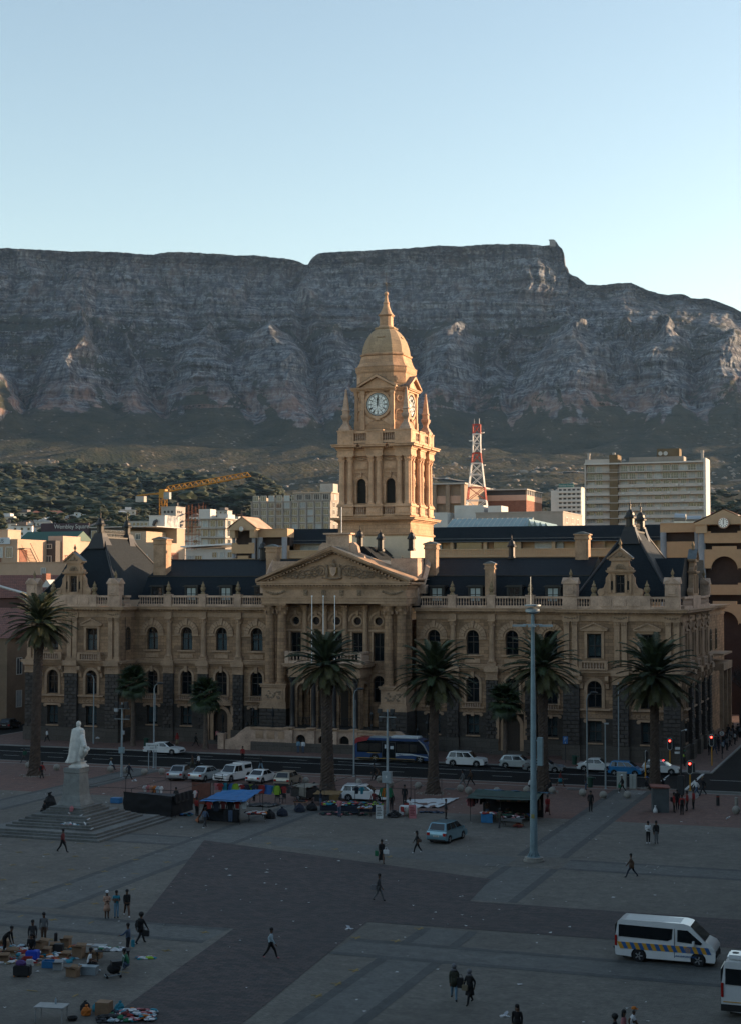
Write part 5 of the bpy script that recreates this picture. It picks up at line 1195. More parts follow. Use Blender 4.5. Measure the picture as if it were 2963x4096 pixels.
t=block('concrete_building','brown concrete frame building behind the tower','building',-49.2,-40.6,200,230,46.2,mat('brown_concrete',(.24,.18,.135),.9,.1,.2),.3);[MB().box(x,x+1.0,198.6,200,30,46.4).build('concrete_fin',MATS['brown_concrete'],t)for x in(-49.2,-45.6,-41.6)];MB().box(-49.1,-40.7,199.4,199.9,41.6,43.6).build('pink_band',pinkr,t);MB().box(-49.4,-40.4,198.4,231,46.5,46.9).build('roof_slab',greyc,t)
t=block('brick_block','brick and pink banded block with dark roof strip beside the mast','building',-40.8,-29.5,220,238,43.2,brickp,0)
MB().box(-40.82,-29.4,219.9,238,43.2,44.7).build('pink_band',pinkr,t);MB().box(-40.6,-29.7,220.4,237.6,44.7,46.0).build('window_strip',charc,t);MB().box(-41.0,-29.2,219.6,238.4,46.0,46.3).build('roof_slab',greyc,t);[MB().box(-29.68,-29.4,221+i*2,221.4+i*2,44.7,46).build('strip_post',whitew,t)for i in range(9)]
red=mat('mast_red_paint',(.34,.045,.028),.6,.2,1);wht=mat('mast_white_paint',(.62,.60,.58),.6,.15,1)
ms=thing('lattice_mast','red and white steel lattice mast with aerials','mast',(-26.5,160,0),R(12))
zs=[33,36.5,40.0,43,46,48.6,51.0,53.2,55.4,57.6];cols_=[wht,wht,red,wht,wht,red,wht,wht,red];hwf=lambda z:.85+max(0,51.5-z)*.115
for i,m_ in enumerate(cols_):
 a,b=zs[i],zs[i+1];s_=MB();ha,hb=hwf(a),hwf(b)
 P4=lambda h,z:[(-h,-h,z),(h,-h,z),(h,h,z),(-h,h,z)]
 A_,B_=P4(ha,a),P4(hb,b)
 for q in range(4):
  n_=(q+1)%4;s_.tube([A_[q],B_[q]],.13,4);s_.tube([A_[q],B_[n_]],.07,4);s_.tube([A_[n_],B_[q]],.07,4);s_.tube([B_[q],B_[n_]],.09,4)
 s_.build('mast_section',m_,ms)
for k,(x,y,z)in enumerate(((1.3,0,55.5),(-1.4,-.5,53.6),(1.5,-.4,51.6),(-1.5,.2,50),(1.6,.3,48))):MB().lathe([(.08,0),(.42,.12),(.45,.3),(.05,.32)],8,(x,y,z)).build('dish_aerial',wht,ms)
for x,y in((.6,.6),(-.6,.6),(.6,-.6)):MB().tube([(x,y,57.6),(x,y,59)],.03,4).build('rod_aerial',wht,ms)
t=block('office_tower','white gridded office tower with green roof sign','building',-45.4,-37.4,330,345,53.2,whitew,.3);MB().box(-48.2,-45.45,331.5,344,0,52.6).build('stair_block',whitew,t)
for r in range(9):
 MB().box(-45.2,-37.6,329.6,330,39.6+r*1.5,40.2+r*1.5).build('floor_band',whitew,t)
 for c in range(5):ob('window',gwin(1.1,.75,charc,0),t,(-44.6+c*1.55,329.93,40.3+r*1.5))
MB().box(-45.4,-40.2,331,331.4,53.3,54.8).build('roof_sign',mat('sign_green',(.03,.13,.12),.6,.1),t);text('sign_lettering','Gardens Centre',.72,whitew,(-42.8,330.95,54.2),FR,t)
ap=thing('apartment_slab','wide eleven-bay grey apartment slab with white end wall','apartment block');apw=mat('grey_apartment_wall',(.40,.37,.345),.9,.06,.3)
MB().box(-21.8,12.2,261.2,269,0,55.8).build('wall',apw,ap);MB().box(12.2,12.9,259.9,269,0,56.6).build('end_wall',whitew,ap);MB().box(-21.9,-21.5,260,269,0,55.8).build('end_wall',apw,ap)
MB().box(-22,12.2,259.7,269,55.4,55.8).build('roof_slab',whitew,ap);MB().box(-14.6,-12.2,260.0,266,0,58.2).build('stair_shaft',mat('olive_brick',(.13,.095,.055),.9,.15,.5),ap)
MB().box(-21.8,-14.6,260.3,260.6,55.8,57.0).build('roof_parapet',apw,ap);MB().box(-9.4,6.3,263,268,55.8,57.5).build('penthouse',taupe,ap);MB().box(-1.4,5.0,263.5,268,57.5,59.8).build('lift_house',MATS['olive_brick'],ap)
for x in(-21.0,-13.6,11.7):MB().lathe([(.4,56),(.4,58.2),(.5,58.25),(.5,58.9)],8,(x,262,0)).build('roof_vent',greyc,ap)
for x in(-.3,1.2):MB().lathe([(.1,0),(.6,.2),(.62,.3)],10).build('satellite_dish',whitew,ap,loc=(x,263,58.4)).rotation_euler=(R(90),0,0)
hf=2.22;AC=MB().box(-.4,.4,-.15,.15,0,.5).mesh('air_conditioner',whitew)
for r in range(9):
 zb=53.1-r*hf
 MB().box(-21.5,12.2,259.85,261.2,zb-.12,zb+.06).build('balcony_slab',apw,ap)
 if r>=2:MB().box(-21.5,12.2,260.3,260.5,zb+.06,zb+.85).build('balcony_wall',apw,ap)
 else:MB().box(-21.5,12.2,259.9,259.94,zb+.75,zb+.8).box(-21.5,12.2,259.9,259.94,zb+.4,zb+.43).build('balcony_rail',whitew,ap)
 for c in range(14):
  x=-20.2+c*2.42
  if-15.4<x<-11.6:continue
  w=rw_.choice((1.5,1.9,2.2));k_=glassl if rw_.random()<(.55 if r>=2 else .25)else glassb
  ob('window',gwin(w,1.15 if r>=2 else 1.75,k_,2),ap,(x,261.14,zb+(.9 if r>=2 else .2)))
  if rw_.random()<.35 and r>=2:ob('air_conditioner',AC,ap,(x+rw_.uniform(-.8,.8),260.15,zb+.2))
t=block('hotel_block','taupe hotel block with rows of tall dark windows left of the tower','building',-118.5,-93.2,240,256,45.0,taupe,.3);MB().box(-104.6,-93.0,239.9,256,45.3,47.6).build('upper_storey',taupe,t);MB().box(-105,-92.6,239.6,256,47.6,47.9).build('roof_slab',mat('beige_slab',(.45,.36,.29),.9,.05),t)
for r in range(5):
 grid(t,-118.3,-93.3,36.6+r*2.15,38.75+r*2.15,239.95,10,1,1.75,1.6,2,pl=.12);MB().box(-118.6,-93.1,239.7,240,36.55+r*2.15,36.8+r*2.15).build('floor_band',taupe,t)
grid(t,-104.4,-93.3,45.5,47.5,239.88,4,1,1.8,1.7,2,pl=.1);grid(t,241,255,36.6,45.2,0,4,4,1.6,1.5,1,side=-93.18);grid(t,241,255,45.5,47.5,0,3,1,2,1.4,1,side=-92.96)
for i in range(11):MB().box(-118.5+i*2.5,-118.1+i*2.5,239.6,240,36,45).build('facade_fin',taupe,t)
MB().box(-98,-93.9,244,248,47.9,50.6).build('water_tank',greyc,t);MB().box(-117.8,-115.5,243,246,45.3,46.7).box(-113,-110.4,243,246,45.3,46.7).build('roof_box',cream,t)
t=block('cream_warehouse','cream warehouse with brick panel and pale cross on its flank','building',-90.0,-77.9,100,113.6,29.3,cream,.0);MB().box(-90,-78.0,110,113.6,29.3,32.5).box(-90,-80.5,101,110,29.3,31.6).build('upper_storey',cream,t);MB().box(-90.2,-77.8,100.5,113.8,32.5,32.65).build('roof_edge',whitew,t)
MB().box(-77.92,-77.86,103.0,110.6,22,27.3).build('brick_panel',brickp,t);MB().box(-77.86,-77.8,106.5,107.0,24.2,27.2).box(-77.86,-77.8,105.6,107.9,26.0,26.5).build('cross',cream,t);grid(t,-89.5,-79,24.8,27.4,99.95,4,1,1.4,1.5,2,pl=.7);grid(t,-89.5,-81,29.6,31.4,100.95,3,1,1.1,1.2,2)
t=block('white_annex','small white annex with a black duct below the concrete shaft','building',-87.2,-83.4,115,122,35.4,whitew,.15);MB().tube([(-86,114.8,33.4),(-85.6,114.5,34.2),(-85.0,114.5,34.4)],.35,8).build('duct',charc,t)
t=block('concrete_shaft','raw concrete building shaft with round vents under the crane','building',-102.3,-98.4,150,155.1,39.2,greyc,.2)
for i in range(3):MB().prism(arc(-101.3+i*.95,38.1,.32,0,6.27,14),149.93,149.98).build('round_vent',charc,t)
for i in range(3):MB().prism([(151+i*.95+.3*math.cos(a),38.1+.3*math.sin(a))for a in[k*.5 for k in range(12)]],-98.38,-98.33,'x').build('round_vent',charc,t)
t=block('unfinished_flats','concrete flats under construction with open floors','building',-92.0,-85.6,150.6,157.8,36.2,greyc,.0)
for r in range(4):MB().box(-92.4,-85.0,149.6,158.4,29.4+r*2.25,29.65+r*2.25).build('floor_slab',greyc,t);grid(t,-91.8,-85.8,29.7+r*2.25,31.6+r*2.25,150.5,3,1,1.4,1.6,1,pl=.1)if r<3 else None;grid(t,151,157.5,29.7+r*2.25,31.6+r*2.25,0,2,1,1.6,1.6,1,side=-85.55)if r<3 else None
MB().box(-92.2,-89.2,149.8,153,36.2,38.6).box(-88,-85.6,152,156,36.2,37.4).build('roof_box',whitew,t)
sc=MB();rs_=random.Random(3)
for ix in range(6):
 for iy in range(2):
  for z_ in range(6):pass
  sc.tube([(-97.8+ix*.95,154+iy*1.4,24),(-97.8+ix*.95,154+iy*1.4,39.5+rs_.random())],.05,4)
for z_ in range(8):
 z=26+z_*1.7
 for iy in range(2):sc.tube([(-98,154+iy*1.4,z),(-92.8,154+iy*1.4,z)],.045,4)
 sc.tube([(-97.8,154,z),(-92.9,154,z+1.7)],.04,4);sc.box(-97.9,-92.9,154.1,155.2,z-.04,z)
tag(sc.build('scaffold',mat('rusty_scaffold',(.26,.10,.05),.8,.25,1)),'rusty scaffolding between the concrete shaft and unfinished flats','scaffold')
t=block('modern_white_house','low modern white building with slanted wall and metal roof','building',-68.4,-57.6,95,103,27.6,whitew,0);MB().prism([(-69,28.0),(-57.2,28.5),(-57.2,28.8),(-69,28.3)],93.6,104).build('metal_roof',mat('white_metal_roof',(.6,.62,.64),.45,.06),t);grid(t,-68.2,-64.8,25,26.6,94.95,2,1,1.5,1.2,2);grid(t,-63,-58,25.6,27.4,94.95,3,1,1.0,1.1,1);MB().box(-62.4,-60.4,93.5,94.8,24.6,25.5).build('air_unit',charc,t)
t=block('glass_office','low glazed office roof behind the left cupolas','building',-127.5,-120.2,180,190,37.2,greyc,.2);grid(t,-127.4,-120.4,35.9,37.2,179.95,6,1,.95,.9,0,m=glassb)
yel=mat('crane_yellow',(.42,.20,.02),.55,.15,1);ck=thing('tower_crane','yellow tower crane with long jib above the building site','crane',(-127.4,200,0),0)
cmst=MB();w=.8
for z_ in range(12):
 a,b=22+z_*1.9,22+(z_+1)*1.9
 for q in range(4):p0,p1=SQ4[q],SQ4[(q+1)%4];cmst.tube([(p0[0]*w,p0[1]*w,a),(p0[0]*w,p0[1]*w,b)],.1,4);cmst.tube([(p0[0]*w,p0[1]*w,a),(p1[0]*w,p1[1]*w,b)],.06,4);cmst.tube([(p1[0]*w,p1[1]*w,b),(p0[0]*w,p0[1]*w,b)],.06,4)
cmst.box(-.9,.9,-.9,.9,44.6,47.0);cmst.build('crane_mast',yel,ck)
cj=MB();J0,J1=Vector((.5,0,46.2)),Vector((26.2,0,50.0));n=15;dv=(J1-J0)/n
for i in range(n):
 a,b=J0+dv*i,J0+dv*(i+1);t_=(a+b)/2+Vector((0,0,1.5-i*.02));
 for s_ in(-.6,.6):cj.tube([a+Vector((0,s_,0)),b+Vector((0,s_,0))],.11,4);cj.tube([a+Vector((0,s_,0)),t_],.07,4);cj.tube([b+Vector((0,s_,0)),t_],.07,4)
 if i<n-1:cj.tube([t_,t_+dv],.12,4)
cj.build('crane_jib',yel,ck);MB().tube([(-.5,-.5,46.0),(-8.0,-.5,45.4)],.16,4).tube([(-.5,.5,46.0),(-8.0,.5,45.4)],.16,4).box(-6.5,-.5,-.5,.5,45.6,45.8).build('counter_jib',yel,ck)
MB().box(-8.2,-5.6,-.8,.8,43.6,45.2).build('counterweight',greyc,ck);MB().box(.9,2.6,-1.6,-.3,44.2,46.1).build('crane_cab',glassl,ck);MB().tube([(4.2,0,46.6),(4.2,0,43.2)],.05,4).box(3.9,4.5,-.3,.3,42.4,43.2).build('hoist_hook',charc,ck)
t=block('campus_block','beige college block with brick panels and fire stair at far left','building',-110,-85.1,60,70.5,28.9,tanr,.0);MB().box(-85.12,-85.04,60.6,63.2,21.5,27).build('brick_panel',brickp,t)
grid(t,-96,-85.8,25.0,28,59.95,5,1,1.35,1.9,2,pl=.5);grid(t,-96,-85.8,21.5,24.6,59.95,5,1,1.35,1.6,2,pl=.6);MB().box(-99,-86.6,59.8,59.95,28.0,29.2).build('name_board',mat('pale_blue_board',(.42,.47,.52),.7,.05),t);text('sign_lettering','CITY CAMPUS',1.0,charc,(-91.0,59.78,28.55),FR,t)
for i in range(4):MB().box(-96+i*2.04,-94.6+i*2.04,59.9,59.96,24.3,25.5).build('brick_panel',brickp,t)
fs_=MB();[fs_.box(-85.0,-83.8,62.2+i*.24,62.5+i*.24,27.2-i*.26,27.26-i*.26)for i in range(18)];fs_.tube([(-83.8,62.2,28.2),(-83.8,66.6,23.5)],.06,4).tube([(-83.8,62.2,27.2),(-83.8,66.6,22.5)],.09,4).box(-85,-83.8,60.4,62.3,27.2,27.28);fs_.build('fire_stair',charc,t)
block('rooftop_house','cream upper storey of the college block at far left','building',-118,-96.8,75,79.6,31.1,cream,.2)
t=thing('green_roof_building','long building with green metal roof left of the steep slate roof','building');MB().box(-100.6,-88.2,85,92,0,29.3).build('wall',cream,t);MB().prism([(84.6,29.3),(92.4,29.3),(88.5,31.3)],-100.8,-88.0,'x').build('roof',mat('green_metal_roof',(.02,.07,.052),.6,.12,.5),t)
t=block('charcoal_block','narrow charcoal clad block with balcony','building',-86.4,-83.2,70,71.8,28.9,charc,0);grid(t,-86.2,-83.4,27.2,28.4,69.95,1,1,1.6,.8,2);grid(t,-86,-83.4,24.2,26.2,69.95,1,1,1.3,1.6,1)
t=block('pink_block','pink rendered block with stepped wall beside charcoal cladding','building',-86,-82.8,72,78.4,29.8,pinkr,0);MB().box(-82.75,-82.6,72.5,78.4,24.3,24.4).tube([(-82.6,72.5,26.1),(-82.6,78.4,26.1)],.05,4).build('roof_railing',charc,t)
for i in range(6):MB().tube([(-82.6,72.6+i*1.1,24.3),(-82.6,72.6+i*1.1,26.1)],.05,4).build('railing_post',charc,t)
t=block('tan_annex','tan annex with a small white window behind the left gable','building',-84,-69.2,50,62,24.4,tanr,.15);grid(t,-74.5,-72.5,22,23.8,49.95,1,1,.9,1.2,1,pl=1)
t=thing('tiled_roof_house','red tiled building with white gable edge at far left','building');MB().box(-78,-58.6,30,44,0,18.6).build('wall',mat('shaded_maroon',(.085,.045,.04),.9,.1,.3),t)  # wall colour darkened to carry the shade on this side
tile=stone('red_roof_tile',(.24,.10,.075),(.17,.075,.06),(.07,.035,.03),.35,.25,.03,stain=.3);MB().prism([(29.4,18.5),(44.6,18.5),(37,22.2)],-78,-58,'x').build('roof',tile,t);MB().tube([(-70,29.5,20.6),(-60.5,29.3,18.3)],.22,4).box(-64.5,-58.2,29.2,29.6,18.2,18.45).build('gable_trim',whitew,t)
MB().prism([(-62.3,20.2),(-60.3,20.2),(-61.3,21.4)],31.0,33.5).build('gable_vent',whitew,t);MB().box(-63.4,-62.6,33,34.4,20,22.4).build('chimney',brickp,t);grid(t,-70,-60,11,16,29.95,4,1,1.1,2,1)
t=block('dark_glass_office','dark glazed office with script sign beyond the green roof','building',-166,-133,200,214,36.2,charc,.3);grid(t,-150,-133.4,33.4,36.0,199.95,8,1,1.7,2.1,1,m=glassb);MB().box(-150.4,-132.6,199.4,214,36.5,36.8).build('roof_slab',greyc,t);MB().box(-166,-150.5,199.6,199.95,34.6,38.0).build('sign_wall',mat('plum_board',(.05,.03,.04),.8,.1),t)
text('sign_lettering','Wembley Square',1.7,whitew,(-156.0,199.5,37.0),FR,t,.95)
t=block('corner_house','ochre house with arched windows behind the bare tree at left','building',-80,-56.2,12,40,12.5,mat('shaded_ochre',(.17,.12,.08),.9,.15,.4),.3);grid(t,13,39,2.0,5.6,0,6,1,1.4,2.4,1,side=-56.15,pl=.3);grid(t,13,39,6.8,10.4,0,6,1,1.4,2.4,1,side=-56.15,pl=.3)  # ochre wall darkened: the shade at this corner is in its colour
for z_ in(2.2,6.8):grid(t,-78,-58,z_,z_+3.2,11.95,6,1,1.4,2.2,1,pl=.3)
MB().prism([(11.6,12.8),(40,12.8),(26,17)],-80.4,-55.8,'x').build('roof',tile,t)
rf2=random.Random(31);FM=[cream,tanr,greyc,whitew,taupe,pinkr];FN=['cream','tan','grey','white','taupe','pink']
for i,(x,y,w_,h)in enumerate([(-150,300,22,35),(-178,260,20,33),(-120,320,20,36),(-200,330,26,38),(-62,300,20,40),(-75,360,18,42),(-225,400,26,42),(-175,430,24,46),(-140,440,18,46),(-30,400,18,44),(24,350,22,40),(40,420,24,44),(-255,480,24,48),(-205,520,22,50),(55,300,18,34),(-160,560,26,54),(-100,520,20,50),(-280,560,24,54),(-240,620,26,60),(30,520,24,50),(60,600,24,56),(10,640,26,58),(-330,640,26,60),(-300,700,26,66),(-190,680,24,62)]):
 k_=rf2.randrange(6);t=block('city_block',f'plain {FN[k_]} mid-rise block among roofs below the wooded hillside','building',x,x+w_,y,y+16,h,FM[k_],.4,'mid-rise blocks between the hall and hillside')
 for r in range(3):grid(t,x+.5,x+w_-.5,h-3-r*3,h-r*3,y-.05,max(3,int(w_/4)),1,1.8,1.4,1)
# ================================================================ palms and bare trees
pm_green=mat('palm_leaf',(.024,.036,.014),.55,.3,1.2,spec=.35,rand=.35);pm_dry=mat('palm_leaf_olive',(.05,.048,.016),.6,.3,1.2,rand=.3)
pbark=mat('date_palm_bark',(.06,.042,.032),.95,.35,2.5,bump=1.0,bscale=6);fbark=mat('fan_palm_bark',(.09,.065,.05),.95,.3,3,bump=.8,bscale=8)
def frond_mesh(el,L,droop,seed,m):
 r=random.Random(seed);b=MB();n=12;p=Vector((0,0,0));a=el;pts=[]
 for i in range(n+1):
  pts.append(p.copy());d=Vector((math.cos(a),0,math.sin(a)));p=p+d*(L/n);a-=droop/n*(.35+1.3*i/n)
 b.tube(pts,[.05*(1-.8*i/n)for i in range(n+1)],3)
 for k in range(46):
  t=.12+.87*k/46;f=t*n;i=min(n-1,int(f));q=pts[i].lerp(pts[i+1],f-i);d=(pts[i+1]-pts[i]).normalized();up=Vector((-d.z,0,d.x))
  ln=.74*(math.sin(math.pi*min(1,.12+.8*t))**.6)*r.uniform(.85,1.1)
  for s_ in(-1,1):
   e=(d*.72+Vector((0,s_,0))*.72+up*(.30-.25*t)+Vector((0,0,-.12))).normalized()*ln;w=d*.035
   b.add([q-w,q+w,q+e*.6+w*.9-Vector((0,0,.02)),q+e-Vector((0,0,.07+.05*r.random())),q+e*.6-w*.9-Vector((0,0,.02))],[(0,1,2,3,4)])
 return b.mesh('frond',m)
FR_={}
def fm(el,k):
 key=(round(el),k)
 if key not in FR_:FR_[key]=frond_mesh(R(key[0]),4.15 if el>-20 else 3.5,R(62 if el>35 else(48 if el>-10 else 30)),key[0]*7+k,pm_green if el>0 else pm_dry)
 return FR_[key]
def date_palm(x,y,h,label,lean=(0,0),scale=1.0,seed=1,rb=.62):
 r=random.Random(seed);t=thing('date_palm',label,'palm tree',(x,y,0),0,'tall date palms on the square')
 zs=[0,.3,.8,2,4,6,8,h-3.2,h-2.4,h-1.6,h-.7,h];prof=[rb*1.55,rb*1.35,rb*1.15,rb,rb*.9,rb*.86,rb*.86,rb*.86,rb*1.08,rb*1.12,rb*.95,rb*.6]
 zs2,pr2=[],[]
 for i in range(len(zs)-1):
  if zs[i+1]<=zs[i]:continue
  n=max(1,int((zs[i+1]-zs[i])/.16))
  for k in range(n):u=k/n;zs2.append(zs[i]+(zs[i+1]-zs[i])*u);pr2.append(prof[i]+(prof[i+1]-prof[i])*u)
 zs2.append(h);pr2.append(prof[-1]);b=MB();n=16;vs=[]
 for j,(z,q)in enumerate(zip(zs2,pr2)):
  o=Vector((lean[0]*(z/h)**1.5,lean[1]*(z/h)**1.5,z))
  for i in range(n):
   an=2*math.pi*(i+.5*(j%2))/n;k=q*(1+(.11 if(i+j)%2 else-.03)+r.uniform(-.03,.05));vs.append((o.x+k*math.cos(an),o.y+k*math.sin(an),o.z+r.uniform(-.03,.03)))
 b.add(vs,[(j*n+i,j*n+(i+1)%n,(j+1)*n+(i+1)%n,(j+1)*n+i)for j in range(len(zs2)-1)for i in range(n)])
 b.build('trunk',pbark,t)
 top=Vector((lean[0],lean[1],h-.35))
 for k in range(104):
  u=(k+.5)/104;el=86-128*u**.88+r.uniform(-5,5);el=round(el/9)*9
  o=ob('frond',fm(el,r.randrange(2)),t,(top.x+.12*math.cos(k*2.4),top.y+.12*math.sin(k*2.4),top.z+.5*(1-u)-.3*u),rot=(r.uniform(-.12,.12),0,k*2.39996+r.uniform(-.15,.15)),scale=scale*r.uniform(.86,1.06))
 return t
date_palm(-21.2,-36.9,16.6,'tall date palm with sunlit golden fronds at far left',seed=1,scale=.96,rb=.54,lean=(.4,.1))
date_palm(13.7,-39.5,12.9,'date palm standing before the portico with thick dark trunk',seed=2,rb=.60,scale=.93,lean=(-.2,0))
date_palm(23.6,-36.3,11.7,'date palm just right of the bus and portico',seed=3,scale=1.02,rb=.50,lean=(.2,0))
date_palm(33.6,-31.7,12.6,'date palm close behind the tall blue-grey mast',seed=4,scale=.96,rb=.52)
date_palm(43.7,-25.6,11.6,'date palm beside the traffic lights near the right corner',seed=5,rb=.48,scale=1.12)
gravel=mat('pale_gravel',(.22,.20,.17),.95,.3,6)
for x,y in((-21.2,-36.9),(13.7,-39.5),(23.6,-36.3),(33.6,-31.7),(43.7,-25.6)):
 g_=MB();[g_.ico((x+q*math.cos(a),y+q*math.sin(a),.02),rnd.uniform(.05,.1),(1,1,.6),1,.2)for a,q in[(rnd.uniform(0,6.28),rnd.uniform(.8,1.7))for _ in range(90)]]
 tag(g_.build('gravel',gravel),'pale gravel ring round a palm foot','gravel',kind='stuff')
def fan_mesh(seed):
 r=random.Random(seed);b=MB();b.tube([(0,0,0),(.9,0,.12)],[.03,.02],3);n=22
 for i in range(n):
  a=-2.0+4.0*i/(n-1);l=.95*(1-.12*abs(a))*r.uniform(.9,1.1);d=Vector((math.cos(a),math.sin(a),0));s_=Vector((-math.sin(a),math.cos(a),0))*.075;o=Vector((.85,0,.12))
  b.add([o,o+d*l*.55+s_,o+d*l+Vector((0,0,-.22-.12*r.random())),o+d*l*.55-s_],[(0,1,2,3)])
 return b.mesh('fan_leaf',pm_green)
FANS=[fan_mesh(i)for i in range(3)]
def fan_palm(x,y,h,label,seed):
 r=random.Random(seed);t=thing('fan_palm',label,'palm tree',(x,y,.1),0,'small fan palms on the pavement')
 b=MB();pts=[(0,0,0),(.02,0,.5),(.04,0,h*.4),(.0,.03,h*.75),(0,0,h)];b.tube(pts,[.42,.32,.26,.25,.22],12);b.build('trunk',fbark,t)
 for k in range(46):
  u=(k+.5)/46;el=80-135*u+r.uniform(-8,8);ob('fan_leaf',FANS[k%3],t,(0,0,h-.1-.4*u),rot=(r.uniform(-.3,.3),-R(el),k*2.4),scale=1.4*r.uniform(.9,1.15))
fan_palm(-25.2,-7.3,8.2,'fan palm before the left pavilion corner',1);fan_palm(-14.9,-7.6,6.9,'fan palm beside the arched door on the left wing',2);fan_palm(22.9,-5.5,6.9,'fan palm before the arched door on the right wing',3)
def bare_tree(x,y,h,label,seed):
 r=random.Random(seed);t=thing('bare_tree',label,'tree',(x,y,0));tr=MB();tw=MB()
 def grow(p,d,l,rad,lev):
  q=p+d*l;mid=p+d*l*.5+Vector((r.uniform(-1,1),r.uniform(-1,1),0))*l*.07
  (tr if lev<2 else tw).tube([p,mid,q],[rad,rad*.85,rad*.68],6 if lev<2 else 4)
  if lev>=6:return
  for k in range(3 if lev in(1,2,3)else 2):
   nd=(d+Vector((r.uniform(-1,1),r.uniform(-1,1),r.uniform(-.1,.6)))*.62).normalized();grow(q,nd,l*r.uniform(.62,.82),rad*.66,lev+1)
 grow(Vector((0,0,0)),Vector((r.uniform(-.08,.08),0,1)),h*.27,h*.024,0)
 bk=mat('bare_bark',(.05,.042,.038),.9,.25,3);tr.build('trunk',bk,t);tag(tw.build('twigs',bk,t),kind='stuff')
bare_tree(-55.5,2.0,10.5,'bare winter tree left of the hall behind the palm',3);bare_tree(-60,16,9.5,'bare winter tree near the ochre corner house',8)
bare_tree(46.2,30,11,'bare winter tree in the side street at right',5);bare_tree(46.3,44,11,'second bare tree farther down the side street at right',9)
# ================================================================ street furniture
steel=mat('galvanised_steel',(.24,.28,.30),.5,.15,2,metal=.3);bluegrey=mat('blue_grey_mast_paint',(.16,.225,.25),.55,.16,1.2);dk=mat('dark_paint',(.018,.019,.021),.5,.2,3);lens=mat('lamp_lens',(.3,.32,.33),.2,.1)
yp_=mat('traffic_yellow',(.48,.23,.02),.5,.12,2);conc=mat('cast_concrete',(.23,.215,.19),.9,.2,3,bump=.4);binm=mat('green_bin_plastic',(.012,.045,.03),.5,.15);cabm=mat('grey_cabinet',(.27,.285,.27),.6,.12,1.5)
def pole(t,h,r0,r1,m=steel,name='pole'):return MB().lathe([(r0*1.9,0),(r0*1.9,.04),(r0*1.05,.06),(r0,.3),(r1,h)],10).build(name,m,t,auto=.6)
t=thing('floodlight_mast','steel floodlight mast with lamp clusters beside the monument','light mast',(-11.4,-35.5,0));pole(t,8.0,.13,.08)
for i,(x,z)in enumerate(((-.55,7.9),(0,7.6),(.55,7.9),(-.6,7.2),(-.75,6.5),(.75,6.5),(.6,7.55))):MB().box(x-.22,x+.22,-.3,.05,z-.18,z+.18).build('flood_lamp',dk if i!=3 else lens,t,bevel=.03)
MB().box(-.9,.9,-.04,.04,7.3,7.38).box(-.9,.9,-.04,.04,6.2,6.27).build('lamp_bracket',steel,t);MB().box(-.28,.28,-.22,.18,2.6,3.25).build('control_box',bluegrey,t,bevel=.02);MB().box(.1,.28,-.12,.12,4.6,5.0).build('control_box',steel,t)
def street_lamp(x,y,h,label,s_=1,arms=((1,1.0),),twin=True):
 t=thing('street_lamp',label,'street lamp',(x,y,0),0,'street lamps along the road');pole(t,h-.6,.1,.06)
 if twin:MB().tube([(.16,0,h*.55),(.16,0,h-1.2)],.03,6).build('conduit',steel,t)
 for s2,l in arms:
  MB().tube([(0,0,h-.7),(s2*.12,0,h-.25),(s2*l*.5,0,h-.05)],[.05,.045,.04],6).build('arm',steel,t);MB().ico((s2*l*.75,-.05,h),.38,(1.15,.6,.38),2).build('lamp_head',dk,t,smooth=True)
 return t
street_lamp(-12.3,-26.4,9.5,'street lamp rising behind the magistrate sign');street_lamp(11.6,-26.2,9.4,'street lamp left of the bus rear');t=street_lamp(36.4,-23.7,9.4,'street lamp between white and blue cars',twin=False);street_lamp(-31.5,-6.2,9.0,'slim lamp post before the left pavilion',arms=((-1,.9),),twin=False)
t=thing('sensor_pole','plain slim steel pole with tiny camera near grey cabinets','pole',(39.0,-27.3,0));pole(t,6.6,.09,.06);MB().box(-.1,.35,-.07,.07,6.5,6.66).build('camera',lens,t)
t=thing('sensor_pole','slim pole on the pavement before the right pavilion','pole',(36.6,-6.9,.1));pole(t,9.4,.08,.05)
t=thing('camera_mast','camera and floodlight mast rising from the bric-a-brac stall','light mast',(24.0,-51.4,0));pole(t,9.4,.14,.09)
for x,z in((-.7,9.3),(-.25,9.0),(.5,9.3),(-.6,8.5),(.6,8.4),(.65,7.9)):MB().box(x-.2,x+.2,-.25,.05,z-.2,z+.16).build('flood_lamp',dk,t,bevel=.03)
MB().box(-.8,.8,-.04,.04,8.7,8.77).build('lamp_bracket',steel,t);MB().box(-.42,.42,-.35,.1,2.9,3.9).build('control_box',steel,t,bevel=.02);MB().box(-.06,.06,-.37,-.35,3.35,3.55).build('warning_label',paint,t)
t=thing('tall_mast','tall blue-grey tapered lighting mast standing in the open square','light mast',(41.7,-69.5,0))
MB().lathe([(.78,0),(.78,.12),(.7,.14),(.7,.3),(.6,.32)],20).build('concrete_base',conc,t,auto=.6);MB().lathe([(.5,.3),(.5,.36),(.31,.4),(.29,1.0),(.24,6),(.24,6.05),(.225,6.1),(.18,13),(.175,13.05),(.12,18.8)],18).build('mast_shaft',bluegrey,t,auto=.6)
for a in range(10):MB().prism([(.3,.36),(.48,.36),(.3,.75)],-.015,.015).build('base_gusset',bluegrey,t).rotation_euler=(0,0,a*.628)
MB().lathe([(.22,18.4),(.55,18.55),(.55,18.75),(.2,18.9)],16).lathe([(.62,19.0),(.62,19.1),(.2,19.12)],16).build('mast_head',steel,t,auto=.5)
for a in(10,100,190,280):MB().box(.5,1.5,-.26,.26,17.45,17.6).tube([(.15,0,17.6),(.7,0,17.6)],.06,6).build('flood_lamp',steel,t).rotation_euler=(0,0,R(a))
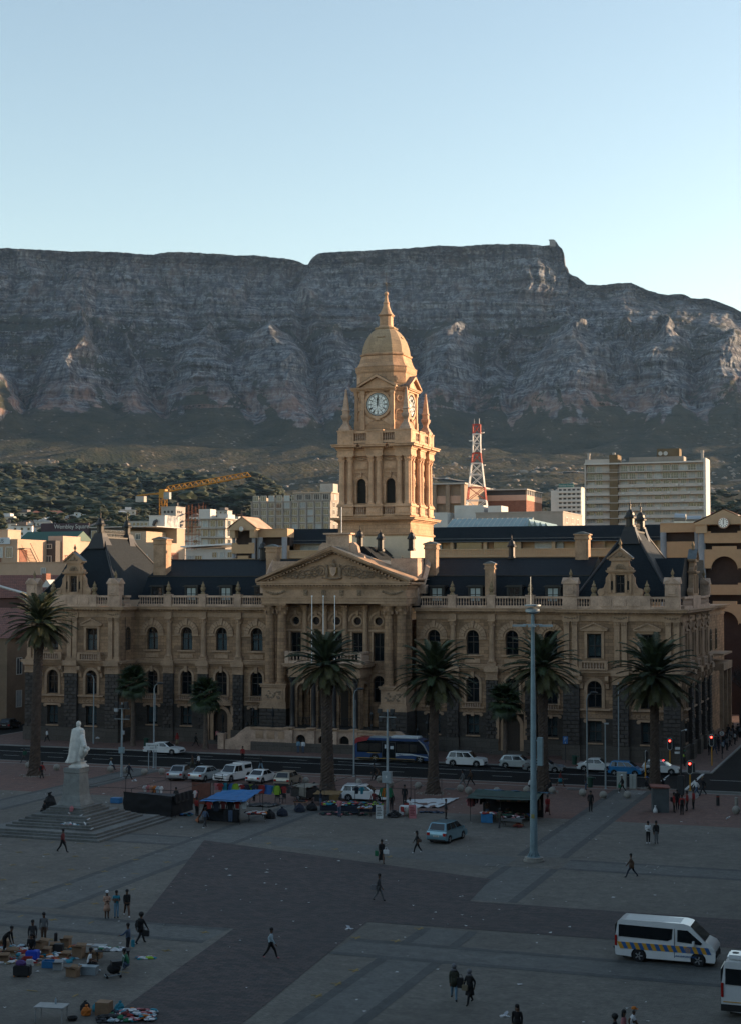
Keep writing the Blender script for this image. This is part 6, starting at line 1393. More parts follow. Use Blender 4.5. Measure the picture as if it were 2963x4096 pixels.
MB().tube([(-.15,0,19.1),(-.15,0,21.2)],.02,5).build('rod_aerial',steel,t);MB().box(-.13,.13,-.25,-.3,1.1,2.3).build('access_door',bluegrey,t,bevel=.01);MB().box(.32,.72,-.15,.2,7.1,9.2).box(.18,.33,-.05,.1,7.3,7.4).box(.18,.33,-.05,.1,8.9,9.0).build('control_box',bluegrey,t,bevel=.02);MB().box(-.12,.12,-.285,-.27,3.2,3.5).build('warning_label',mat('faded_yellow_label',(.22,.19,.06),.7,.3),t)
bm_=MB().ico((0,0,.36),.37,(1,1,1),3).lathe([(.22,0),(.2,.06)],10).mesh('round_bollard',conc,smooth=True)
BP=[(-25.4,-31.4),(-21.3,-32.2),(-18.5,-31.2),(-14.9,-31.6),(-12.8,-31.8),(-10.2,-32.6),(-8.6,-31.6),(-5.0,-32.5),(5.6,-33.2),(9.1,-33.8),(11.5,-32.3),(14.7,-33.3),(15.9,-30.2),(18.2,-33.5),(21.2,-33.6),(25.8,-34.2),(27.0,-35.5),(29.7,-34.9),(32.3,-33.2),(34.7,-32.6),(37.9,-33.3),(40.1,-34.2),(42.3,-33.4),(53.3,-40.2),(25.9,-51.4)]
for i,(x,y)in enumerate(BP):tag(ob('round_bollard',bm_,None,(x,y,0),i*.7),'concrete ball bollard in the row along the kerb of the square','bollard','ball bollards along the road')
for x,y,h,c_ in((51.1,-35.4,.95,'short black post with red band near the right edge'),(53.0,-37.2,1.05,'short grey post behind the lone ball bollard at right')):
 t=thing('bollard_post',c_,'bollard',(x,y,0));MB().lathe([(.16,0),(.16,h),(.13,h+.03)],12).build('post',dk if h<1 else conc,t);
 if h<1:MB().lathe([(.163,h-.16),(.163,h-.08)],12).build('red_band',mat('dull_red',(.2,.03,.02),.6),t)
redl=mat('red_signal',(.5,.01,.01),.4,0,emit=(1,.03,.02),es=9.0);offl=mat('unlit_signal',(.02,.02,.02),.3,.1)
def signal(x,y,h,label,ang,lit=True,side=1):
 t=thing('traffic_light',label,'traffic light',(x,y,0),R(ang),'traffic lights at the crossing');pole(t,h-.4,.07,.06,yp_)
 bd=[(-.24,h-.95),(.24,h-.95)];pl_=arc(0,h-.2,.27,0,math.pi,8)+arc(0,h-1.05,.27,math.pi,2*math.pi,8)
 MB().prism(pl_,-.14,-.1).build('back_board',paint,t);MB().prism([(p[0]*.84,h-.625+(p[1]-h+.625)*.93)for p in pl_],-.16,-.141).build('signal_face',dk,t);MB().box(-.16,.16,-.1,.12,h-1.1,h-.12).build('signal_box',dk,t)
 for k in range(3):
  z=h-.27-k*.33;MB().prism(arc(0,z,.105,0,6.27,14),-.185,-.161).build('signal_lamp',redl if(k==0 and lit)else offl,t);MB().prism(arc(0,z,.14,0,math.pi,8)+arc(0,z,.115,math.pi,0,8),-.3,-.162).build('signal_hood',dk,t)
 MB().box(.2*side,.5*side,-.1,.2,h-1.1,h-.2).build('side_signal',dk,t);return t
signal(46.7,-4.2,3.6,'red traffic light on yellow pole by the side street crowd',-2);signal(42.1,-5.0,3.1,'red traffic light behind the rightmost white car',6);signal(41.3,-17.0,2.9,'unlit traffic light seen edge-on behind the blue hatchback',75,False);signal(47.2,-25.6,2.95,'red traffic light nearest the square with white outlined board',2)
t=thing('sign_post','black street sign post beside the near traffic light','sign post',(46.8,-29.1,0));pole(t,6.3,.1,.07,dk);MB().box(-.3,.3,-.25,.25,0,1.9).build('post_cabinet',dk,t,bevel=.03);MB().tube([(0,0,6.2),(.5,-.1,6.4)],.03,5).ico((.55,-.1,6.35),.12,sub=1).build('camera',lens,t)
MB().box(-.55,.0,-.04,.02,4.4,4.65).box(-.6,-.1,-.02,.04,4.0,4.2).build('street_name_plate',paint,t)
t=thing('guard_kiosk','dark grey guard kiosk with rusty red roof near the crossing','kiosk',(46.6,-40.9,0),R(14));kg=mat('kiosk_grey',(.055,.065,.07),.65,.15,1.5)
MB().box(-.72,.72,-.85,.85,0,2.2).build('wall',kg,t);MB().prism([(-.85,2.2),(.85,2.2),(.85,2.28),(-.85,2.36)],-1.0,1.0).build('roof',mat('rusty_red_roof',(.16,.055,.04),.8,.25,2),t);MB().box(.7,.76,-.55,-.05,.95,1.9).build('window',glassd,t);MB().box(.72,.755,.1,.7,.05,2.0).build('door',dk,t);MB().box(.725,.765,-.5,-.25,1.0,1.4).build('notice',mat('blue_notice',(.05,.14,.3),.7),t)
t=thing('plastic_bag','white plastic bag against the guard kiosk wall','bag',(46.35,-42.0,0));MB().lathe([(.2,0),(.22,.2),(.12,.42),(.05,.55),(.1,.66)],8).build('bag_body',mat('white_plastic',(.5,.5,.5),.6,.1),t,smooth=True)
for k,(x,y,w_,h,l_)in enumerate(((40.5,-26.5,.5,1.62,'taller pale electrical cabinet beside a pedestrian'),(41.65,-26.5,.36,1.4,'shorter grey electrical cabinet right of the taller one'))):
 t=thing('electrical_cabinet',l_,'cabinet',(x,y,0));MB().box(-w_,w_,-.3,.3,0,.12).build('plinth',conc,t);MB().box(-w_+.03,w_-.03,-.28,.28,.12,h).build('housing',cabm,t,bevel=.02);MB().box(-.012,.012,-.292,-.27,.16,h-.06).build('door_gap',dk,t);MB().box(-w_,w_,-.32,.32,h,h+.05).build('cap',cabm,t)
for x,y,l_ in((37.25,-26.4,'green litter bin by the near kerb behind a walker'),(31.8,-8.4,'green litter bin on the pavement before the right wing'),(-23.7,-6.6,'green litter bin beside the white sedan')):
 t=thing('litter_bin',l_,'bin',(x,y,.1 if y>-12 else 0));MB().lathe([(.26,0),(.3,.9),(.33,.92),(.33,.98),(.2,1.05)],12).build('bin_body',binm,t,auto=.6);MB().box(.1,.55,-.12,.12,.9,1.0).build('bin_lid',binm,t)
t=thing('parking_sign','blue parking sign on a dark post before the right wing','sign',(30.5,-7.2,.1));pole(t,2.9,.045,.045,dk);MB().box(-.28,.28,-.06,-.03,2.2,3.05).build('sign_plate',mat('sign_blue',(.02,.09,.25),.5,.05),t);text('sign_lettering','P',.5,paint,(0,-.065,2.75),FR,t);text('sign_lettering','&',.25,paint,(0,-.065,2.35),FR,t)
t=thing('direction_sign','white magistrate court direction sign on two posts','sign',(-11.7,-27.9,0),R(15));[MB().lathe([(.05,0),(.05,2.9)],8,(x,0,0)).build('post',steel,t)for x in(-.42,.42)];MB().box(-.72,.72,-.09,-.05,2.15,2.95).build('sign_plate',mat('sign_white',(.55,.57,.57),.5,.06),t)
text('sign_lettering',"Magistrate's",.2,dk,(-.14,-.095,2.7),FR,t);text('sign_lettering','Court',.2,dk,(-.02,-.095,2.4),FR,t);MB().tube([(.42,-.1,2.35),(.42,-.1,2.72),(.55,-.1,2.72)],.03,4).prism([(.55,2.62),(.55,2.82),(.67,2.72)],-.12,-.09).build('arrow',dk,t)
t=thing('round_sign','round road sign at the far left street corner','sign',(-51.6,2.0,.1));pole(t,2.4,.04,.04,steel);MB().prism(arc(0,2.2,.38,0,6.27,16),-.06,-.03).build('sign_plate',MATS['sign_white'],t)
t=thing('round_sign','round white stop-ban sign above the side street crowd','sign',(47.0,3.0,.1));pole(t,3.2,.04,.04,dk);MB().prism(arc(0,3.0,.36,0,6.27,16),-.06,-.03).build('sign_plate',paint,t);c_=MB();half_ring(c_,0,3.0,.29,.36,-.075,-.055,16,0,6.27);c_.build('sign_rim',MATS['dull_red'],t);text('sign_lettering','S',.5,dk,(0,-.065,3.0),FR,t)
mon=thing('statue_monument','white marble robed statue seen from behind on grey stepped pedestal','monument',(1.2,-66.6,0));stg=stone('monument_granite',(.155,.158,.15),(.13,.132,.127),(.07,.07,.068),1.4,.3,.012,stain=.45)
hw=6.45;z=0.0;steps=[(6.45,.17),(6.0,.17),(5.6,.17),(4.45,.17),(4.05,.17),(3.65,.17),(3.25,.17),(2.85,.17),(2.2,.17),(1.95,.17),(1.75,.17)]
for h_,dz in steps:MB().box(-h_*.91,h_*.91,-h_,h_,z,z+dz+(.0 if h_>1.8 else 0)).build('step',stg,mon,bevel=.015);z+=dz
MB().lathe([(1.15,z),(1.15,z+.1),(.98,z+.45),(.86,z+.85),(.84,z+.9),(.72,z+2.7),(.72,z+2.75),(.78,z+2.8),(.78,z+3.15),(.7,z+3.2)],sq=SQ4).build('pedestal',mat('weathered_granite',(.175,.18,.17),.85,.22,1.2,bump=.3),mon)
marble=mat('weathered_marble',(.50,.49,.455),.7,.18,2.0,bump=.25,bscale=6)
sb=MB();zt=z+3.2;sb.lathe([(.62,0),(.62,.12),(.5,.2),(.42,.4),(.5,.46),(.5,.5)],sq=SQ4,c=(.25,0,zt));sb.build('statue_base',marble,mon)
rings=[(0.0,-.62,.82,.62),(.12,-.55,.80,.62),(.35,-.4,.72,.58),(.8,-.26,.66,.54),(1.5,-.12,.66,.5),(2.2,-.04,.64,.46),(2.7,0,.62,.42),(3.0,.02,.58,.36),(3.15,.03,.45,.3),(3.22,.05,.2,.2),(3.32,.06,.15,.16),(3.38,.07,.17,.19),(3.5,.08,.2,.23),(3.68,.09,.19,.22),(3.8,.1,.12,.15),(3.84,.1,.02,.03)]
fig=MB();n=40;vs=[]
for j,(zz_,ox,rx,ry)in enumerate(rings):
 for i in range(n):
  a=2*math.pi*i/n;fold=1+(.07*math.sin(a*9+zz_*1.1)+.04*math.sin(a*15-zz_*.7))*max(0,min(1,(3.0-zz_)/1.2));lift=.18*max(0,math.cos(a))*(1 if zz_<.2 else 0)
  vs.append((.15+ox*.55+rx*fold*math.cos(a),ry*fold*math.sin(a),zt+.35+zz_*.93+lift))
fig.add(vs,[(j*n+i,j*n+(i+1)%n,(j+1)*n+(i+1)%n,(j+1)*n+i)for j in range(len(rings)-1)for i in range(n)]+[tuple(range(n-1,-1,-1))])
fig.build('statue_figure',marble,mon,smooth=True)
ar_=MB().tube([(.55,-.1,zt+2.7),(.85,-.25,zt+2.1),(1.0,-.45,zt+1.75)],[.26,.22,.15],8);ar_.tube([(.6,0,zt+2.0),(.72,-.1,zt+1.2),(.55,-.1,zt+.75)],[.35,.4,.15],8);ar_.build('statue_sleeve',marble,mon,smooth=True)
hat=MB()
for k in range(9):hat.ico((1.15+rnd.uniform(-.15,.2),-.5+rnd.uniform(-.12,.12),zt+1.75+rnd.uniform(-.3,.45)),.17,(1,1,1.3),2,.1)
hat.build('plumed_hat',marble,mon,smooth=True)
ch=MB();[ch.ico((.17+.42*math.cos(a),-.30-.13*(1-abs(math.cos(a))),zt+3.2-.55*math.sin(a)),.05,sub=1)for a in[math.pi*k/16 for k in range(17)]];ch.build('statue_chain',marble,mon)
# ================================================================ vehicles
def carpaint(n,c,metal=0.0):return mat('paint_'+n,c,.28,.04,1.5,metal=metal,coat=.7,spec=.5)
tyrem=mat('tyre_rubber',(.012,.012,.013),.85,.2,5);rimm=mat('alloy_rim',(.36,.37,.38),.3,.1,metal=.7);cglass=mat('car_glass',(.008,.011,.013),.05,.05,spec=.7);tail=mat('tail_lamp',(.30,.015,.012),.25,.1);headm=mat('head_lamp',(.48,.5,.5),.12,.1);plastic=mat('black_plastic',(.015,.015,.016),.6,.15);platem=mat('number_plate',(.5,.5,.45),.5,.1)
WH={}
def wheel(t,x,y,r,w=.2):
 k=(round(r,2),round(w,2))
 if k not in WH:
  ty=MB().lathe([(r*.62,-w/2),(r*.93,-w/2),(r,-w*.32),(r,w*.32),(r*.93,w/2),(r*.62,w/2)],20);ty.xf(Matrix.Rotation(R(90),4,'X'))
  ri=MB().lathe([(r*.64,-w*.42),(r*.6,-w*.5),(r*.56,-w*.35),(r*.2,-w*.3),(r*.2,w*.3),(r*.56,w*.35),(r*.6,w*.5),(r*.64,w*.42)],18)
  for q in range(5):
   for s_ in(-1,1):i0=len(ri.v);ri.box(r*.1,r*.6,-.035,.035,s_*w*.46-.015,s_*w*.46+.015);ri.xf(Matrix.Rotation(q*1.2566,4,'Z'),i0)
  ri.xf(Matrix.Rotation(R(90),4,'X'));WH[k]=(ty.mesh('wheel',tyrem,auto=.6),ri.mesh('rim',rimm))
 o=ob('wheel',WH[k][0],t,(x,y,r));ob('rim',WH[k][1],o)
def patch(c,u0,u1,v0,v1,off,m,t,name):
 """pane lying just proud of a four-cornered face c = (a, b, c, d)"""
 a,b,c_,d=[Vector(p)for p in c];f=lambda u,v:(a.lerp(b,u)).lerp(d.lerp(c_,u),v);n=(b-a).cross(d-a).normalized()*off
 q=[f(u0,v0),f(u1,v0),f(u1,v1),f(u0,v1)]
 return MB().hull2([p-n*.2 for p in q],[p+n for p in q]).build(name,m,t)
def plate_txt(t,x,rot):MB().box(-.012,.012,-.25,.25,-.06,.06).build('number_plate',platem,t,loc=x);text('plate_lettering','CA 482',.11,plastic,(x[0]+rot*.016,x[1],x[2]),(R(90),0,R(90*rot)),t)
def car(name,label,x,y,ang,L,W,H,pm,style,hood=None,rw=.32,group='cars on the road',z=0.0):
 t=thing(name,label,'car',(x,y,z),R(ang),group);zs={'suv':.60,'pickup':.55}.get(style,.62)*H;zh=zs-(.08 if style in('sedan','hatch','mini')else .03)-(.1 if style=='mini' else 0);hl=L/2;xf,xr=hl-.2*L+.02,-hl+.19*L;ra=rw+.07
 S_=dict(sedan=(-.36,-.20,.06,.24),hatch=(-.48,-.38,.08,.27),suv=(-.48,-.40,.08,.25),wagon=(-.485,-.42,.06,.24),pickup=(-.16,-.13,.10,.22),mini=(-.48,-.40,.10,.33))[style]
 g=[q*L for q in S_];zd=zs-(.02 if style in('sedan','pickup')else .05)
 lo=[(-hl+.06,.28),(-hl,.5),(-hl+.02,zd-.1),(-hl+.08,zd),(g[0],zs),(g[3],zs),(hl-.45,zh),(hl-.12,zh-.09),(hl,.5),(hl-.04,.26)]
 lo+=[(xf+ra,.24)]+arc(xf,rw,ra,-.25,math.pi+.25,10)+[(xf-ra,.24),(xr+ra,.24)]+arc(xr,rw,ra,-.25,math.pi+.25,10)+[(xr-ra,.26)]
 MB().prism(lo,-W/2,W/2).build('body',pm,t,bevel=.055,auto=.7);MB().box(-hl+.3,hl-.3,-W/2+.12,W/2-.12,.18,.5).build('underbody',plastic,t)
 wb,wt=W/2-.05,W/2-.2;B=[(g[0],-wb,zs-.02),(g[3],-wb,zs-.02),(g[3],wb,zs-.02),(g[0],wb,zs-.02)];T=[(g[1],-wt,H),(g[2],-wt,H),(g[2],wt,H),(g[1],wt,H)]
 MB().hull2(B,T).build('cabin',pm,t,bevel=.05,auto=.7)
 for s_,(a,b,c_,d)in((-1,(B[0],B[1],T[1],T[0])),(1,(B[2],B[3],T[3],T[2]))):
  cuts=((.1,.5),(.53,.93))if style not in('wagon','suv','mini')else((.07,.33),(.36,.63),(.66,.95))
  for u0,u1 in cuts:
   if s_>0:u0,u1=1-u1,1-u0
   patch((a,b,c_,d),u0,u1,.14,.88,.012,cglass,t,'side_window')
  MB().box(g[3]-.45,g[3]-.25,s_*(W/2+.02),s_*(W/2+.2),zs-.02,zs+.13).build('mirror',pm,t,bevel=.03)
  for q in(.0,.3):MB().box(xr+ra+.25+q*L-.3,xr+ra+.45+q*L-.3,s_*(W/2-.005),s_*(W/2+.025),zs-.17,zs-.14).build('door_handle',plastic if style=='old' else pm,t)
  MB().box(hl-.5,hl-.05,s_*(W/2-.36),s_*(W/2-.03),zh-.26,zh-.08).build('headlight',headm,t,bevel=.03);MB().box(-hl-.012,-hl+.2,s_*(W/2-.32),s_*(W/2-.0),zd-.34,zd-.08).build('taillight',tail,t,bevel=.03)
  for xx in(xf,xr):wheel(t,xx,s_*(W/2-.1),rw)
 patch((B[1],B[2],T[2],T[1]),.06,.94,.1,.92,.012,cglass,t,'windscreen');patch((B[3],B[0],T[0],T[3]),.08,.92,.14,.9,.012,cglass,t,'rear_window')
 MB().box(hl-.02,hl+.02,-W*.3,W*.3,.38,.56).build('grille',plastic,t);MB().box(-hl-.02,-hl+.05,-W/2+.1,W/2-.1,.27,.36).build('rear_bumper',plastic,t);plate_txt(t,(-hl-.02,0,.62 if style!='sedan' else .55),-1)
 if style in('suv','wagon'):[MB().tube([(g[1]+.1,s_*(wt-.08),H+.05),(g[2]-.1,s_*(wt-.08),H+.05)],.025,5).build('roof_rail',plastic if style=='suv' else rimm,t)for s_ in(-1,1)]
 return t
white=carpaint('white',(.60,.61,.61));silver=carpaint('silver',(.36,.38,.39),.5);blue=carpaint('blue',(.02,.16,.36));beige=carpaint('beige',(.35,.31,.24),.4);aqua=carpaint('aqua',(.16,.29,.35),.45);grey=carpaint('grey',(.24,.25,.26),.5);lsil=carpaint('pale_silver',(.42,.46,.47),.4)
car('white_sedan','white sedan driving alone on the road at left',-17.9,-12.9,0,4.9,1.8,1.42,white,'sedan')
car('white_suv','white sport utility car driving behind the bus front',20.35,-12.9,0,4.5,1.85,1.66,white,'suv',rw=.36)
car('silver_hatchback','pale silver hatchback following near the kerb left of the tall mast',26.3,-12.9,0,4.0,1.7,1.45,lsil,'hatch');car('grey_sedan','grey sedan passing behind the tall mast and palm trunk',29.9,-15.4,0,4.5,1.75,1.4,grey,'sedan')
car('white_sedan','white sedan queueing left of the blue hatchback',35.3,-12.8,0,4.3,1.75,1.42,white,'sedan');car('blue_hatchback','bright blue small hatchback at the traffic light',38.9,-15.3,0,3.65,1.62,1.52,blue,'mini',rw=.29);car('white_hatchback','white hatchback at the head of the queue behind a palm trunk',42.3,-12.8,0,4.05,1.68,1.46,white,'hatch')
G_='cars parked on the square beside the stalls'
car('silver_sedan','silver sedan parked leftmost of the row facing away',-5.0,-34.2,97,4.3,1.72,1.5,silver,'sedan',group=G_);car('silver_sedan','silver sedan parked beside the white pickup, second of the row',-2.0,-34.2,80,4.4,1.7,1.5,lsil,'sedan',group=G_)
car('white_sedan','old boxy white sedan parked with an open door',4.2,-33.8,84,4.2,1.68,1.36,white,'sedan',group=G_);car('beige_hatchback','beige hatchback parked rightmost of the row',7.6,-34.9,92,4.1,1.7,1.45,beige,'hatch',group=G_)
t=car('white_pickup','white pickup with canopy parked facing the camera with bull bar',.8,-33.6,-102,4.9,1.75,1.68,white,'pickup',rw=.37,group=G_);MB().hull2([(-2.4,-.82,.9),(-.75,-.82,.9),(-.75,.82,.9),(-2.4,.82,.9)],[(-2.3,-.7,1.78),(-.8,-.7,1.78),(-.8,.7,1.78),(-2.3,.7,1.78)]).build('canopy',white,t,bevel=.05);[MB().box(-2.1,-1.0,s_*.78-.04,s_*.78+.04,1.2,1.6).build('canopy_window',cglass,t)for s_ in(-1,1)]
bb=MB();[bb.tube([(2.52,y_,.4),(2.56,y_,.95)],.03,6)for y_ in(-.5,.5)];[bb.tube([(2.54,-.62,z_),(2.56,.62,z_)],.03,6)for z_ in(.5,.72,.94)];bb.build('bull_bar',plastic,t)
car('white_wagon','white station wagon parked behind the bric-a-brac stall',18.9,-43.2,8,4.5,1.75,1.5,white,'wagon',group=G_);car('aqua_minivan','light blue people carrier parked alone in the open square',32.9,-62.6,82,4.2,1.72,1.62,aqua,'mini',rw=.31,group=G_)
def side_glass(t,x0,x1,y,z0,z1,m,name='side_window',d=.02):return MB().box(x0,x1,y-d,y+d,z0,z1).build(name,m,t)
t=thing('city_bus','dark blue city bus with red rear corner passing the portico','bus',(11.2,-10.9,0));bb_=carpaint('bus_blue',(.012,.045,.13));hb=4.65
prof=[(-hb,.35),(-hb,2.3),(-hb+.15,2.62),(-hb+.5,2.72),(2.9,2.72),(3.7,2.5),(4.35,1.8),(4.62,1.0),(4.65,.5),(4.5,.3)]
xf_,xr_,ra=3.3,-2.2,.5;out=prof+[(xf_+ra,.3)]+arc(xf_,.42,ra,-.2,math.pi+.2,10)+[(xf_-ra,.3),(xr_+ra,.3)]+arc(xr_,.42,ra,-.2,math.pi+.2,10)+[(xr_-ra,.3)]
MB().prism(out,-1.18,1.18).build('body',bb_,t,bevel=.05,auto=.6);MB().box(-4.2,4.1,-1.0,1.0,.2,.6).build('underbody',plastic,t)
for s_ in(-1,1):
 yy=s_*1.19
 MB().prism([(-4.35,1.05),(-4.35,2.2),(-3.2,2.45),(3.2,2.45),(3.75,2.1),(4.2,1.5),(4.3,1.05)],yy-.012,yy+.012).build('window_band',cglass,t)
 for x0,x1 in((-4.2,-2.9),(-2.8,-1.5),(.5,1.9),(2.05,2.9)):side_glass(t,x0,x1,s_*1.2,1.2,2.1,mat('tinted_bus_glass',(.03,.028,.024),.06,.3,.8,spec=.7),d=.012)
 MB().prism([(-.2,.72),(-.2,1.03),(2.2,1.03),(4.2,.72),(4.3,.6),(2.4,.86),(1,.78),(.3,.68)],yy-.02,yy+.02).build('white_stripe',mat('bus_white',(.45,.48,.5),.4,.05),t);MB().box(-4.4,2.6,yy-.016,yy+.016,.36,.41).box(-3.1,-1.6,yy-.016,yy+.016,.97,1.02).build('yellow_stripe',mat('bus_yellow',(.45,.27,.03),.5),t)
 MB().prism([(3.05,2.62),(3.2,2.62),(3.85,2.1),(4.35,1.2),(4.5,.62),(4.4,.6),(4.2,1.2),(3.72,2.0)],yy-.03,yy+.03).build('windscreen_pillar',rimm,t)
 for xx in(xf_,xr_):wheel(t,xx,s_*1.05,.43,.26)
side_glass(t,-1.35,.35,-1.205,.42,2.35,plastic,'door',.012);[side_glass(t,a,a+.72,-1.215,.55,2.2,cglass,'door_pane',.012)for a in(-1.25,-.45)];side_glass(t,-.3,.1,-1.235,1.5,1.85,MATS['bus_white'],'notice',.006);side_glass(t,-1.0,-.8,-1.235,1.55,2.0,MATS['bus_white'],'notice',.006)
patch(((4.42,-1.1,1.5),(4.42,1.1,1.5),(3.6,1.1,2.56),(3.6,-1.1,2.56)),.02,.98,-.25,.98,.06,cglass,t,'windscreen');MB().prism([(-hb-.015,1.95),(-hb-.015,2.32),(-hb+.14,2.64),(-hb+.5,2.745),(-2.9,2.745),(-3.1,2.4),(-4.2,2.2)],-1.215,1.195).build('red_corner',carpaint('bus_red',(.26,.02,.025)),t);MB().box(-.4,3.0,-.8,.8,2.7,2.95).build('roof_unit',MATS['bus_white'],t,bevel=.08);MB().box(-3.0,-.7,-.8,.8,2.7,2.8).build('roof_panel',steel,t);text('bus_lettering','MyBus',.26,bb_,(.9,-1.225,.9),FR,t)
def van(name,label,x,y,ang,L,W,H,glass=((-.46,-.04),),mids=True):
 t=thing(name,label,'van',(x,y,0),R(ang));hl=L/2;rw=.35;xf,xr=hl-.17*L,-hl+.24*L;ra=rw+.07
 pr=[(-hl+.04,.32),(-hl,.6),(-hl+.03,H*.62),(-hl+.14,H-.12),(-hl+.3,H),(hl*.36,H),(hl*.48,H-.07),(hl*.80,H*.60),(hl*.93,H*.53),(hl-.02,H*.42),(hl,.45),(hl-.06,.26)]
 out=pr+[(xf+ra,.26)]+arc(xf,rw,ra,-.25,math.pi+.25,10)+[(xf-ra,.24),(xr+ra,.24)]+arc(xr,rw,ra,-.25,math.pi+.25,10)+[(xr-ra,.26)]
 b=MB().prism(out,-W/2,W/2);b.v=[(p[0],p[1]*(1-.13*max(0,(p[2]-H*.52)/(H*.48))),p[2])for p in b.v];b.build('body',white,t,bevel=.09,auto=.7);MB().box(-hl+.4,hl-.5,-W/2+.15,W/2-.15,.16,.55).build('underbody',plastic,t)
 tl=lambda z:W/2*(1-.13*max(0,(z-H*.52)/(H*.48)))
 def sg(pts,s_,m,name,o=.012):MB().hull2([(p[0],s_*(tl(p[1])-.03),p[1])for p in pts],[(p[0],s_*(tl(p[1])+o),p[1])for p in pts]).build(name,m,t)
 for s_ in(-1,1):
  sg([(-hl+.2,H*.60),(hl*.06,H*.57),(hl*.14,H*.62),(hl*.16,H*.86),(-hl+.2,H*.88)],s_,cglass,'side_window');sg([(hl*.25,H*.57),(hl*.72,H*.53),(hl*.74,H*.57),(hl*.45,H*.85),(hl*.25,H*.85)],s_,cglass,'front_window')
  MB().box(hl*.19,hl*.2,s_*(W/2-.02),s_*(W/2+.008),.4,H*.88).build('door_gap',plastic,t);MB().box(hl*.55,hl*.6,s_*(W/2+.02),s_*(W/2+.2),H*.5,H*.62).build('mirror',white,t,bevel=.03)
  MB().box(-hl-.01,-hl+.12,s_*(W/2-.18),s_*(W/2+.008),H*.36,H*.62).build('taillight',tail,t,bevel=.02);MB().prism([(hl*.78,H*.43),(hl-.05,H*.37),(hl-.03,H*.43),(hl*.82,H*.49)],s_*(W/2-.25),s_*(W/2+.01)).build('headlight',headm,t);MB().box(hl*.93,hl+.01,s_*(W/2-.25),s_*(W/2-.05),.38,.66).build('fog_recess',plastic,t)
  for xx in(xf,xr):wheel(t,xx,s_*(W/2-.1),rw,.22)
 k=1-.13*.15;patch(((hl*.80+.03,-W/2*.95,H*.6+.01),(hl*.80+.03,W/2*.95,H*.6+.01),(hl*.48+.02,W/2*.86,H-.07),(hl*.48+.02,-W/2*.86,H-.07)),.04,.96,.05,.95,.02,cglass,t,'windscreen');MB().box(hl-.03,hl+.02,-W*.33,W*.33,.5,H*.38).build('grille',plastic,t);MB().box(-hl-.025,-hl,-W*.4,W*.4,H*.6,H*.86).build('rear_window',cglass,t)
 [MB().box(-hl+.5,hl*.3,y_-.03,y_+.03,H-.01,H+.02).build('roof_rib',white,t,bevel=.01)for y_ in(-.5,-.25,0,.25,.5)]
 return t,hl
t,hl=van('patrol_van','white law enforcement van with blue and yellow diagonal stripes',55.75,-96.75,-1,5.45,1.95,2.22)
sb_,sy_=mat('stripe_blue',(.025,.10,.27),.45,.08),mat('stripe_amber',(.50,.26,.03),.45,.08);n=22;x0,x1=-hl+.12,hl*.86
for s_ in(-1,1):
 for i in range(n):
  a=x0+(x1-x0)*i/n;b=x0+(x1-x0)*(i+1)/n;zl=.68+.02*i/n;sk=-.17
  MB().hull2([(a,s_*.9,zl+.35),(b,s_*.9,zl+.35),(b-sk,s_*.9,zl),(a-sk,s_*.9,zl)],[(a,s_*.987,zl+.35),(b,s_*.987,zl+.35),(b-sk,s_*.987,zl),(a-sk,s_*.987,zl)]).build('stripe',sb_ if i%2 else sy_,t)
c_=MB();half_ring(c_,hl*.46,.86,.12,.16,-.996,-.98,16,0,6.27);half_ring(c_,hl*.46,.86,.04,.08,-.996,-.98,12,0,6.27);c_.build('emblem',sb_,t);MB().prism(arc(hl*.46,.86,.17,0,6.27,16),-.99,-.97).build('emblem_disc',sy_,t);text('van_lettering','LAW ENFORCEMENT',.13,sb_,(hl*.42,-.99,.5),FR,t)
MB().tube([(-hl-.25,0,.45),(-hl+.1,0,.45)],.04,5).ico((-hl-.25,0,.5),.05,sub=1).build('tow_bar',plastic,t)
t,hl=van('white_minibus','white high-roof minibus cut off by the right edge',62.75,-106.1,0,5.8,2.0,2.6);MB().box(-hl+.25,-hl+1.5,-.6,.6,2.6,2.85).build('air_conditioner',white,t,bevel=.08);[MB().lathe([(.16,0),(.16,.02)],12,(-hl+.6+q*.5,0,2.85)).build('fan_vent',plastic,t)for q in range(2)];MB().box(-hl+.1,hl*.8,-1.012,-.99,.72,.76).build('yellow_stripe',sy_,t);MB().box(-hl-.01,hl*.8,-1.006,-.9,.3,.62).build('dark_skirt',plastic,t)
for x,y,a,l_ in((-46,-.5,100,'dark car parked in the left side street'),(-53,4,95,'white car parked beyond the left street corner')):car('parked_car',l_,x-8,y+10,a,4.3,1.7,1.45,plastic if 'dark' in l_ else white,'hatch',group='cars in the left side street',z=0.0)
# ================================================================ people: one skinned body each, coloured by region
SKIN=[mat('skin_%d'%i,c,.6,.08,4)for i,c in enumerate([(.10,.052,.032),(.065,.034,.022),(.17,.095,.06)])];hairm=mat('black_hair',(.008,.007,.007),.7,.2,9)
CL={}
def cloth(c):
 P_=dict(black=(.010,.010,.011),navy=(.014,.018,.03),charcoal=(.03,.03,.033),grey=(.11,.115,.12),white=(.50,.51,.52),red=(.22,.022,.02),maroon=(.11,.02,.02),teal=(.02,.17,.23),blue=(.03,.10,.28),denim=(.05,.075,.12),lightdenim=(.13,.22,.29),green=(.02,.12,.06),dkgreen=(.015,.06,.04),beige=(.35,.21,.15),brown=(.06,.035,.022),olive=(.04,.042,.028),paleblue=(.27,.34,.38),pink=(.35,.13,.14),lime=(.2,.32,.03),khaki=(.17,.14,.09),hood=(.12,.12,.13),orange=(.4,.12,.02))
 if c not in CL:CL[c]=mat('cloth_'+c,P_[c],.9,.14,5)
 return CL[c]
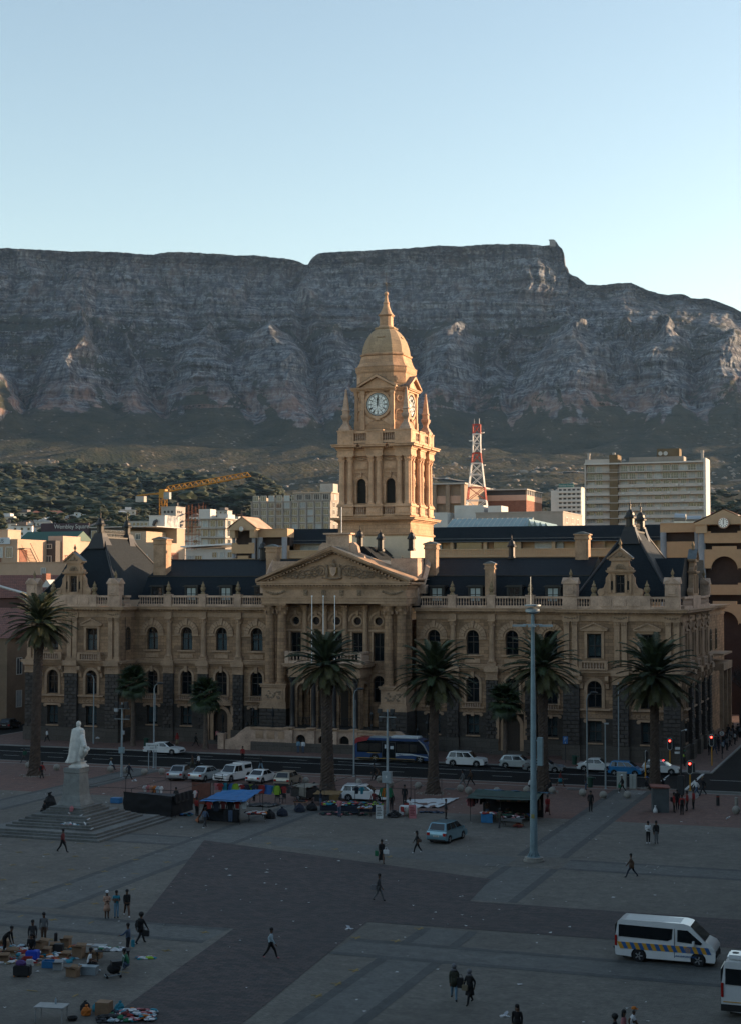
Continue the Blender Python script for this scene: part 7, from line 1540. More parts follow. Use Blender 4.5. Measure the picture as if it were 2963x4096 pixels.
def person(label,x,y,face,h=1.7,pose='stand',top='black',bot='black',skin=0,shoes='black',hair='short',skirt=False,coat=False,bare=False,sleeve=True,z=0.0,seed=0,group='people on the square',bend=0.0):
 """face: heading in degrees (0 = +x). Joints laid out in the pose, grown with a skin surface."""
 r=random.Random(int(x*37+y*11)+seed);k=h/1.72;F=Vector((1,0,0));L_=Vector((0,1,0));J={};hip=.92
 sit=pose in('sit','squat');hip={'sit':.47,'squat':.30}.get(pose,.92)
 pel=Vector((0,0,hip));lean={'bend':.85,'sit':.18,'squat':.35,'walk':.06}.get(pose,.02)
 sp=lambda d:pel+Vector((math.sin(lean)*d,0,math.cos(lean)*d))
 J['pel']=pel;J['bel']=sp(.16);J['che']=sp(.36);J['nek']=sp(.53);hd=sp(.53)+Vector((math.sin(lean*.6+.08)*.09,0,math.cos(lean*.6)*.09));J['hd0']=hd;J['hd1']=hd+Vector((.02,0,.13))
 st=r.uniform(.24,.34)if pose=='walk' else .05
 for s_,sg in(('l',1),('r',-1)):
  J['hp'+s_]=pel+L_*sg*.085+Vector((0,0,-.06));d=sg*st if pose=='walk' else 0
  if pose=='sit':kn=Vector((.42,sg*.1,.47));an=Vector((.46+.06*sg,sg*.12,.07))
  elif pose=='squat':kn=Vector((.36,sg*.16,.46));an=Vector((.12,sg*.13,.07))
  else:kn=Vector((d*.62+.04,sg*.09,.49));an=Vector((d*1.15-(.08 if pose=='walk' and sg<0 else 0),sg*.09,.075+(.07 if pose=='walk' and d<0 else 0)))
  J['kn'+s_]=kn;J['an'+s_]=an;J['to'+s_]=an+Vector((.15,sg*.02,-.035))
  J['sh'+s_]=sp(.48)+L_*sg*.175;q=r.uniform(-.05,.08)
  if pose=='bend':el,wr=sp(.36)+Vector((.12,sg*.2,-.22)),sp(.36)+Vector((.2,sg*.16,-.47))
  elif pose in('sit','squat'):el,wr=sp(.22)+Vector((.1,sg*.22,-.02)),sp(.1)+Vector((.34,sg*.12,.02))
  elif pose=='walk':el,wr=sp(.2)+Vector((-d*.55-.02,sg*.22,.01)),sp(-.03)+Vector((-d*.75+.1,sg*.22,0))
  elif pose=='fold':el,wr=sp(.2)+Vector((.03,sg*.22,0)),sp(.2)+Vector((.2,sg*.03,.05))
  elif pose=='point' and sg>0:el,wr=sp(.36)+Vector((.2,sg*.22,-.1)),sp(.36)+Vector((.42,sg*.2,-.18))
  else:el,wr=sp(.2)+Vector((-.02,sg*.225,0)),sp(-.04)+Vector((.04+q,sg*.22,0))
  J['el'+s_]=el;J['wr'+s_]=wr;fd=(wr-el).normalized();J['pa'+s_]=wr+fd*.075
  for f_ in range(4):J[f'f{f_}{s_}']=wr+fd*(.155-.012*abs(f_-1))+F*(.024*(1.5-f_))+L_*(-sg*.012)
  J['th'+s_]=wr+fd*.07+F*.05
 E_=[('pel','bel'),('bel','che'),('che','nek'),('nek','hd0'),('hd0','hd1')]
 for s_ in 'lr':E_+=[('pel','hp'+s_),('hp'+s_,'kn'+s_),('kn'+s_,'an'+s_),('an'+s_,'to'+s_),('che','sh'+s_),('sh'+s_,'el'+s_),('el'+s_,'wr'+s_),('wr'+s_,'pa'+s_),('wr'+s_,'th'+s_)]+[('pa'+s_,f'f{f_}{s_}')for f_ in range(4)]
 Rd=dict(pel=.155,bel=.145,che=.168,nek=.06,hd0=.085,hd1=.10);RR=dict(hp=.11,kn=.075,an=.052,to=.042,sh=.075,el=.057,wr=.036,pa=.03,th=.011)
 if coat:Rd.update(pel=.17,bel=.15,che=.165)
 ks=list(J);ix={q:i for i,q in enumerate(ks)};me=bpy.data.meshes.new('body');me.from_pydata([J[q]*k for q in ks],[(ix[a],ix[b])for a,b in E_],[])
 o=bpy.data.objects.new('body',me);COL.objects.link(o);md=o.modifiers.new('skin','SKIN');md.use_smooth_shade=True
 sv_=me.skin_vertices[0].data if me.skin_vertices else None
 if sv_ is None:bm=bmesh.new();bm.from_mesh(me);bm.verts.layers.skin.verify();bm.to_mesh(me);bm.free();sv_=me.skin_vertices[0].data
 for q,i in ix.items():
  rad=Rd.get(q)or RR.get(q[:2])or .0095;wide=1.0
  sv_[i].radius=(rad*k*(.82 if q in('pel','bel','che')else 1),rad*k*(1.12 if q in('pel','bel','che')else 1));sv_[i].use_root=q=='pel'
 sd=o.modifiers.new('sub','SUBSURF');sd.levels=1;sd.render_levels=1
 t=o;t.name='person';t.location=(x,y,z);t.rotation_euler=(0,0,R(face));tag(t,label,'person',group)
 PEOPLE.append((t,J,E_,k,(SKIN[skin],cloth(top),cloth(bot),cloth(shoes),hairm),hair,bare,sleeve,coat))
 hc=(J['hd1']+Vector((0,0,.0)))*k
 fc=MB();[fc.ico((hc.x+.088*k,s_*.034*k,hc.z-.0),.011*k,sub=1)for s_ in(-1,1)];fc.box(hc.x+.07*k,hc.x+.086*k,-.022,.022,hc.z-.085*k,hc.z-.075*k);fc.build('eyes_and_mouth',hairm,t)
 nz=MB();nz.ico((hc.x+.1*k,0,hc.z-.035*k),.017*k,(1,.8,1.3),1);[nz.ico((hc.x+.0,s_*.1*k,hc.z-.015),.024*k,(.7,.4,1.2),1)for s_ in(-1,1)];nz.build('nose_and_ears',SKIN[skin],t)
 if hair in('short','long','bun','afro'):
  hb=MB();hb.ico((hc.x-.02*k,0,hc.z+.035*k),(.115 if hair!='afro' else .16)*k,(1,.95,.95),2,.03);
  if hair=='long':hb.ico((hc.x-.07*k,0,hc.z-.12*k),.1*k,(.7,1.1,2.0),2,.05)
  if hair=='bun':hb.ico((hc.x-.06*k,0,hc.z+.14*k),.055*k,sub=1)
  hb.build('hair',hairm,t,smooth=True)
 elif hair!='bald':
  c_=cloth(hair.split('_')[1]);hb=MB()
  if hair.startswith('scarf'):hb.ico((hc.x-.025*k,0,hc.z+.0),.13*k,(1,1,1.15),2,.03);hb.ico((hc.x-.03,0,hc.z-.17*k),.14*k,(.9,1.2,.7),2,.04)
  else:
   hb.lathe([(.118*k,0),(.122*k,.03),(.1*k,.09*k),(.05*k,.12*k)],12,(hc.x-.01,0,hc.z+.045*k))
   if hair.startswith('cap'):hb.box(hc.x+.08*k,hc.x+.19*k,-.07*k,.07*k,hc.z+.045*k,hc.z+.06*k)
   if hair.startswith('hat'):hb.lathe([(.19*k,0),(.19*k,.015)],14,(hc.x-.01,0,hc.z+.04*k))
  hb.build('headwear',c_,t,smooth=not hair.startswith('cap'))
 if skirt:zt=(hip+.06)*k;zb=(.5 if skirt=='short' else .28 if skirt=='mid' else .1)*k;MB().lathe([(.13*k,zt),(.17*k,zt-.14),(.2*k,(zt+zb)/2),(.24*k,zb),(.2*k,zb+.02)],14).build('skirt',cloth(bot if skirt!='dress' else top),t,smooth=True)
 if coat:MB().lathe([(.155*k,(hip+.2)*k),(.18*k,(hip+.05)*k),(.2*k,(hip-.22)*k),(.17*k,(hip-.2)*k)],14).build('coat_skirt',cloth(top),t,smooth=True)
 return t
PEOPLE=[]
def finish_people():
 dg=bpy.context.evaluated_depsgraph_get();done=[(q,bpy.data.meshes.new_from_object(q[0].evaluated_get(dg)))for q in PEOPLE]
 for(t,J,E_,k,ms_,hair,bare,sleeve,coat),em in done:
  t.modifiers.clear();em.name='person';em.materials.clear();[em.materials.append(m_)for m_ in ms_]
  segs=[(J[a]*k,J[b]*k,a,b)for a,b in E_]
  reg=[]
  A_=np.array([s_[0]for s_ in segs]);B_=np.array([s_[1]for s_ in segs]);D_=B_-A_;DD=(D_*D_).sum(1)
  for p in em.polygons:
   c=np.array(p.center);tt=np.clip(((c-A_)*D_).sum(1)/DD,0,1);j=int(np.argmin(((A_+D_*tt[:,None]-c)**2).sum(1)));a,b=segs[j][2],segs[j][3];t_=tt[j]
   if b in('hd0','hd1'):m_=0 if b=='hd0' or not(c[2]>(J['hd1'].z+.02)*k or c[0]<(J['hd1'].x-.015)*k)or hair=='bald' else 4
   elif b[:2]in('kn','an')or b[:2]=='hp':m_=(0 if(bare and not(b[:2]=='kn' and t_<.45))else 2)
   elif b[:2]=='to':m_=3
   elif b[:2]in('pa','th')or b[0]=='f' or(b[:2]=='wr' and(t_>.9 or not sleeve)):m_=0
   elif b[:2]=='el' and not sleeve and t_>.55:m_=0
   elif b=='bel' and t_<.15 and not coat:m_=2
   else:m_=1
   reg.append(m_)
  em.polygons.foreach_set('material_index',reg);em.polygons.foreach_set('use_smooth',[True]*len(reg))
  t.data=em
def pack(t,c,z=1.2,x=-.2):MB().box(x-.1,x+.09,-.15,.15,z-.22,z+.2).build('backpack',cloth(c),t,bevel=.05)
def bag(name,label,x,y,z,c,sz=(.3,.14,.3),rot=0.0):
 t=thing(name,label,'bag',(x,y,z),rot);MB().box(-sz[0]/2,sz[0]/2,-sz[1]/2,sz[1]/2,0,sz[2]).build('bag_body',cloth(c),t,bevel=.03);MB().tube([(-sz[0]*.3,0,sz[2]),(-sz[0]*.2,0,sz[2]+.16),(sz[0]*.2,0,sz[2]+.16),(sz[0]*.3,0,sz[2])],.012,4).build('bag_strap',cloth(c),t)
p=person
p('person in white shirt walking by the left pavilion',-38.1,-6.6,180,pose='walk',top='white',z=.12);t=p('person in green top with backpack walking left on the road edge',-28.6,-27.2,175,1.65,'walk','dkgreen','charcoal');pack(t,'dkgreen')
t=p('person in red jacket with backpack near the left palm',-18.9,-39.2,80,1.72,'walk','red','black');pack(t,'black');p('person in sun hat sitting on a ball bollard beside the monument',-15.0,-31.5,20,1.7,'sit','paleblue','navy',hair='hat_khaki',z=.22)
p('person in navy jacket walking behind the empty stall frame',-10.0,-36.5,60,1.72,'walk','navy','black',hair='bald');p('person in red pullover striding left of the pale paving',6.7,-78.0,5,1.75,'walk','maroon','black')
p('person in red shirt standing between the black stall and orange cloth',8.2,-57.6,75,1.65,'stand','red','black');p('person in dark top walking beside one in white shirt behind silver cars',-7.7,-25.9,180,1.6,'walk','brown','olive');p('person in white shirt walking behind the silver cars',-7.1,-25.6,180,1.68,'walk','white','black',skirt='mid')
p('person in red safety vest standing on the road centre',-5.5,-17.2,-70,1.7,'stand','red','black');p('person in black top and light jeans crossing the road behind the parked cars',.4,-25.4,160,1.65,'walk','black','lightdenim')
p('person in light blue jacket standing by the terrace wall',-2.3,-7.9,-90,1.65,'stand','lightdenim','denim',z=.12);p('person in white top beside one in blue before the terrace',-1.7,-7.8,-80,1.6,'stand','white','denim',z=.12)
p('person in red headscarf by the left arched door',-19.8,-5.6,-60,1.6,'stand','red','khaki',hair='scarf_red',z=.12,skirt='mid');p('person in dark clothes walking by the left arched door',-17.4,-5.2,20,1.65,'walk','black','black',z=.12);p('person in pale top in the left doorway',-16.2,-1.4,-90,1.6,'stand','pink','black',z=.38)
t=p('person with backpack striding along the kerb beside the camera mast',15.0,-29.3,200,1.78,'walk','black','black');pack(t,'brown');p('person in blue cap sitting on a ball bollard behind the palm',11.3,-32.2,10,1.65,'sit','black','khaki',hair='cap_blue',z=.22);p('person in brown sitting on a bollard behind the camera mast',15.8,-30.0,200,1.65,'sit','brown','black',z=.22)
p('person in black standing inside the pipe frame stall',23.5,-45.0,-80,1.85,'stand','black','black');p('person in white shirt seated at the white table stall',25.3,-48.6,200,1.65,'sit','white','black');p('person in dark top and cap leaning behind the covered trailer',14.3,-43.6,240,1.7,'bend','grey','black',hair='cap_black')
t=p('person in grey with backpack walking by the road, nearer of two',25.2,-31.3,190,1.78,'walk','grey','grey');pack(t,'charcoal');t=p('person in dark clothes walking by the road behind one in grey',25.6,-29.8,190,1.78,'walk','brown','black');pack(t,'black')
p('person in black dress carrying a green bag and striped handbag',31.3,-74.1,-60,1.68,'walk','black','black',skirt='mid',hair='bun',bare=True,seed=3);bag('shopping_bag','green plastic bag carried by the walker in black dress',31.0,-74.35,.55,'green',(.28,.1,.4));bag('handbag','striped handbag on the arm of the walker in black dress',31.68,-74.2,.72,'white',(.42,.18,.3))
p('person in black with brown shoulder bag walking left of the blue car',32.5,-69.2,200,1.66,'walk','black','black',shoes='white',hair='long');bag('shoulder_bag','brown shoulder bag carried by a walker near the blue car',32.72,-69.4,.9,'brown',(.34,.12,.24))
p('person in black standing still on the brick beside the dark walkway',40.7,-43.3,-70,1.85,'stand','black','black');p('person in dark jacket and white collar standing by the bin',37.2,-28.5,0,1.72,'stand','charcoal','denim');p('person in white cap carrying a green bag before the cabinet',41.1,-29.5,190,1.7,'walk','black','black',hair='cap_white',shoes='white');bag('shopping_bag','green plastic bag held before the tall grey cabinet',40.85,-29.75,.5,'green',(.25,.1,.35))
p('person in blue cap sitting beside the yellow signal pole',43.0,-27.3,10,1.68,'sit','black','black',hair='cap_blue',z=.1);p('person in black sitting on a bollard right of the green stall',34.6,-32.6,200,1.68,'sit','black','black',z=.22);t=p('person in blue skirt walking behind the tall palm',34.3,-27.1,0,1.65,'walk','maroon','teal',skirt='short',bare=True);p('person in white with grey backpack sitting behind the tall mast',32.3,-32.3,20,1.68,'sit','white','black',z=.22)
p('person in red dress walking at the green stall corner',37.4,-46.3,-60,1.68,'walk','red','maroon',skirt='mid',bare=True,hair='bun');p('person in black seated above the kiosk roof line by the road',44.5,-25.2,200,1.68,'sit','black','black');p('person in white top and jeans crossing at the signal',48.4,-29.8,215,1.65,'walk','white','denim');p('person in tan cap and dark coat crossing at the signal',48.9,-29.0,215,1.78,'walk','black','charcoal',hair='cap_khaki')
for i,(x,y,f_,l_)in enumerate(((47.9,-41.3,20,'person in red and black jacket just right of the kiosk'),(48.8,-42.5,100,'person in red jacket with back turned, nearest of the kiosk group'),(48.9,-39.9,200,'person in red jacket facing left in the kiosk group'),(49.3,-38.6,210,'person in red and white jacket at the rear of the kiosk group'),(47.9,-39.2,300,'person in dark jacket half hidden behind the kiosk group'))):t=p(l_,x,y,f_,1.76,'stand','red' if i<4 else 'black','black',group='people gathered at the kiosk');pack(t,'black')if i<2 else None
t=p('person in yellow safety vest and green helmet by the right pavilion',43.9,-6.2,30,1.72,'stand','charcoal','black',hair='cap_green',z=.12);MB().lathe([(.155,1.08),(.175,1.2),(.17,1.32),(.155,1.36)],12).build('safety_vest',cloth('lime'),t)
p('person in white shirt standing with folded arms on the right',48.45,-58.8,-75,1.72,'fold','white','black',shoes='white');p('person in black jacket and grey trousers beside one in white',49.05,-58.6,-60,1.74,'stand','black','grey');p('person in brown coat walking left across the open right square',49.7,-73.5,185,1.62,'walk','brown','navy',coat=True)
p('person with long dark hair and black coat at the bottom edge',51.7,-114.4,-85,1.66,'stand','black','black',hair='long',skin=2,coat=True);p('person with dark curly hair at the bottom edge, left of three',56.1,-114.5,-10,1.64,'walk','black','black',hair='afro');p('person in pink top and white headband at the bottom edge',56.35,-113.7,-10,1.66,'walk','pink','denim',hair='long');p('person in white shirt and orange cap at the bottom edge',56.7,-113.2,10,1.66,'walk','white','denim',hair='cap_orange',sleeve=False)
p('person in dark hoodie with grey bag walking across the dark brick',35.6,-87.1,5,1.72,'walk','charcoal','grey');bag('shoulder_bag','grey shoulder bag of the walker on the dark brick',35.35,-87.35,.75,'hood',(.36,.16,.34))
p('person in headscarf and pale tunic, left of the near pair',47.0,-108.5,-70,1.72,'walk','olive','lightdenim',hair='scarf_hood',coat=True,seed=1);p('person in headscarf and brown skirted coat, right of the near pair',47.95,-109.0,-110,1.66,'walk','black','black',hair='scarf_hood',coat=True,skirt='short');bag('handbag','tan handbag of the right one of the near pair',47.8,-109.35,.75,'khaki',(.3,.12,.28));bag('shoulder_bag','black bag carried between the near pair',47.4,-108.75,.7,'black',(.32,.16,.5))
p('person in white cap and peach dress, left of three walking together',21.5,-97.6,-55,1.62,'fold','beige','beige',skirt='short',bare=True,hair='cap_white');p('person in turquoise shirt and light jeans, middle of three',22.0,-97.3,-60,1.64,'fold','teal','lightdenim',sleeve=False);p('person in black blazer and shorts, right of three',22.45,-96.8,-50,1.64,'walk','black','black',bare=True,shoes='white')
t=p('person in long black coat with backpack and briefcase',26.7,-103.0,70,1.72,'walk','black','black',coat=True,hair='afro');pack(t,'black');bag('briefcase','black briefcase carried by the one in long black coat',27.1,-103.1,.5,'black',(.4,.14,.34));p('person in denim shirt reaching out over the junk table',27.2,-105.4,190,1.66,'point','denim','black');bag('shopping_bag','bright blue plastic bag hanging beside the junk table',27.55,-105.5,.45,'teal',(.2,.12,.4))
p('person in white shirt and black trousers walking alone on dark brick',35.1,-103.7,10,1.64,'walk','paleblue','black',shoes='pink');p('person in dark shirt standing among the junk boxes',21.8,-106.6,-60,1.7,'stand','charcoal','black');p('person in black vest and grey sleeves with hand on hip',21.3,-104.6,-60,1.68,'stand','grey','brown');p('person in black bending over boxes at the left edge',20.6,-107.6,10,1.68,'bend','black','black');p('person in black sitting on the blue tub',22.45,-107.75,-60,1.66,'sit','black','black',z=.05)
p('person in white T-shirt sitting on a grey box by the junk table',27.1,-109.6,30,1.68,'sit','white','black',sleeve=False,shoes='white',z=-.02);p('person in green jacket squatting behind the shopping trolley',28.8,-108.4,190,1.68,'squat','green','denim',shoes='grey');t=p('person in dark clothes sitting on the monument steps',-1.3,-67.3,185,1.65,'sit','black','black',z=.95)
for i in range(22):p('person in the dim crowd standing down the side street',44.9+(i%3)*.8+rnd.uniform(-.2,.2),6+i*1.3+rnd.uniform(-.4,.4),rnd.uniform(0,360),rnd.uniform(1.6,1.8),rnd.choice(('stand','walk','fold')),rnd.choice(('white','black','charcoal','paleblue','grey','black')),rnd.choice(('black','denim','charcoal')),z=.12,seed=i,group='crowd down the side street')
for x,y in((23.4,-48.5),(1.5,-53),(3.6,-52.5)):p('person with dark top inside a stall'+(' beside the parked wagon' if x>20 else(' holding shirts at left' if x<2 else ' in blue vest under the bare frame')),x,y,-80,1.68,'stand','charcoal' if x>2 and x<20 else 'black','black')
for i,(x,y,a,tp_,w_)in enumerate(((9.2,-47.2,250,'grey','behind the rust panel'),(16.9,-49.6,40,'navy','between the trailer and the clothes tables'),(21.6,-48.2,260,'maroon','behind the middle clothes table'),(29.6,-52.0,10,'charcoal','left of the green stall'),(33.0,-50.6,270,'brown','inside the green stall'),(35.4,-55.6,80,'olive','at the white-draped table'),(6.2,-46.9,200,'white','beside the rust panel'),(20.4,-54.0,80,'pink','before the clothes tables'),(11.7,-63.2,85,'denim','before the blue tarpaulin'))):p(f'person in {tp_} top browsing {w_}',x,y,a,1.62+.03*(i%4),('stand','fold','walk')[i%3],tp_,('black','denim','charcoal')[i%3],seed=i,group='shoppers at the stalls')
finish_people()
# ================================================================ market stalls, goods, litter, gulls
pipe=mat('rusty_pipe',(.03,.026,.024),.7,.2,3);card=mat('cardboard',(.20,.125,.075),.9,.15,3);rs=random.Random(41)
def C2(c):return cloth(c)
def frame(t,x0,x1,y0,y1,h,mids=()):
 for x in(x0,x1)+tuple(mids):
  for y in(y0,y1):MB().tube([(x,y,0),(x,y,h)],.03,5).build('frame_post',pipe,t)
 for y in(y0,y1):MB().tube([(x0-.2,y,h),(x1+.2,y,h)],.025,5).build('frame_rail',pipe,t)
 for x in(x0,x1)+tuple(mids):MB().tube([(x,y0,h),(x,y1,h)],.025,5).build('frame_rail',pipe,t)
def sheet3(pts,nu,nv,amp,m,name,t=None,seed=0,thick=.03):
 """cloth between four corners, sagging and creased"""
 a,b,c,d=[Vector(p)for p in pts];n_=(b-a).cross(d-a).normalized();vs=[];o=seed*3.7
 for k in(0,1):
  for j in range(nv+1):
   for i in range(nu+1):
    u,v=i/nu,j/nv;p=(a.lerp(b,u)).lerp(d.lerp(c,u),v);w=mnoise.noise(Vector((u*5+o,v*5,o)))*amp+mnoise.noise(Vector((u*14+o,v*12,3)))*amp*.35;vs.append(p+n_*(w+k*thick)-Vector((0,0,abs(amp)*.9*math.sin(math.pi*u)*math.sin(math.pi*v)if abs(n_.z)>.5 else 0)))
 N_=(nu+1)*(nv+1);f=[(j*(nu+1)+i,j*(nu+1)+i+1,(j+1)*(nu+1)+i+1,(j+1)*(nu+1)+i)for j in range(nv)for i in range(nu)]
 return MB().add(vs,f+[tuple(q+N_ for q in g)[::-1]for g in f]).build(name,m,t,smooth=True)
GM={}
def garment(kind,c,x,y,z,rot,where):
 if(kind,c)not in GM:
  o={'shirt':[(-.16,-.62),(.16,-.62),(.18,-.18),(.3,-.3),(.36,-.2),(.2,0),(.07,.02),(0,-.03),(-.07,.02),(-.2,0),(-.36,-.2),(-.3,-.3),(-.18,-.18)],'trousers':[(-.17,-.95),(-.03,-.95),(0,-.3),(.03,-.95),(.17,-.95),(.18,0),(-.18,0)],'jacket':[(-.24,-.8),(.24,-.8),(.25,-.2),(.32,-.7),(.42,-.66),(.27,0),(.08,.04),(-.08,.04),(-.27,0),(-.42,-.66),(-.32,-.7),(-.25,-.2)]}[kind]
  b=MB().prism(o,-.035,.035);b.v=[(p[0],p[1]+.04*math.sin(p[2]*9+p[0]*7),p[2])for p in b.v];GM[(kind,c)]=b.mesh('garment',cloth(c),bevel=.015)
 o=ob('hanging_'+kind,GM[(kind,c)],None,(x,y,z),R(rot));n_={'shirt':'shirt','trousers':'pair of trousers','jacket':'jacket'}[kind];tag(o,f'{c} {n_} hanging {where}','garment','garments hanging '+where)
def heap(name,label,x,y,w,d,h,cols,n,z=0.0):
 m=MB();ms_=[cloth(c)for c in cols]
 for i in range(n):u,v=rs.uniform(-1,1),rs.uniform(-1,1);m.ico((u*w,v*d,z+max(.04,h*(1-.7*max(abs(u),abs(v))))*rs.uniform(.3,1)),rs.uniform(.08,.17),(1.3,1,.5),2,.22,mi=rs.randrange(len(cols)),rn=rs)
 tag(m.build(name,ms_,None,loc=(x,y,0),rotz=rs.uniform(0,.5)),label,'clothes pile',kind='stuff')
def table(label,x,y,w,d,h,m,rot=0.0,drop=0.0):
 t=thing('trestle_table',label,'table',(x,y,0),R(rot));MB().box(-w,w,-d,d,h-.04,h).build('table_top',m,t)
 [MB().tube([(sx*(w-.1),-d+.05,0),(sx*(w-.1),d-.05,h-.05)],.025,4).tube([(sx*(w-.1),d-.05,0),(sx*(w-.1),-d+.05,h-.05)],.025,4).build('trestle_leg',pipe,t)for sx in(-1,1)]
 if drop:sheet3([(-w-.02,-d-.03,h-drop),(w+.02,-d-.03,h-drop),(w+.02,-d-.03,h+.01),(-w-.02,-d-.03,h+.01)],8,4,.04,m,'table_cloth',t)
 return t
def sackm(w,h,seed):
 r=random.Random(seed);b=MB();n=12;pf=[(.55,0),(.95,.06),(1.0,.3),(.88,.55),(.55,.76),(.16,.88),(.2,.94),(.3,1.0)]
 b.lathe([(q*w,z*h)for q,z in pf],n);b.v=[(v[0]*(1+r.uniform(-.16,.16))+.12*w*(v[2]/h)*(seed%3-1),v[1]*(1+r.uniform(-.16,.16)),v[2]*(1+r.uniform(-.08,.08)))for v in b.v];return b
t=thing('curtained_stall','market stall closed in with black cloth beside the monument steps','market stall');frame(t,-2.6,6.6,-58.6,-50.8,2.3,(2.2,))
sheet3([(1.4,-58.6,.25),(6.6,-59.4,.15),(6.6,-59.4,1.9),(1.4,-58.6,2.0)],24,8,.12,C2('black'),'black_cloth',t,1);sheet3([(6.6,-59.4,.1),(7.0,-56.0,.3),(7.0,-56.0,1.9),(6.6,-59.4,1.9)],16,8,.12,C2('black'),'black_cloth',t,2);MB().box(1.8,6.2,-58.2,-56.4,.2,1.7).build('stock_boxes',C2('charcoal'),t)
for i,c in enumerate(('white','pink','beige','orange','paleblue','white')):garment('shirt',c,2.0+i*.38,-55.6-i*.1,2.25,80,'over the black stall')
for i in range(8):garment('jacket','charcoal' if i%2 else 'black',6.95,-59+i*.4,2.05,84,'along the black stall edge')
for i,c in enumerate(('white','pink','black')):garment('shirt',c,7.05,-55.6+i*.22,1.95,84,'at the black stall corner')
tag(MB().box(-.5,.5,-.35,.35,0,.5).build('storage_crate',mat('blue_plastic',(.02,.12,.27),.5,.1),loc=(-2.6,-52.6,0),bevel=.04),'blue plastic crate behind the black stall','crate');tag(MB().lathe([(.3,0),(.36,.4),(.38,.4),(.33,.02)],14).build('basin',plastic,loc=(-.5,-57.9,0)),'black basin on the ground by the monument steps','basin');heap('cloth_bundle','blue and black bundle at the black stall corner',7.2,-57.6,.5,.4,.4,('teal','black','blue'),18)
t=thing('tarpaulin_stall','market stall under a bright blue tarpaulin with orange side cloth','market stall');frame(t,10.0,13.9,-60.9,-56.0,2.05);bl=mat('blue_tarpaulin',(.006,.10,.27),.7,.16,2)
sheet3([(10.4,-61.6,1.95),(14.4,-61.2,2.0),(13.8,-55.7,2.35),(10.2,-56.4,2.2)],22,16,.11,bl,'tarpaulin',t,3);sheet3([(9.3,-60.2,.05),(10.2,-61.5,.1),(10.45,-60.4,2.0),(10.2,-56.6,2.15)],14,12,.1,mat('orange_cloth',(.22,.07,.025),.9,.2,2),'side_cloth',t,4);sheet3([(10.3,-60.2,.1),(13.6,-60.4,.1),(13.6,-60.4,1.2),(10.3,-60.2,1.2)],12,6,.15,C2('black'),'back_cloth',t,5)
for i,(k,c)in enumerate((('shirt','red'),('jacket','navy'),('shirt','maroon'),('jacket','black'),('shirt','red'),('shirt','white'))):garment(k,c,11.2+i*.55,-61.35+i*.25,1.9,4,'under the blue tarpaulin')
for i,c in enumerate(('black','denim','black')):garment('trousers',c,12.7+i*.45,-61.2,1.25,5,'low before the blue tarpaulin')
for i in range(20):garment(rs.choice(('shirt','shirt','jacket')),rs.choice(('black','blue','pink','white','charcoal','teal','red','lime','navy')),7.0+i*.38,-50.8+rs.uniform(-.2,.2),2.05,rs.uniform(-8,12),'on the rail behind the blue tarpaulin')
t2=thing('goods_rack','long pipe rack of goods behind the blue tarpaulin','rack');frame(t2,6.4,14.9,-50.9,-48.6,2.15,(10.4,));sheet3([(4.6,-51.2,.1),(6.6,-51.4,.1),(6.6,-51.4,2.1),(4.6,-51.2,2.1)],10,8,.06,mat('rust_panel',(.12,.045,.03),.85,.2,1.5),'rust_cloth',t2,6)
table('low table of bright shirts at the blue stall corner',14.5,-58.6,.8,.6,.7,C2('black'),20);heap('folded_clothes','orange and white folded clothes at the blue stall',14.4,-58.7,.8,.5,.18,('red','white','orange','navy','white'),60,.7)
for i,(x,y,c)in enumerate(((15.4,-55.0,'navy'),(15.9,-52.2,'navy'),(16.6,-51.0,'black'),(14.9,-56.6,'black'))):tag(sackm(.5,.8,i).build('stuffed_sack',C2(c),None,loc=(x,y,0)),('dark blue sack nearest the blue stall','dark blue sack behind the nearest sack','black sack farthest behind the blue stall','black sack under the shirt table')[i],'sack','sacks beside the blue stall')
canv=mat('grey_canvas',(.16,.145,.12),.9,.2,2);brn=mat('brown_canvas',(.15,.09,.035),.9,.2,2)
for(x,y,w,d,h,m,l_,a)in((13.3,-44.6,1.1,.8,1.5,canv,'low trailer under a grey canvas cover',-25),(16.5,-46.6,1.15,.7,1.15,brn,'glass-sided trailer under a brown canvas cover',6)):
 t=thing('covered_trailer',l_,'trailer',(x,y,0),R(a));MB().box(-w,w,-d,d,.3,h*.75).build('trailer_box',plastic,t);sheet3([(-w-.15,-d-.15,h*.82),(w+.15,-d-.15,h*.85),(w+.1,d+.1,h),(-w-.1,d+.1,h*.95)],12,10,.09,m,'canvas_cover',t,x);sheet3([(w*.3,-d-.17,h*.35),(w+.16,-d-.17,h*.3),(w+.16,-d-.16,h*.86),(w*.3,-d-.16,h*.86)],8,6,.05,m,'canvas_flap',t,y);[wheel(t,0,s_*(d-.05),.28,.16)for s_ in(-1,1)]
def chair(x,y,c,rot,l_):
 t=thing('plastic_chair',l_,'chair',(x,y,0),R(rot));MB().box(-.24,.24,-.22,.22,.42,.46).build('seat',C2(c),t);MB().box(-.22,.22,.2,.25,.5,.88).build('backrest',C2(c),t,bevel=.02);[MB().tube([(sx*.22,sy*.2,0),(sx*.2,sy*.19,.43 if sy<0 else .86)],.02,4).build('leg',C2(c),t)for sx in(-1,1)for sy in(-1,1)]
chair(11.6,-47.2,'black',20,'black plastic chair left of the covered trailer');chair(12.3,-47.6,'black',-20,'second black plastic chair by the covered trailer');chair(25.2,-49.4,'red',180,'red plastic chair behind the white table');chair(25.6,-51.6,'red',150,'red plastic chair before the white table')
sheet3([(9.6,-50.6,.06),(12.3,-50.6,.05),(12.6,-48.6,.1),(10.6,-48.2,.08)],14,10,.2,C2('charcoal'),'ground_sheet',None,9)['kind']='stuff'
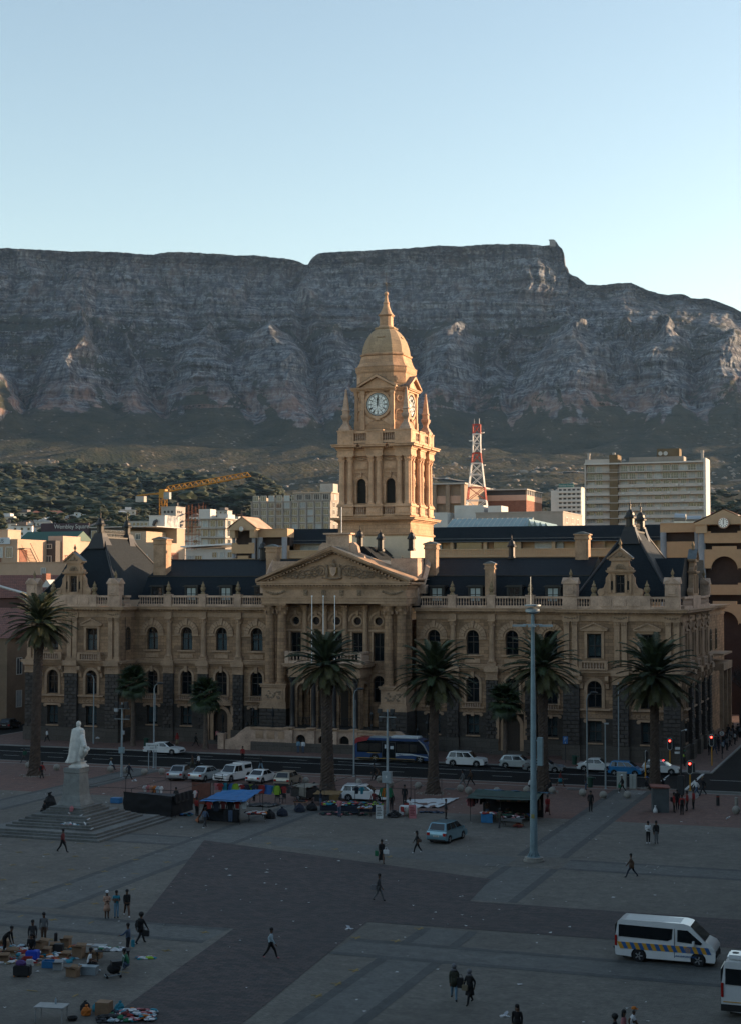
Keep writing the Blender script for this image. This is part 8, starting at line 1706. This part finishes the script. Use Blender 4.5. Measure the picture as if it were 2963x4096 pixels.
t=thing('pipe_frame_stall','bare pipe frame over the bric-a-brac tables and wagon','market stall');frame(t,17.2,25.9,-49.4,-41.0,2.15,(20.2,22.8))
for i,(x,y)in enumerate(((18.8,-51.4),(20.6,-51.2),(22.3,-50.8))):table(('left','middle','right')[i]+' table heaped with clothes under the pipe frame',x,y,.95,.8,.75,C2('navy'),6,.5);heap('clothes_pile','mixed bright clothes heaped on the '+('left','middle','right')[i]+' stall table',x,y,.95,.8,.35,('white','pink','red','navy','black','teal','lime','grey','black','charcoal'),90,.75)
heap('clothes_pile','dark clothes heaped on the ground before the stall tables',20.2,-52.6,2.2,.4,.35,('black','navy','dkgreen','charcoal','pink','black'),80);heap('clothes_pile','black cloth thrown on the ground by the white table',24.9,-52.3,.5,.45,.7,('black','charcoal'),40)
for x,y,l_,c in((15.6,-51.2,'folding wooden table with small dark goods','black'),(22.4,-52.9,'folding wooden table draped with a checked cloth','paleblue')):t=table(l_,x,y,.6,.4,.8,mat('orange_wood',(.25,.11,.04),.7,.2,3),10);heap('small_goods','small goods on the '+l_,x,y,.5,.3,.1,('black','red',c,c),22,.8)
t=thing('white_table','white cloth table with lettering at the right of the stall','table',(25.6,-50.4,0),R(8));MB().box(-.75,.75,-.4,.4,.0,.78).build('cloth_front',C2('white'),t,bevel=.03);text('table_lettering','AIRTIME',.24,C2('black'),(0,-.41,.55),FR,t)
for x,y,a,l_,m in((23.9,-53.3,18,'white sandwich board with lines of print',paint),(26.6,-52.3,30,'reddish picture board leaning by the white table',C2('pink'))):
 t=thing('sandwich_board',l_,'sign board',(x,y,0),R(a));MB().hull2([(-.32,-.28,0),(.32,-.28,0),(.32,-.24,0),(-.32,-.24,0)],[(-.32,-.04,1.15),(.32,-.04,1.15),(.32,0,1.15),(-.32,0,1.15)]).build('front_panel',m,t);MB().hull2([(-.32,.28,0),(.32,.28,0),(.32,.32,0),(-.32,.32,0)],[(-.32,.0,1.13),(.32,.0,1.13),(.32,.04,1.13),(-.32,.04,1.13)]).build('rear_panel',card,t)
 for k in range(6):q=.3+k*.13;MB().box(-.24,.22-.06*(k%3),-.285+.24*q/1.15-.012,-.28+.24*q/1.15,q-.03,q+.02).build('printed_line',C2('charcoal' if m is paint else 'maroon'),t)
for i,(x,c)in enumerate(((22.9,'green'),(23.2,'orange'),(23.5,'green'),(20.4,'navy'),(20.9,'teal'))):garment('jacket' if i<3 else 'shirt',c,x,-49.45,2.1,i*15,'from the bare pipe frame')
sheet3([(22.4,-42.3,.07),(25.2,-46.4,.07),(27.2,-45.6,.07),(27.0,-38.9,.07)],22,18,.12,mat('white_groundsheet',(.42,.45,.47),.6,.1,2),'white_groundsheet',None,8);bpy.data.objects['white_groundsheet']['label']='crumpled white groundsheet spread by the palm foot';bpy.data.objects['white_groundsheet']['category']='groundsheet'
heap('folded_tarpaulin','dark blue tarpaulin crumpled on the paving',27.4,-48.6,1.1,.35,.2,('navy','denim'),46)
t=thing('green_stall','market stall under a dark green and blue canopy by the mast','market stall');frame(t,31.9,37.4,-52.2,-48.0,2.2,(34.6,));sheet3([(31.7,-53.0,2.05),(38.0,-52.8,2.1),(37.9,-50.4,2.45),(32.0,-50.4,2.5)],20,10,.1,mat('dark_green_canvas',(.012,.035,.028),.7,.15,2),'green_canopy',t,10);sheet3([(32.0,-50.42,2.52),(37.9,-50.42,2.47),(38.2,-47.8,2.15),(32.2,-47.8,2.2)],20,10,.1,mat('teal_canvas',(.014,.08,.14),.6,.15,2),'blue_canopy',t,11);sheet3([(31.9,-48.0,0),(37.4,-48.0,0),(37.4,-48.0,2.1),(31.9,-48.0,2.1)],14,8,.08,C2('black'),'back_cloth',t,12)
for i in range(12):garment(rs.choice(('shirt','trousers','jacket')),rs.choice(('black','charcoal','brown','khaki','black','pink')),31.8+(i%4)*.12 if i<8 else 37.6+rs.uniform(-.1,.2),-52.6+(i%8)*.55,2.0,80+rs.uniform(-20,20),'at the ends of the green stall')
for i in range(9):garment('shirt','khaki' if i%3 else 'beige',33.4+i*.32,-48.4,1.9,3,'on the back wall of the green stall')
t=table('blue-draped goods table before the green stall',33.6,-52.6,.5,.4,.8,mat('blue_drape',(.02,.12,.26),.8,.15),0,.75);heap('small_goods','bright trinkets on the blue-draped table',33.6,-52.6,.55,.4,.15,('white','pink','orange','teal','red'),40,.8);t=table('white-draped goods table before the green stall',36.2,-54.0,.95,.4,.75,C2('grey'),-8,.25);heap('small_goods','dark ornaments on the white-draped table',36.2,-54.0,.85,.3,.22,('black','pink','white','black','charcoal'),40,.75);heap('cloth_bundle','rust coloured bundle under the white-draped table',36.6,-54.2,.35,.25,.4,('orange','maroon'),18);heap('small_goods','dark goods stacked inside the green stall',34.8,-50.2,2.2,.8,1.1,('black','charcoal','brown','dkgreen','blue','khaki','pink'),110)
fl=MB();ms_=[C2('dkgreen'),C2('lime'),C2('blue'),C2('black')];[fl.box(34.4,35.9,-52.36-k*.004,-52.34,z0,z1,mi)for k,(z0,z1,mi)in enumerate(((.3,.5,2),(.5,.8,0)))];fl.prism([(34.4,.3),(34.4,.8),(34.85,.55)],-52.38,-52.35,'y',3);tag(fl.build('flag_cloth',ms_),'green and blue flag cloth hung below the green stall counter','cloth')
def cbox(x,y,w,d,h,a,l_,m=card,flaps=True,z=0.0):
 t=thing('cardboard_box',l_,'box',(x,y,z),R(a));b=MB();k=.02
 b.box(-w,w,-d,-d+k,0,h);b.box(-w,w,d-k,d,0,h);b.box(-w,-w+k,-d+k,d-k,0,h);b.box(w-k,w,-d+k,d-k,0,h);b.box(-w+k,w-k,-d+k,d-k,0,k*2);b.build('box_wall',m,t)
 if flaps:[MB().hull2([(-w,s_*d,h),(w,s_*d,h),(w,s_*d-.01,h+.01),(-w,s_*d-.01,h+.01)],[(-w,s_*(d+.18),h+.1),(w,s_*(d+.18),h+.1),(w,s_*(d+.18),h+.12),(-w,s_*(d+.18),h+.12)]).build('flap',m,t)for s_ in(-1,1)]
 else:MB().box(-w,w,-d,d,h,h+.015).build('lid',m,t)
wc=mat('white_carton',(.27,.275,.27),.8,.1)
for a in((23.0,-105.0,.26,.24,.42,10,'open cardboard box right of the black canister'),(25.0,-107.0,.3,.26,.6,5,'tall cardboard box standing before the picture frames'),(26.8,-110.7,.32,.2,.42,-8,'cardboard box lying open nearest the white lamp'),(23.0,-107.1,.24,.2,.3,15,'small cardboard box right of the sitter on the blue tub'),(25.3,-109.7,.24,.2,.34,20,'white carton with open flaps beside the blue crate',wc),(21.9,-105.9,.34,.28,.4,-10,'cardboard box behind the sitter on the blue tub'),(22.9,-106.0,.3,.22,.3,30,'cardboard box with goods left of the toy'),(21.2,-107.9,.36,.25,.26,12,'flat cardboard box at the left edge heap'),(20.5,-108.5,.3,.25,.3,-15,'cardboard box at the far left of the heap'),(21.6,-109.2,.3,.22,.3,25,'cardboard box before the heap at left'),(25.8,-106.7,.4,.3,.25,12,'shallow box of papers behind the junk table'),(24.3,-107.3,.28,.2,.2,4,'brown basket box beside scattered bottles'),(19.8,-106.5,.3,.25,.35,0,'cardboard box at the upper left of the heap')):cbox(*a)
cbox(31.9,-116.5,.34,.3,.6,6,'closed cardboard box at the bottom edge',flaps=False)
def simple(name,l_,cat,mb,m,x,y,a=0.0,z=0.0,**k):return tag(mb.build(name,m,None,loc=(x,y,z),rotz=R(a),**k),l_,cat)
bp=MATS['blue_plastic'];simple('storage_crate','blue plastic crate full of odds and ends','crate',MB().box(-.36,.36,-.25,-.22,0,.36).box(-.36,.36,.22,.25,0,.36).box(-.36,-.33,-.22,.22,0,.36).box(.33,.36,-.22,.22,0,.36).box(-.33,.33,-.22,.22,0,.2),bp,24.6,-109.4,12);simple('storage_tub','upturned bright blue tub used as a seat','tub',MB().lathe([(.5,0),(.46,.46),(.3,.48)],sq=[(q[0]*.7,q[1]*.6)for q in SQ4]),mat('bright_blue_plastic',(.01,.05,.38),.5,.1),22.75,-108.1,14,bevel=.03)
simple('red_tub','red plastic tub beside the blue tub','tub',MB().lathe([(.2,0),(.26,.3),(.24,.3),(.18,.02)],sq=SQ4),C2('red'),22.95,-109.0,20);simple('lamp_shade','pale lamp shade standing on the paving','lamp shade',MB().lathe([(.26,0),(.16,.3)],14),wc,23.35,-109.4);t=thing('suitcase','black wheeled suitcase with purple cloth on top','suitcase',(24.3,-111.6,0),R(14));MB().box(-.45,.45,-.24,.24,.05,.6).build('case_body',plastic,t,bevel=.05);[MB().ico((sx*.38,-.2,.05),.05,sub=1).build('wheel',C2('orange'),t)for sx in(-1,1)];simple('purple_cloth','crumpled purple cloth lying on the suitcase','cloth',MB().ico((0,0,.1),.25,(1.2,.8,.7),3,.08),mat('purple_cloth',(.07,.035,.13),.9,.15),24.2,-111.6,0,.58)
simple('ceramic_lamp','small white lighthouse-shaped ornament on the paving','ornament',MB().lathe([(.1,0),(.1,.06),(.07,.1),(.06,.4),(.09,.44),(.05,.5),(.06,.56),(.02,.64)],10),wc,27.0,-110.4);simple('metal_trunk','grey metal trunk used as a seat','trunk',MB().box(-.5,.5,-.24,.24,0,.42).box(-.52,.52,-.26,.26,.36,.44),steel,27.3,-110.0,8);simple('canister','tall black canister standing among the boxes','canister',MB().lathe([(.1,0),(.1,.72),(.07,.78)],12),plastic,22.4,-105.1);simple('loudspeaker','black and white appliance among the boxes','appliance',MB().box(-.26,.26,-.2,.2,0,.46),plastic,23.25,-106.2,10,bevel=.03)
for i,x in enumerate((23.9,24.65)):t=thing('picture_frame',('brown picture frame lying on the paving','grey picture frame lying beside the brown one')[i],'picture frame',(x,-104.2+i*.1,0),R(12));MB().box(-.4,.4,-.28,.28,0,.03).build('frame_edge',card if i==0 else steel,t);MB().box(-.32,.32,-.2,.2,.03,.034).build('print',wc,t)
t=table('dark table of second-hand goods at lower left',27.35,-107.4,.95,.4,.72,plastic,24);heap('small_goods','bric-a-brac on the dark table',27.2,-107.5,.8,.3,.12,('white','green','grey','khaki','white'),44,.72)
t=thing('shopping_trolley','old grey shopping trolley loaded with black sacks','trolley',(28.9,-110.1,0),R(40));tf=MB();[tf.tube([(-.45,s_*.25,.1),(.3,s_*.25,.18),(.5,s_*.25,1.05)],.02,5)for s_ in(-1,1)];tf.tube([(.5,-.25,1.05),(.5,.25,1.05)],.025,5).tube([(-.45,-.25,.1),(-.45,.25,.1)],.02,5);tf.build('trolley_frame',steel,t);[MB().lathe([(.07,-.02),(.07,.02)],10).xf(Matrix.Rotation(R(90),4,'X')).build('caster',tyrem,t,loc=(sx,s_*.25,.07))for sx in(-.4,.3)for s_ in(-1,1)];MB().ico((0,0,.45),.36,(1,.8,.8),3,.07).build('black_sack',C2('black'),t,smooth=True);MB().box(-.15,.4,-.25,.25,.6,.85).build('wire_basket',plastic,t)
heap('scattered_junk','scattered bottles, toys and papers among the boxes',22.2,-107.4,2.6,2.0,.12,('white','paleblue','grey','red','teal','white','khaki','orange','beige'),210);heap('scattered_junk','scattered junk at the left edge of the square',20.4,-107.6,1.0,1.8,.3,('teal','white','red','khaki','paleblue','charcoal'),110);heap('cloth_bundle','green cloth with bright toys on the paving',28.5,-106.0,.5,.2,.12,('lime','lime','teal','pink','white'),26)
heap('clothes_pile','multicoloured heap of clothes at the bottom edge',33.5,-116.6,1.0,.8,.45,('red','white','teal','pink','green','navy','orange','paleblue','maroon','white'),190);heap('black_bags','black bags beside the multicoloured clothes heap',32.7,-117.3,.6,.5,.35,('black','charcoal'),40)
for x,y,c,l_ in((30.7,-116.2,'black','black bin bag left of the closed box'),(31.15,-116.9,'orange','yellow plastic bag before the closed box'),(31.3,-116.1,'teal','turquoise bag behind the black bag'),(32.3,-115.7,'teal','turquoise bag right of the closed box')):simple('plastic_bag',l_,'bag',sackm(.25,.46,int(x*10)),C2(c),x,y)
t=thing('white_table','white plastic table with a water bottle at the bottom edge','table',(30.1,-118.3,0),R(10));MB().box(-.75,.75,-.45,.45,.68,.73).build('table_top',wc,t,bevel=.02);[MB().tube([(sx*.65,sy*.35,0),(sx*.65,sy*.35,.68)],.03,6).build('leg',wc,t)for sx in(-1,1)for sy in(-1,1)];simple('water_bottle','clear blue water bottle on the white table','bottle',MB().lathe([(.045,0),(.045,.2),(.02,.26),(.02,.3)],10),C2('paleblue'),30.2,-118.1,0,.73);simple('bowl','dark bowl beside the white table','bowl',MB().lathe([(.2,0),(.26,.16),(.24,.16),(.18,.02)],14),plastic,31.0,-117.9)
heap('refuse_pile','torn plastic refuse on the monument steps',2.9,-70.2,.8,.3,.25,('white','paleblue','pink','white','teal'),50,.75);simple('water_can','pink plastic water can on the monument steps','water can',MB().lathe([(.16,0),(.17,.34),(.06,.4),(.06,.46)],10),C2('pink'),1.9,-68.5,0,1.62);simple('rubbish_sack','tall black sack standing behind the pedestal','sack',sackm(.6,1.7,4),C2('black'),-5.6,-59.6)
lt=MB();rl_=random.Random(77)
for i in range(420):
 x,y=rl_.uniform(-30,62),rl_.uniform(-120,-29);s_=rl_.uniform(.04,.12)*(1.6 if rl_.random()<.1 else 1);a=rl_.uniform(0,6.3);lt.add([(x+s_*math.cos(a+q)*(1 if q%3<1.6 else .6),y+s_*math.sin(a+q),.024+.05*rl_.random()*(k%2))for k,q in enumerate((0,1.5,3.1,4.6))],[(0,1,2,3)])
tag(lt.build('litter',mat('paper_scrap',(.40,.41,.40),.8,.3,2)),'scraps of paper scattered over the square','litter',kind='stuff')
gb,gwm=mat('gull_white',(.55,.55,.55),.8,.05),mat('gull_grey',(.25,.26,.28),.8,.1)
def gull(x,y,z,a,fly,l_):
 t=thing('gull',l_,'bird',(x,y,z),R(a));b=MB().lathe([(.005,-.22),(.05,-.15),(.075,0),(.06,.1),(.045,.15),(.05,.2),(.03,.24),(.006,.3)],8);b.xf(Matrix.Rotation(R(90 if fly else 62),4,'Y'));b.v=[(p[0],p[1],p[2]+(0 if fly else .16))for p in b.v];b.build('bird_body',gb,t,smooth=True)
 for s_ in(-1,1):
  w=MB();w.add([(.1,s_*.04,.03),(.13,s_*.3,.12),(-.02,s_*.62,.1),(-.06,s_*.3,.1),(-.08,s_*.04,.02)]if fly else[(.1,s_*.07,.22),(0,s_*.085,.24),(-.22,s_*.04,.1),(-.05,s_*.075,.1)],[(0,1,2,3,4)if fly else(0,1,2,3)]);w.build('wing',gwm,t)
  if not fly:MB().tube([(0,s_*.03,0),(0,s_*.03,.1)],.008,4).build('leg',C2('orange'),t)
for i,(x,y,z)in enumerate(((3.0,-69.0,1.19),(4.1,-69.6,1.02),(4.4,-70.6,.85),(3.0,-71.1,.85),(2.1,-69.2,1.36),(5.2,-71.0,.51))):gull(x,y,z,i*70,False,'white gull standing on the monument steps');bpy.data.objects['gull'+('.%03d'%i if i else '')]['group']='gulls on the monument steps'
gull(-6,-73.6,0,30,False,'white gull standing at the left corner of the steps');gull(53,-44.0,0,40,False,'white gull standing on the brick at the right edge')
for x,y,z,a,l_ in((-22,-22,2.6,30,'white gull flying low left of the statue'),(3.2,-60,3.2,10,'white gull flying right of the pedestal'),(38.5,-100.5,1.2,35,'white gull gliding low over the dark brick'),(51.3,-115.2,1.35,0,'white gull passing before the long-haired person')):gull(x,y,z,a,True,l_)
for x,y,w in((-4.5,-29.2,.7),(20.4,-31.0,.5),(24.2,-32.6,.6),(36.0,-28.6,.7),(39.2,-72.2,.45),(9.5,-41.5,.5),(50.4,-69.0,.45),(28.6,-66.0,.4)):
 t=thing('manhole_cover','metal manhole cover let into the paving','manhole cover',(x,y,.02),0,'manhole covers in the paving');q=MB();[q.box(a,b,c,d,0,.012)for a,b,c,d in((-w,w,-w,-w+.06),(-w,w,w-.06,w),(-w,-w+.06,-w+.06,w-.06),(w-.06,w,-w+.06,w-.06))];q.build('cover_frame',conc,t);MB().box(-w+.06,w-.06,-w+.06,w-.06,0,.008).build('cover_plate',mat('cast_iron',(.03,.03,.031),.6,.2,6),t)
finish_texts()
# ================================================================ air: one even body of haze round everything
hz=MB().box(-9500,9500,-2500,9800,-40,1180);hm=bpy.data.materials.new('thin_haze');hm.use_nodes=True
t=hm.node_tree;t.nodes.clear();o_=t.nodes.new('ShaderNodeOutputMaterial');pv=t.nodes.new('ShaderNodeVolumePrincipled')
pv.inputs['Color'].default_value=(.35,.60,1.0,1);pv.inputs['Density'].default_value=HAZE;pv.inputs['Anisotropy'].default_value=.2
t.links.new(pv.outputs[0],o_.inputs['Volume'])
tag(hz.build('haze',hm),kind='stuff')
def rebase():
 bpy.context.view_layer.update()
 for o in list(S.objects):
  if o.parent is None and o.type=='EMPTY' and o is not hall and o.location.length==0 and o.children:
   ps=[c.matrix_world@Vector(q)for c in o.children if c.data for q in c.bound_box]
   b=Vector(((min(q.x for q in ps)+max(q.x for q in ps))/2,(min(q.y for q in ps)+max(q.y for q in ps))/2,max(0.0,min(q.z for q in ps))))
   o.location=b
   for c in o.children:c.location=c.location-b
rebase()
ORD='first second third fourth fifth sixth seventh eighth ninth tenth eleventh twelfth thirteenth fourteenth fifteenth sixteenth seventeenth eighteenth nineteenth twentieth'.split()
by={}
for o in S.objects:
 if o.parent is None and o.get('category')and o.get('group'):by.setdefault(o['label'],[]).append(o)
for lb,os_ in by.items():
 if len(os_)<2:continue
 os_.sort(key=lambda o:-math.atan2(cam.location.x-o.location.x,o.location.y-cam.location.y))
 n=len(os_)
 for i,o in enumerate(os_):
  if i<20:o['label']=f'{ORD[i]} from the left: {lb}' if len(lb.split())<=12 else f'{ORD[i]} {lb}'
  else:o['label']=f'{ORD[n - 1 - i]} from the right: {lb}' if len(lb.split())<=12 else f'{ORD[n - 1 - i]} last {lb}'
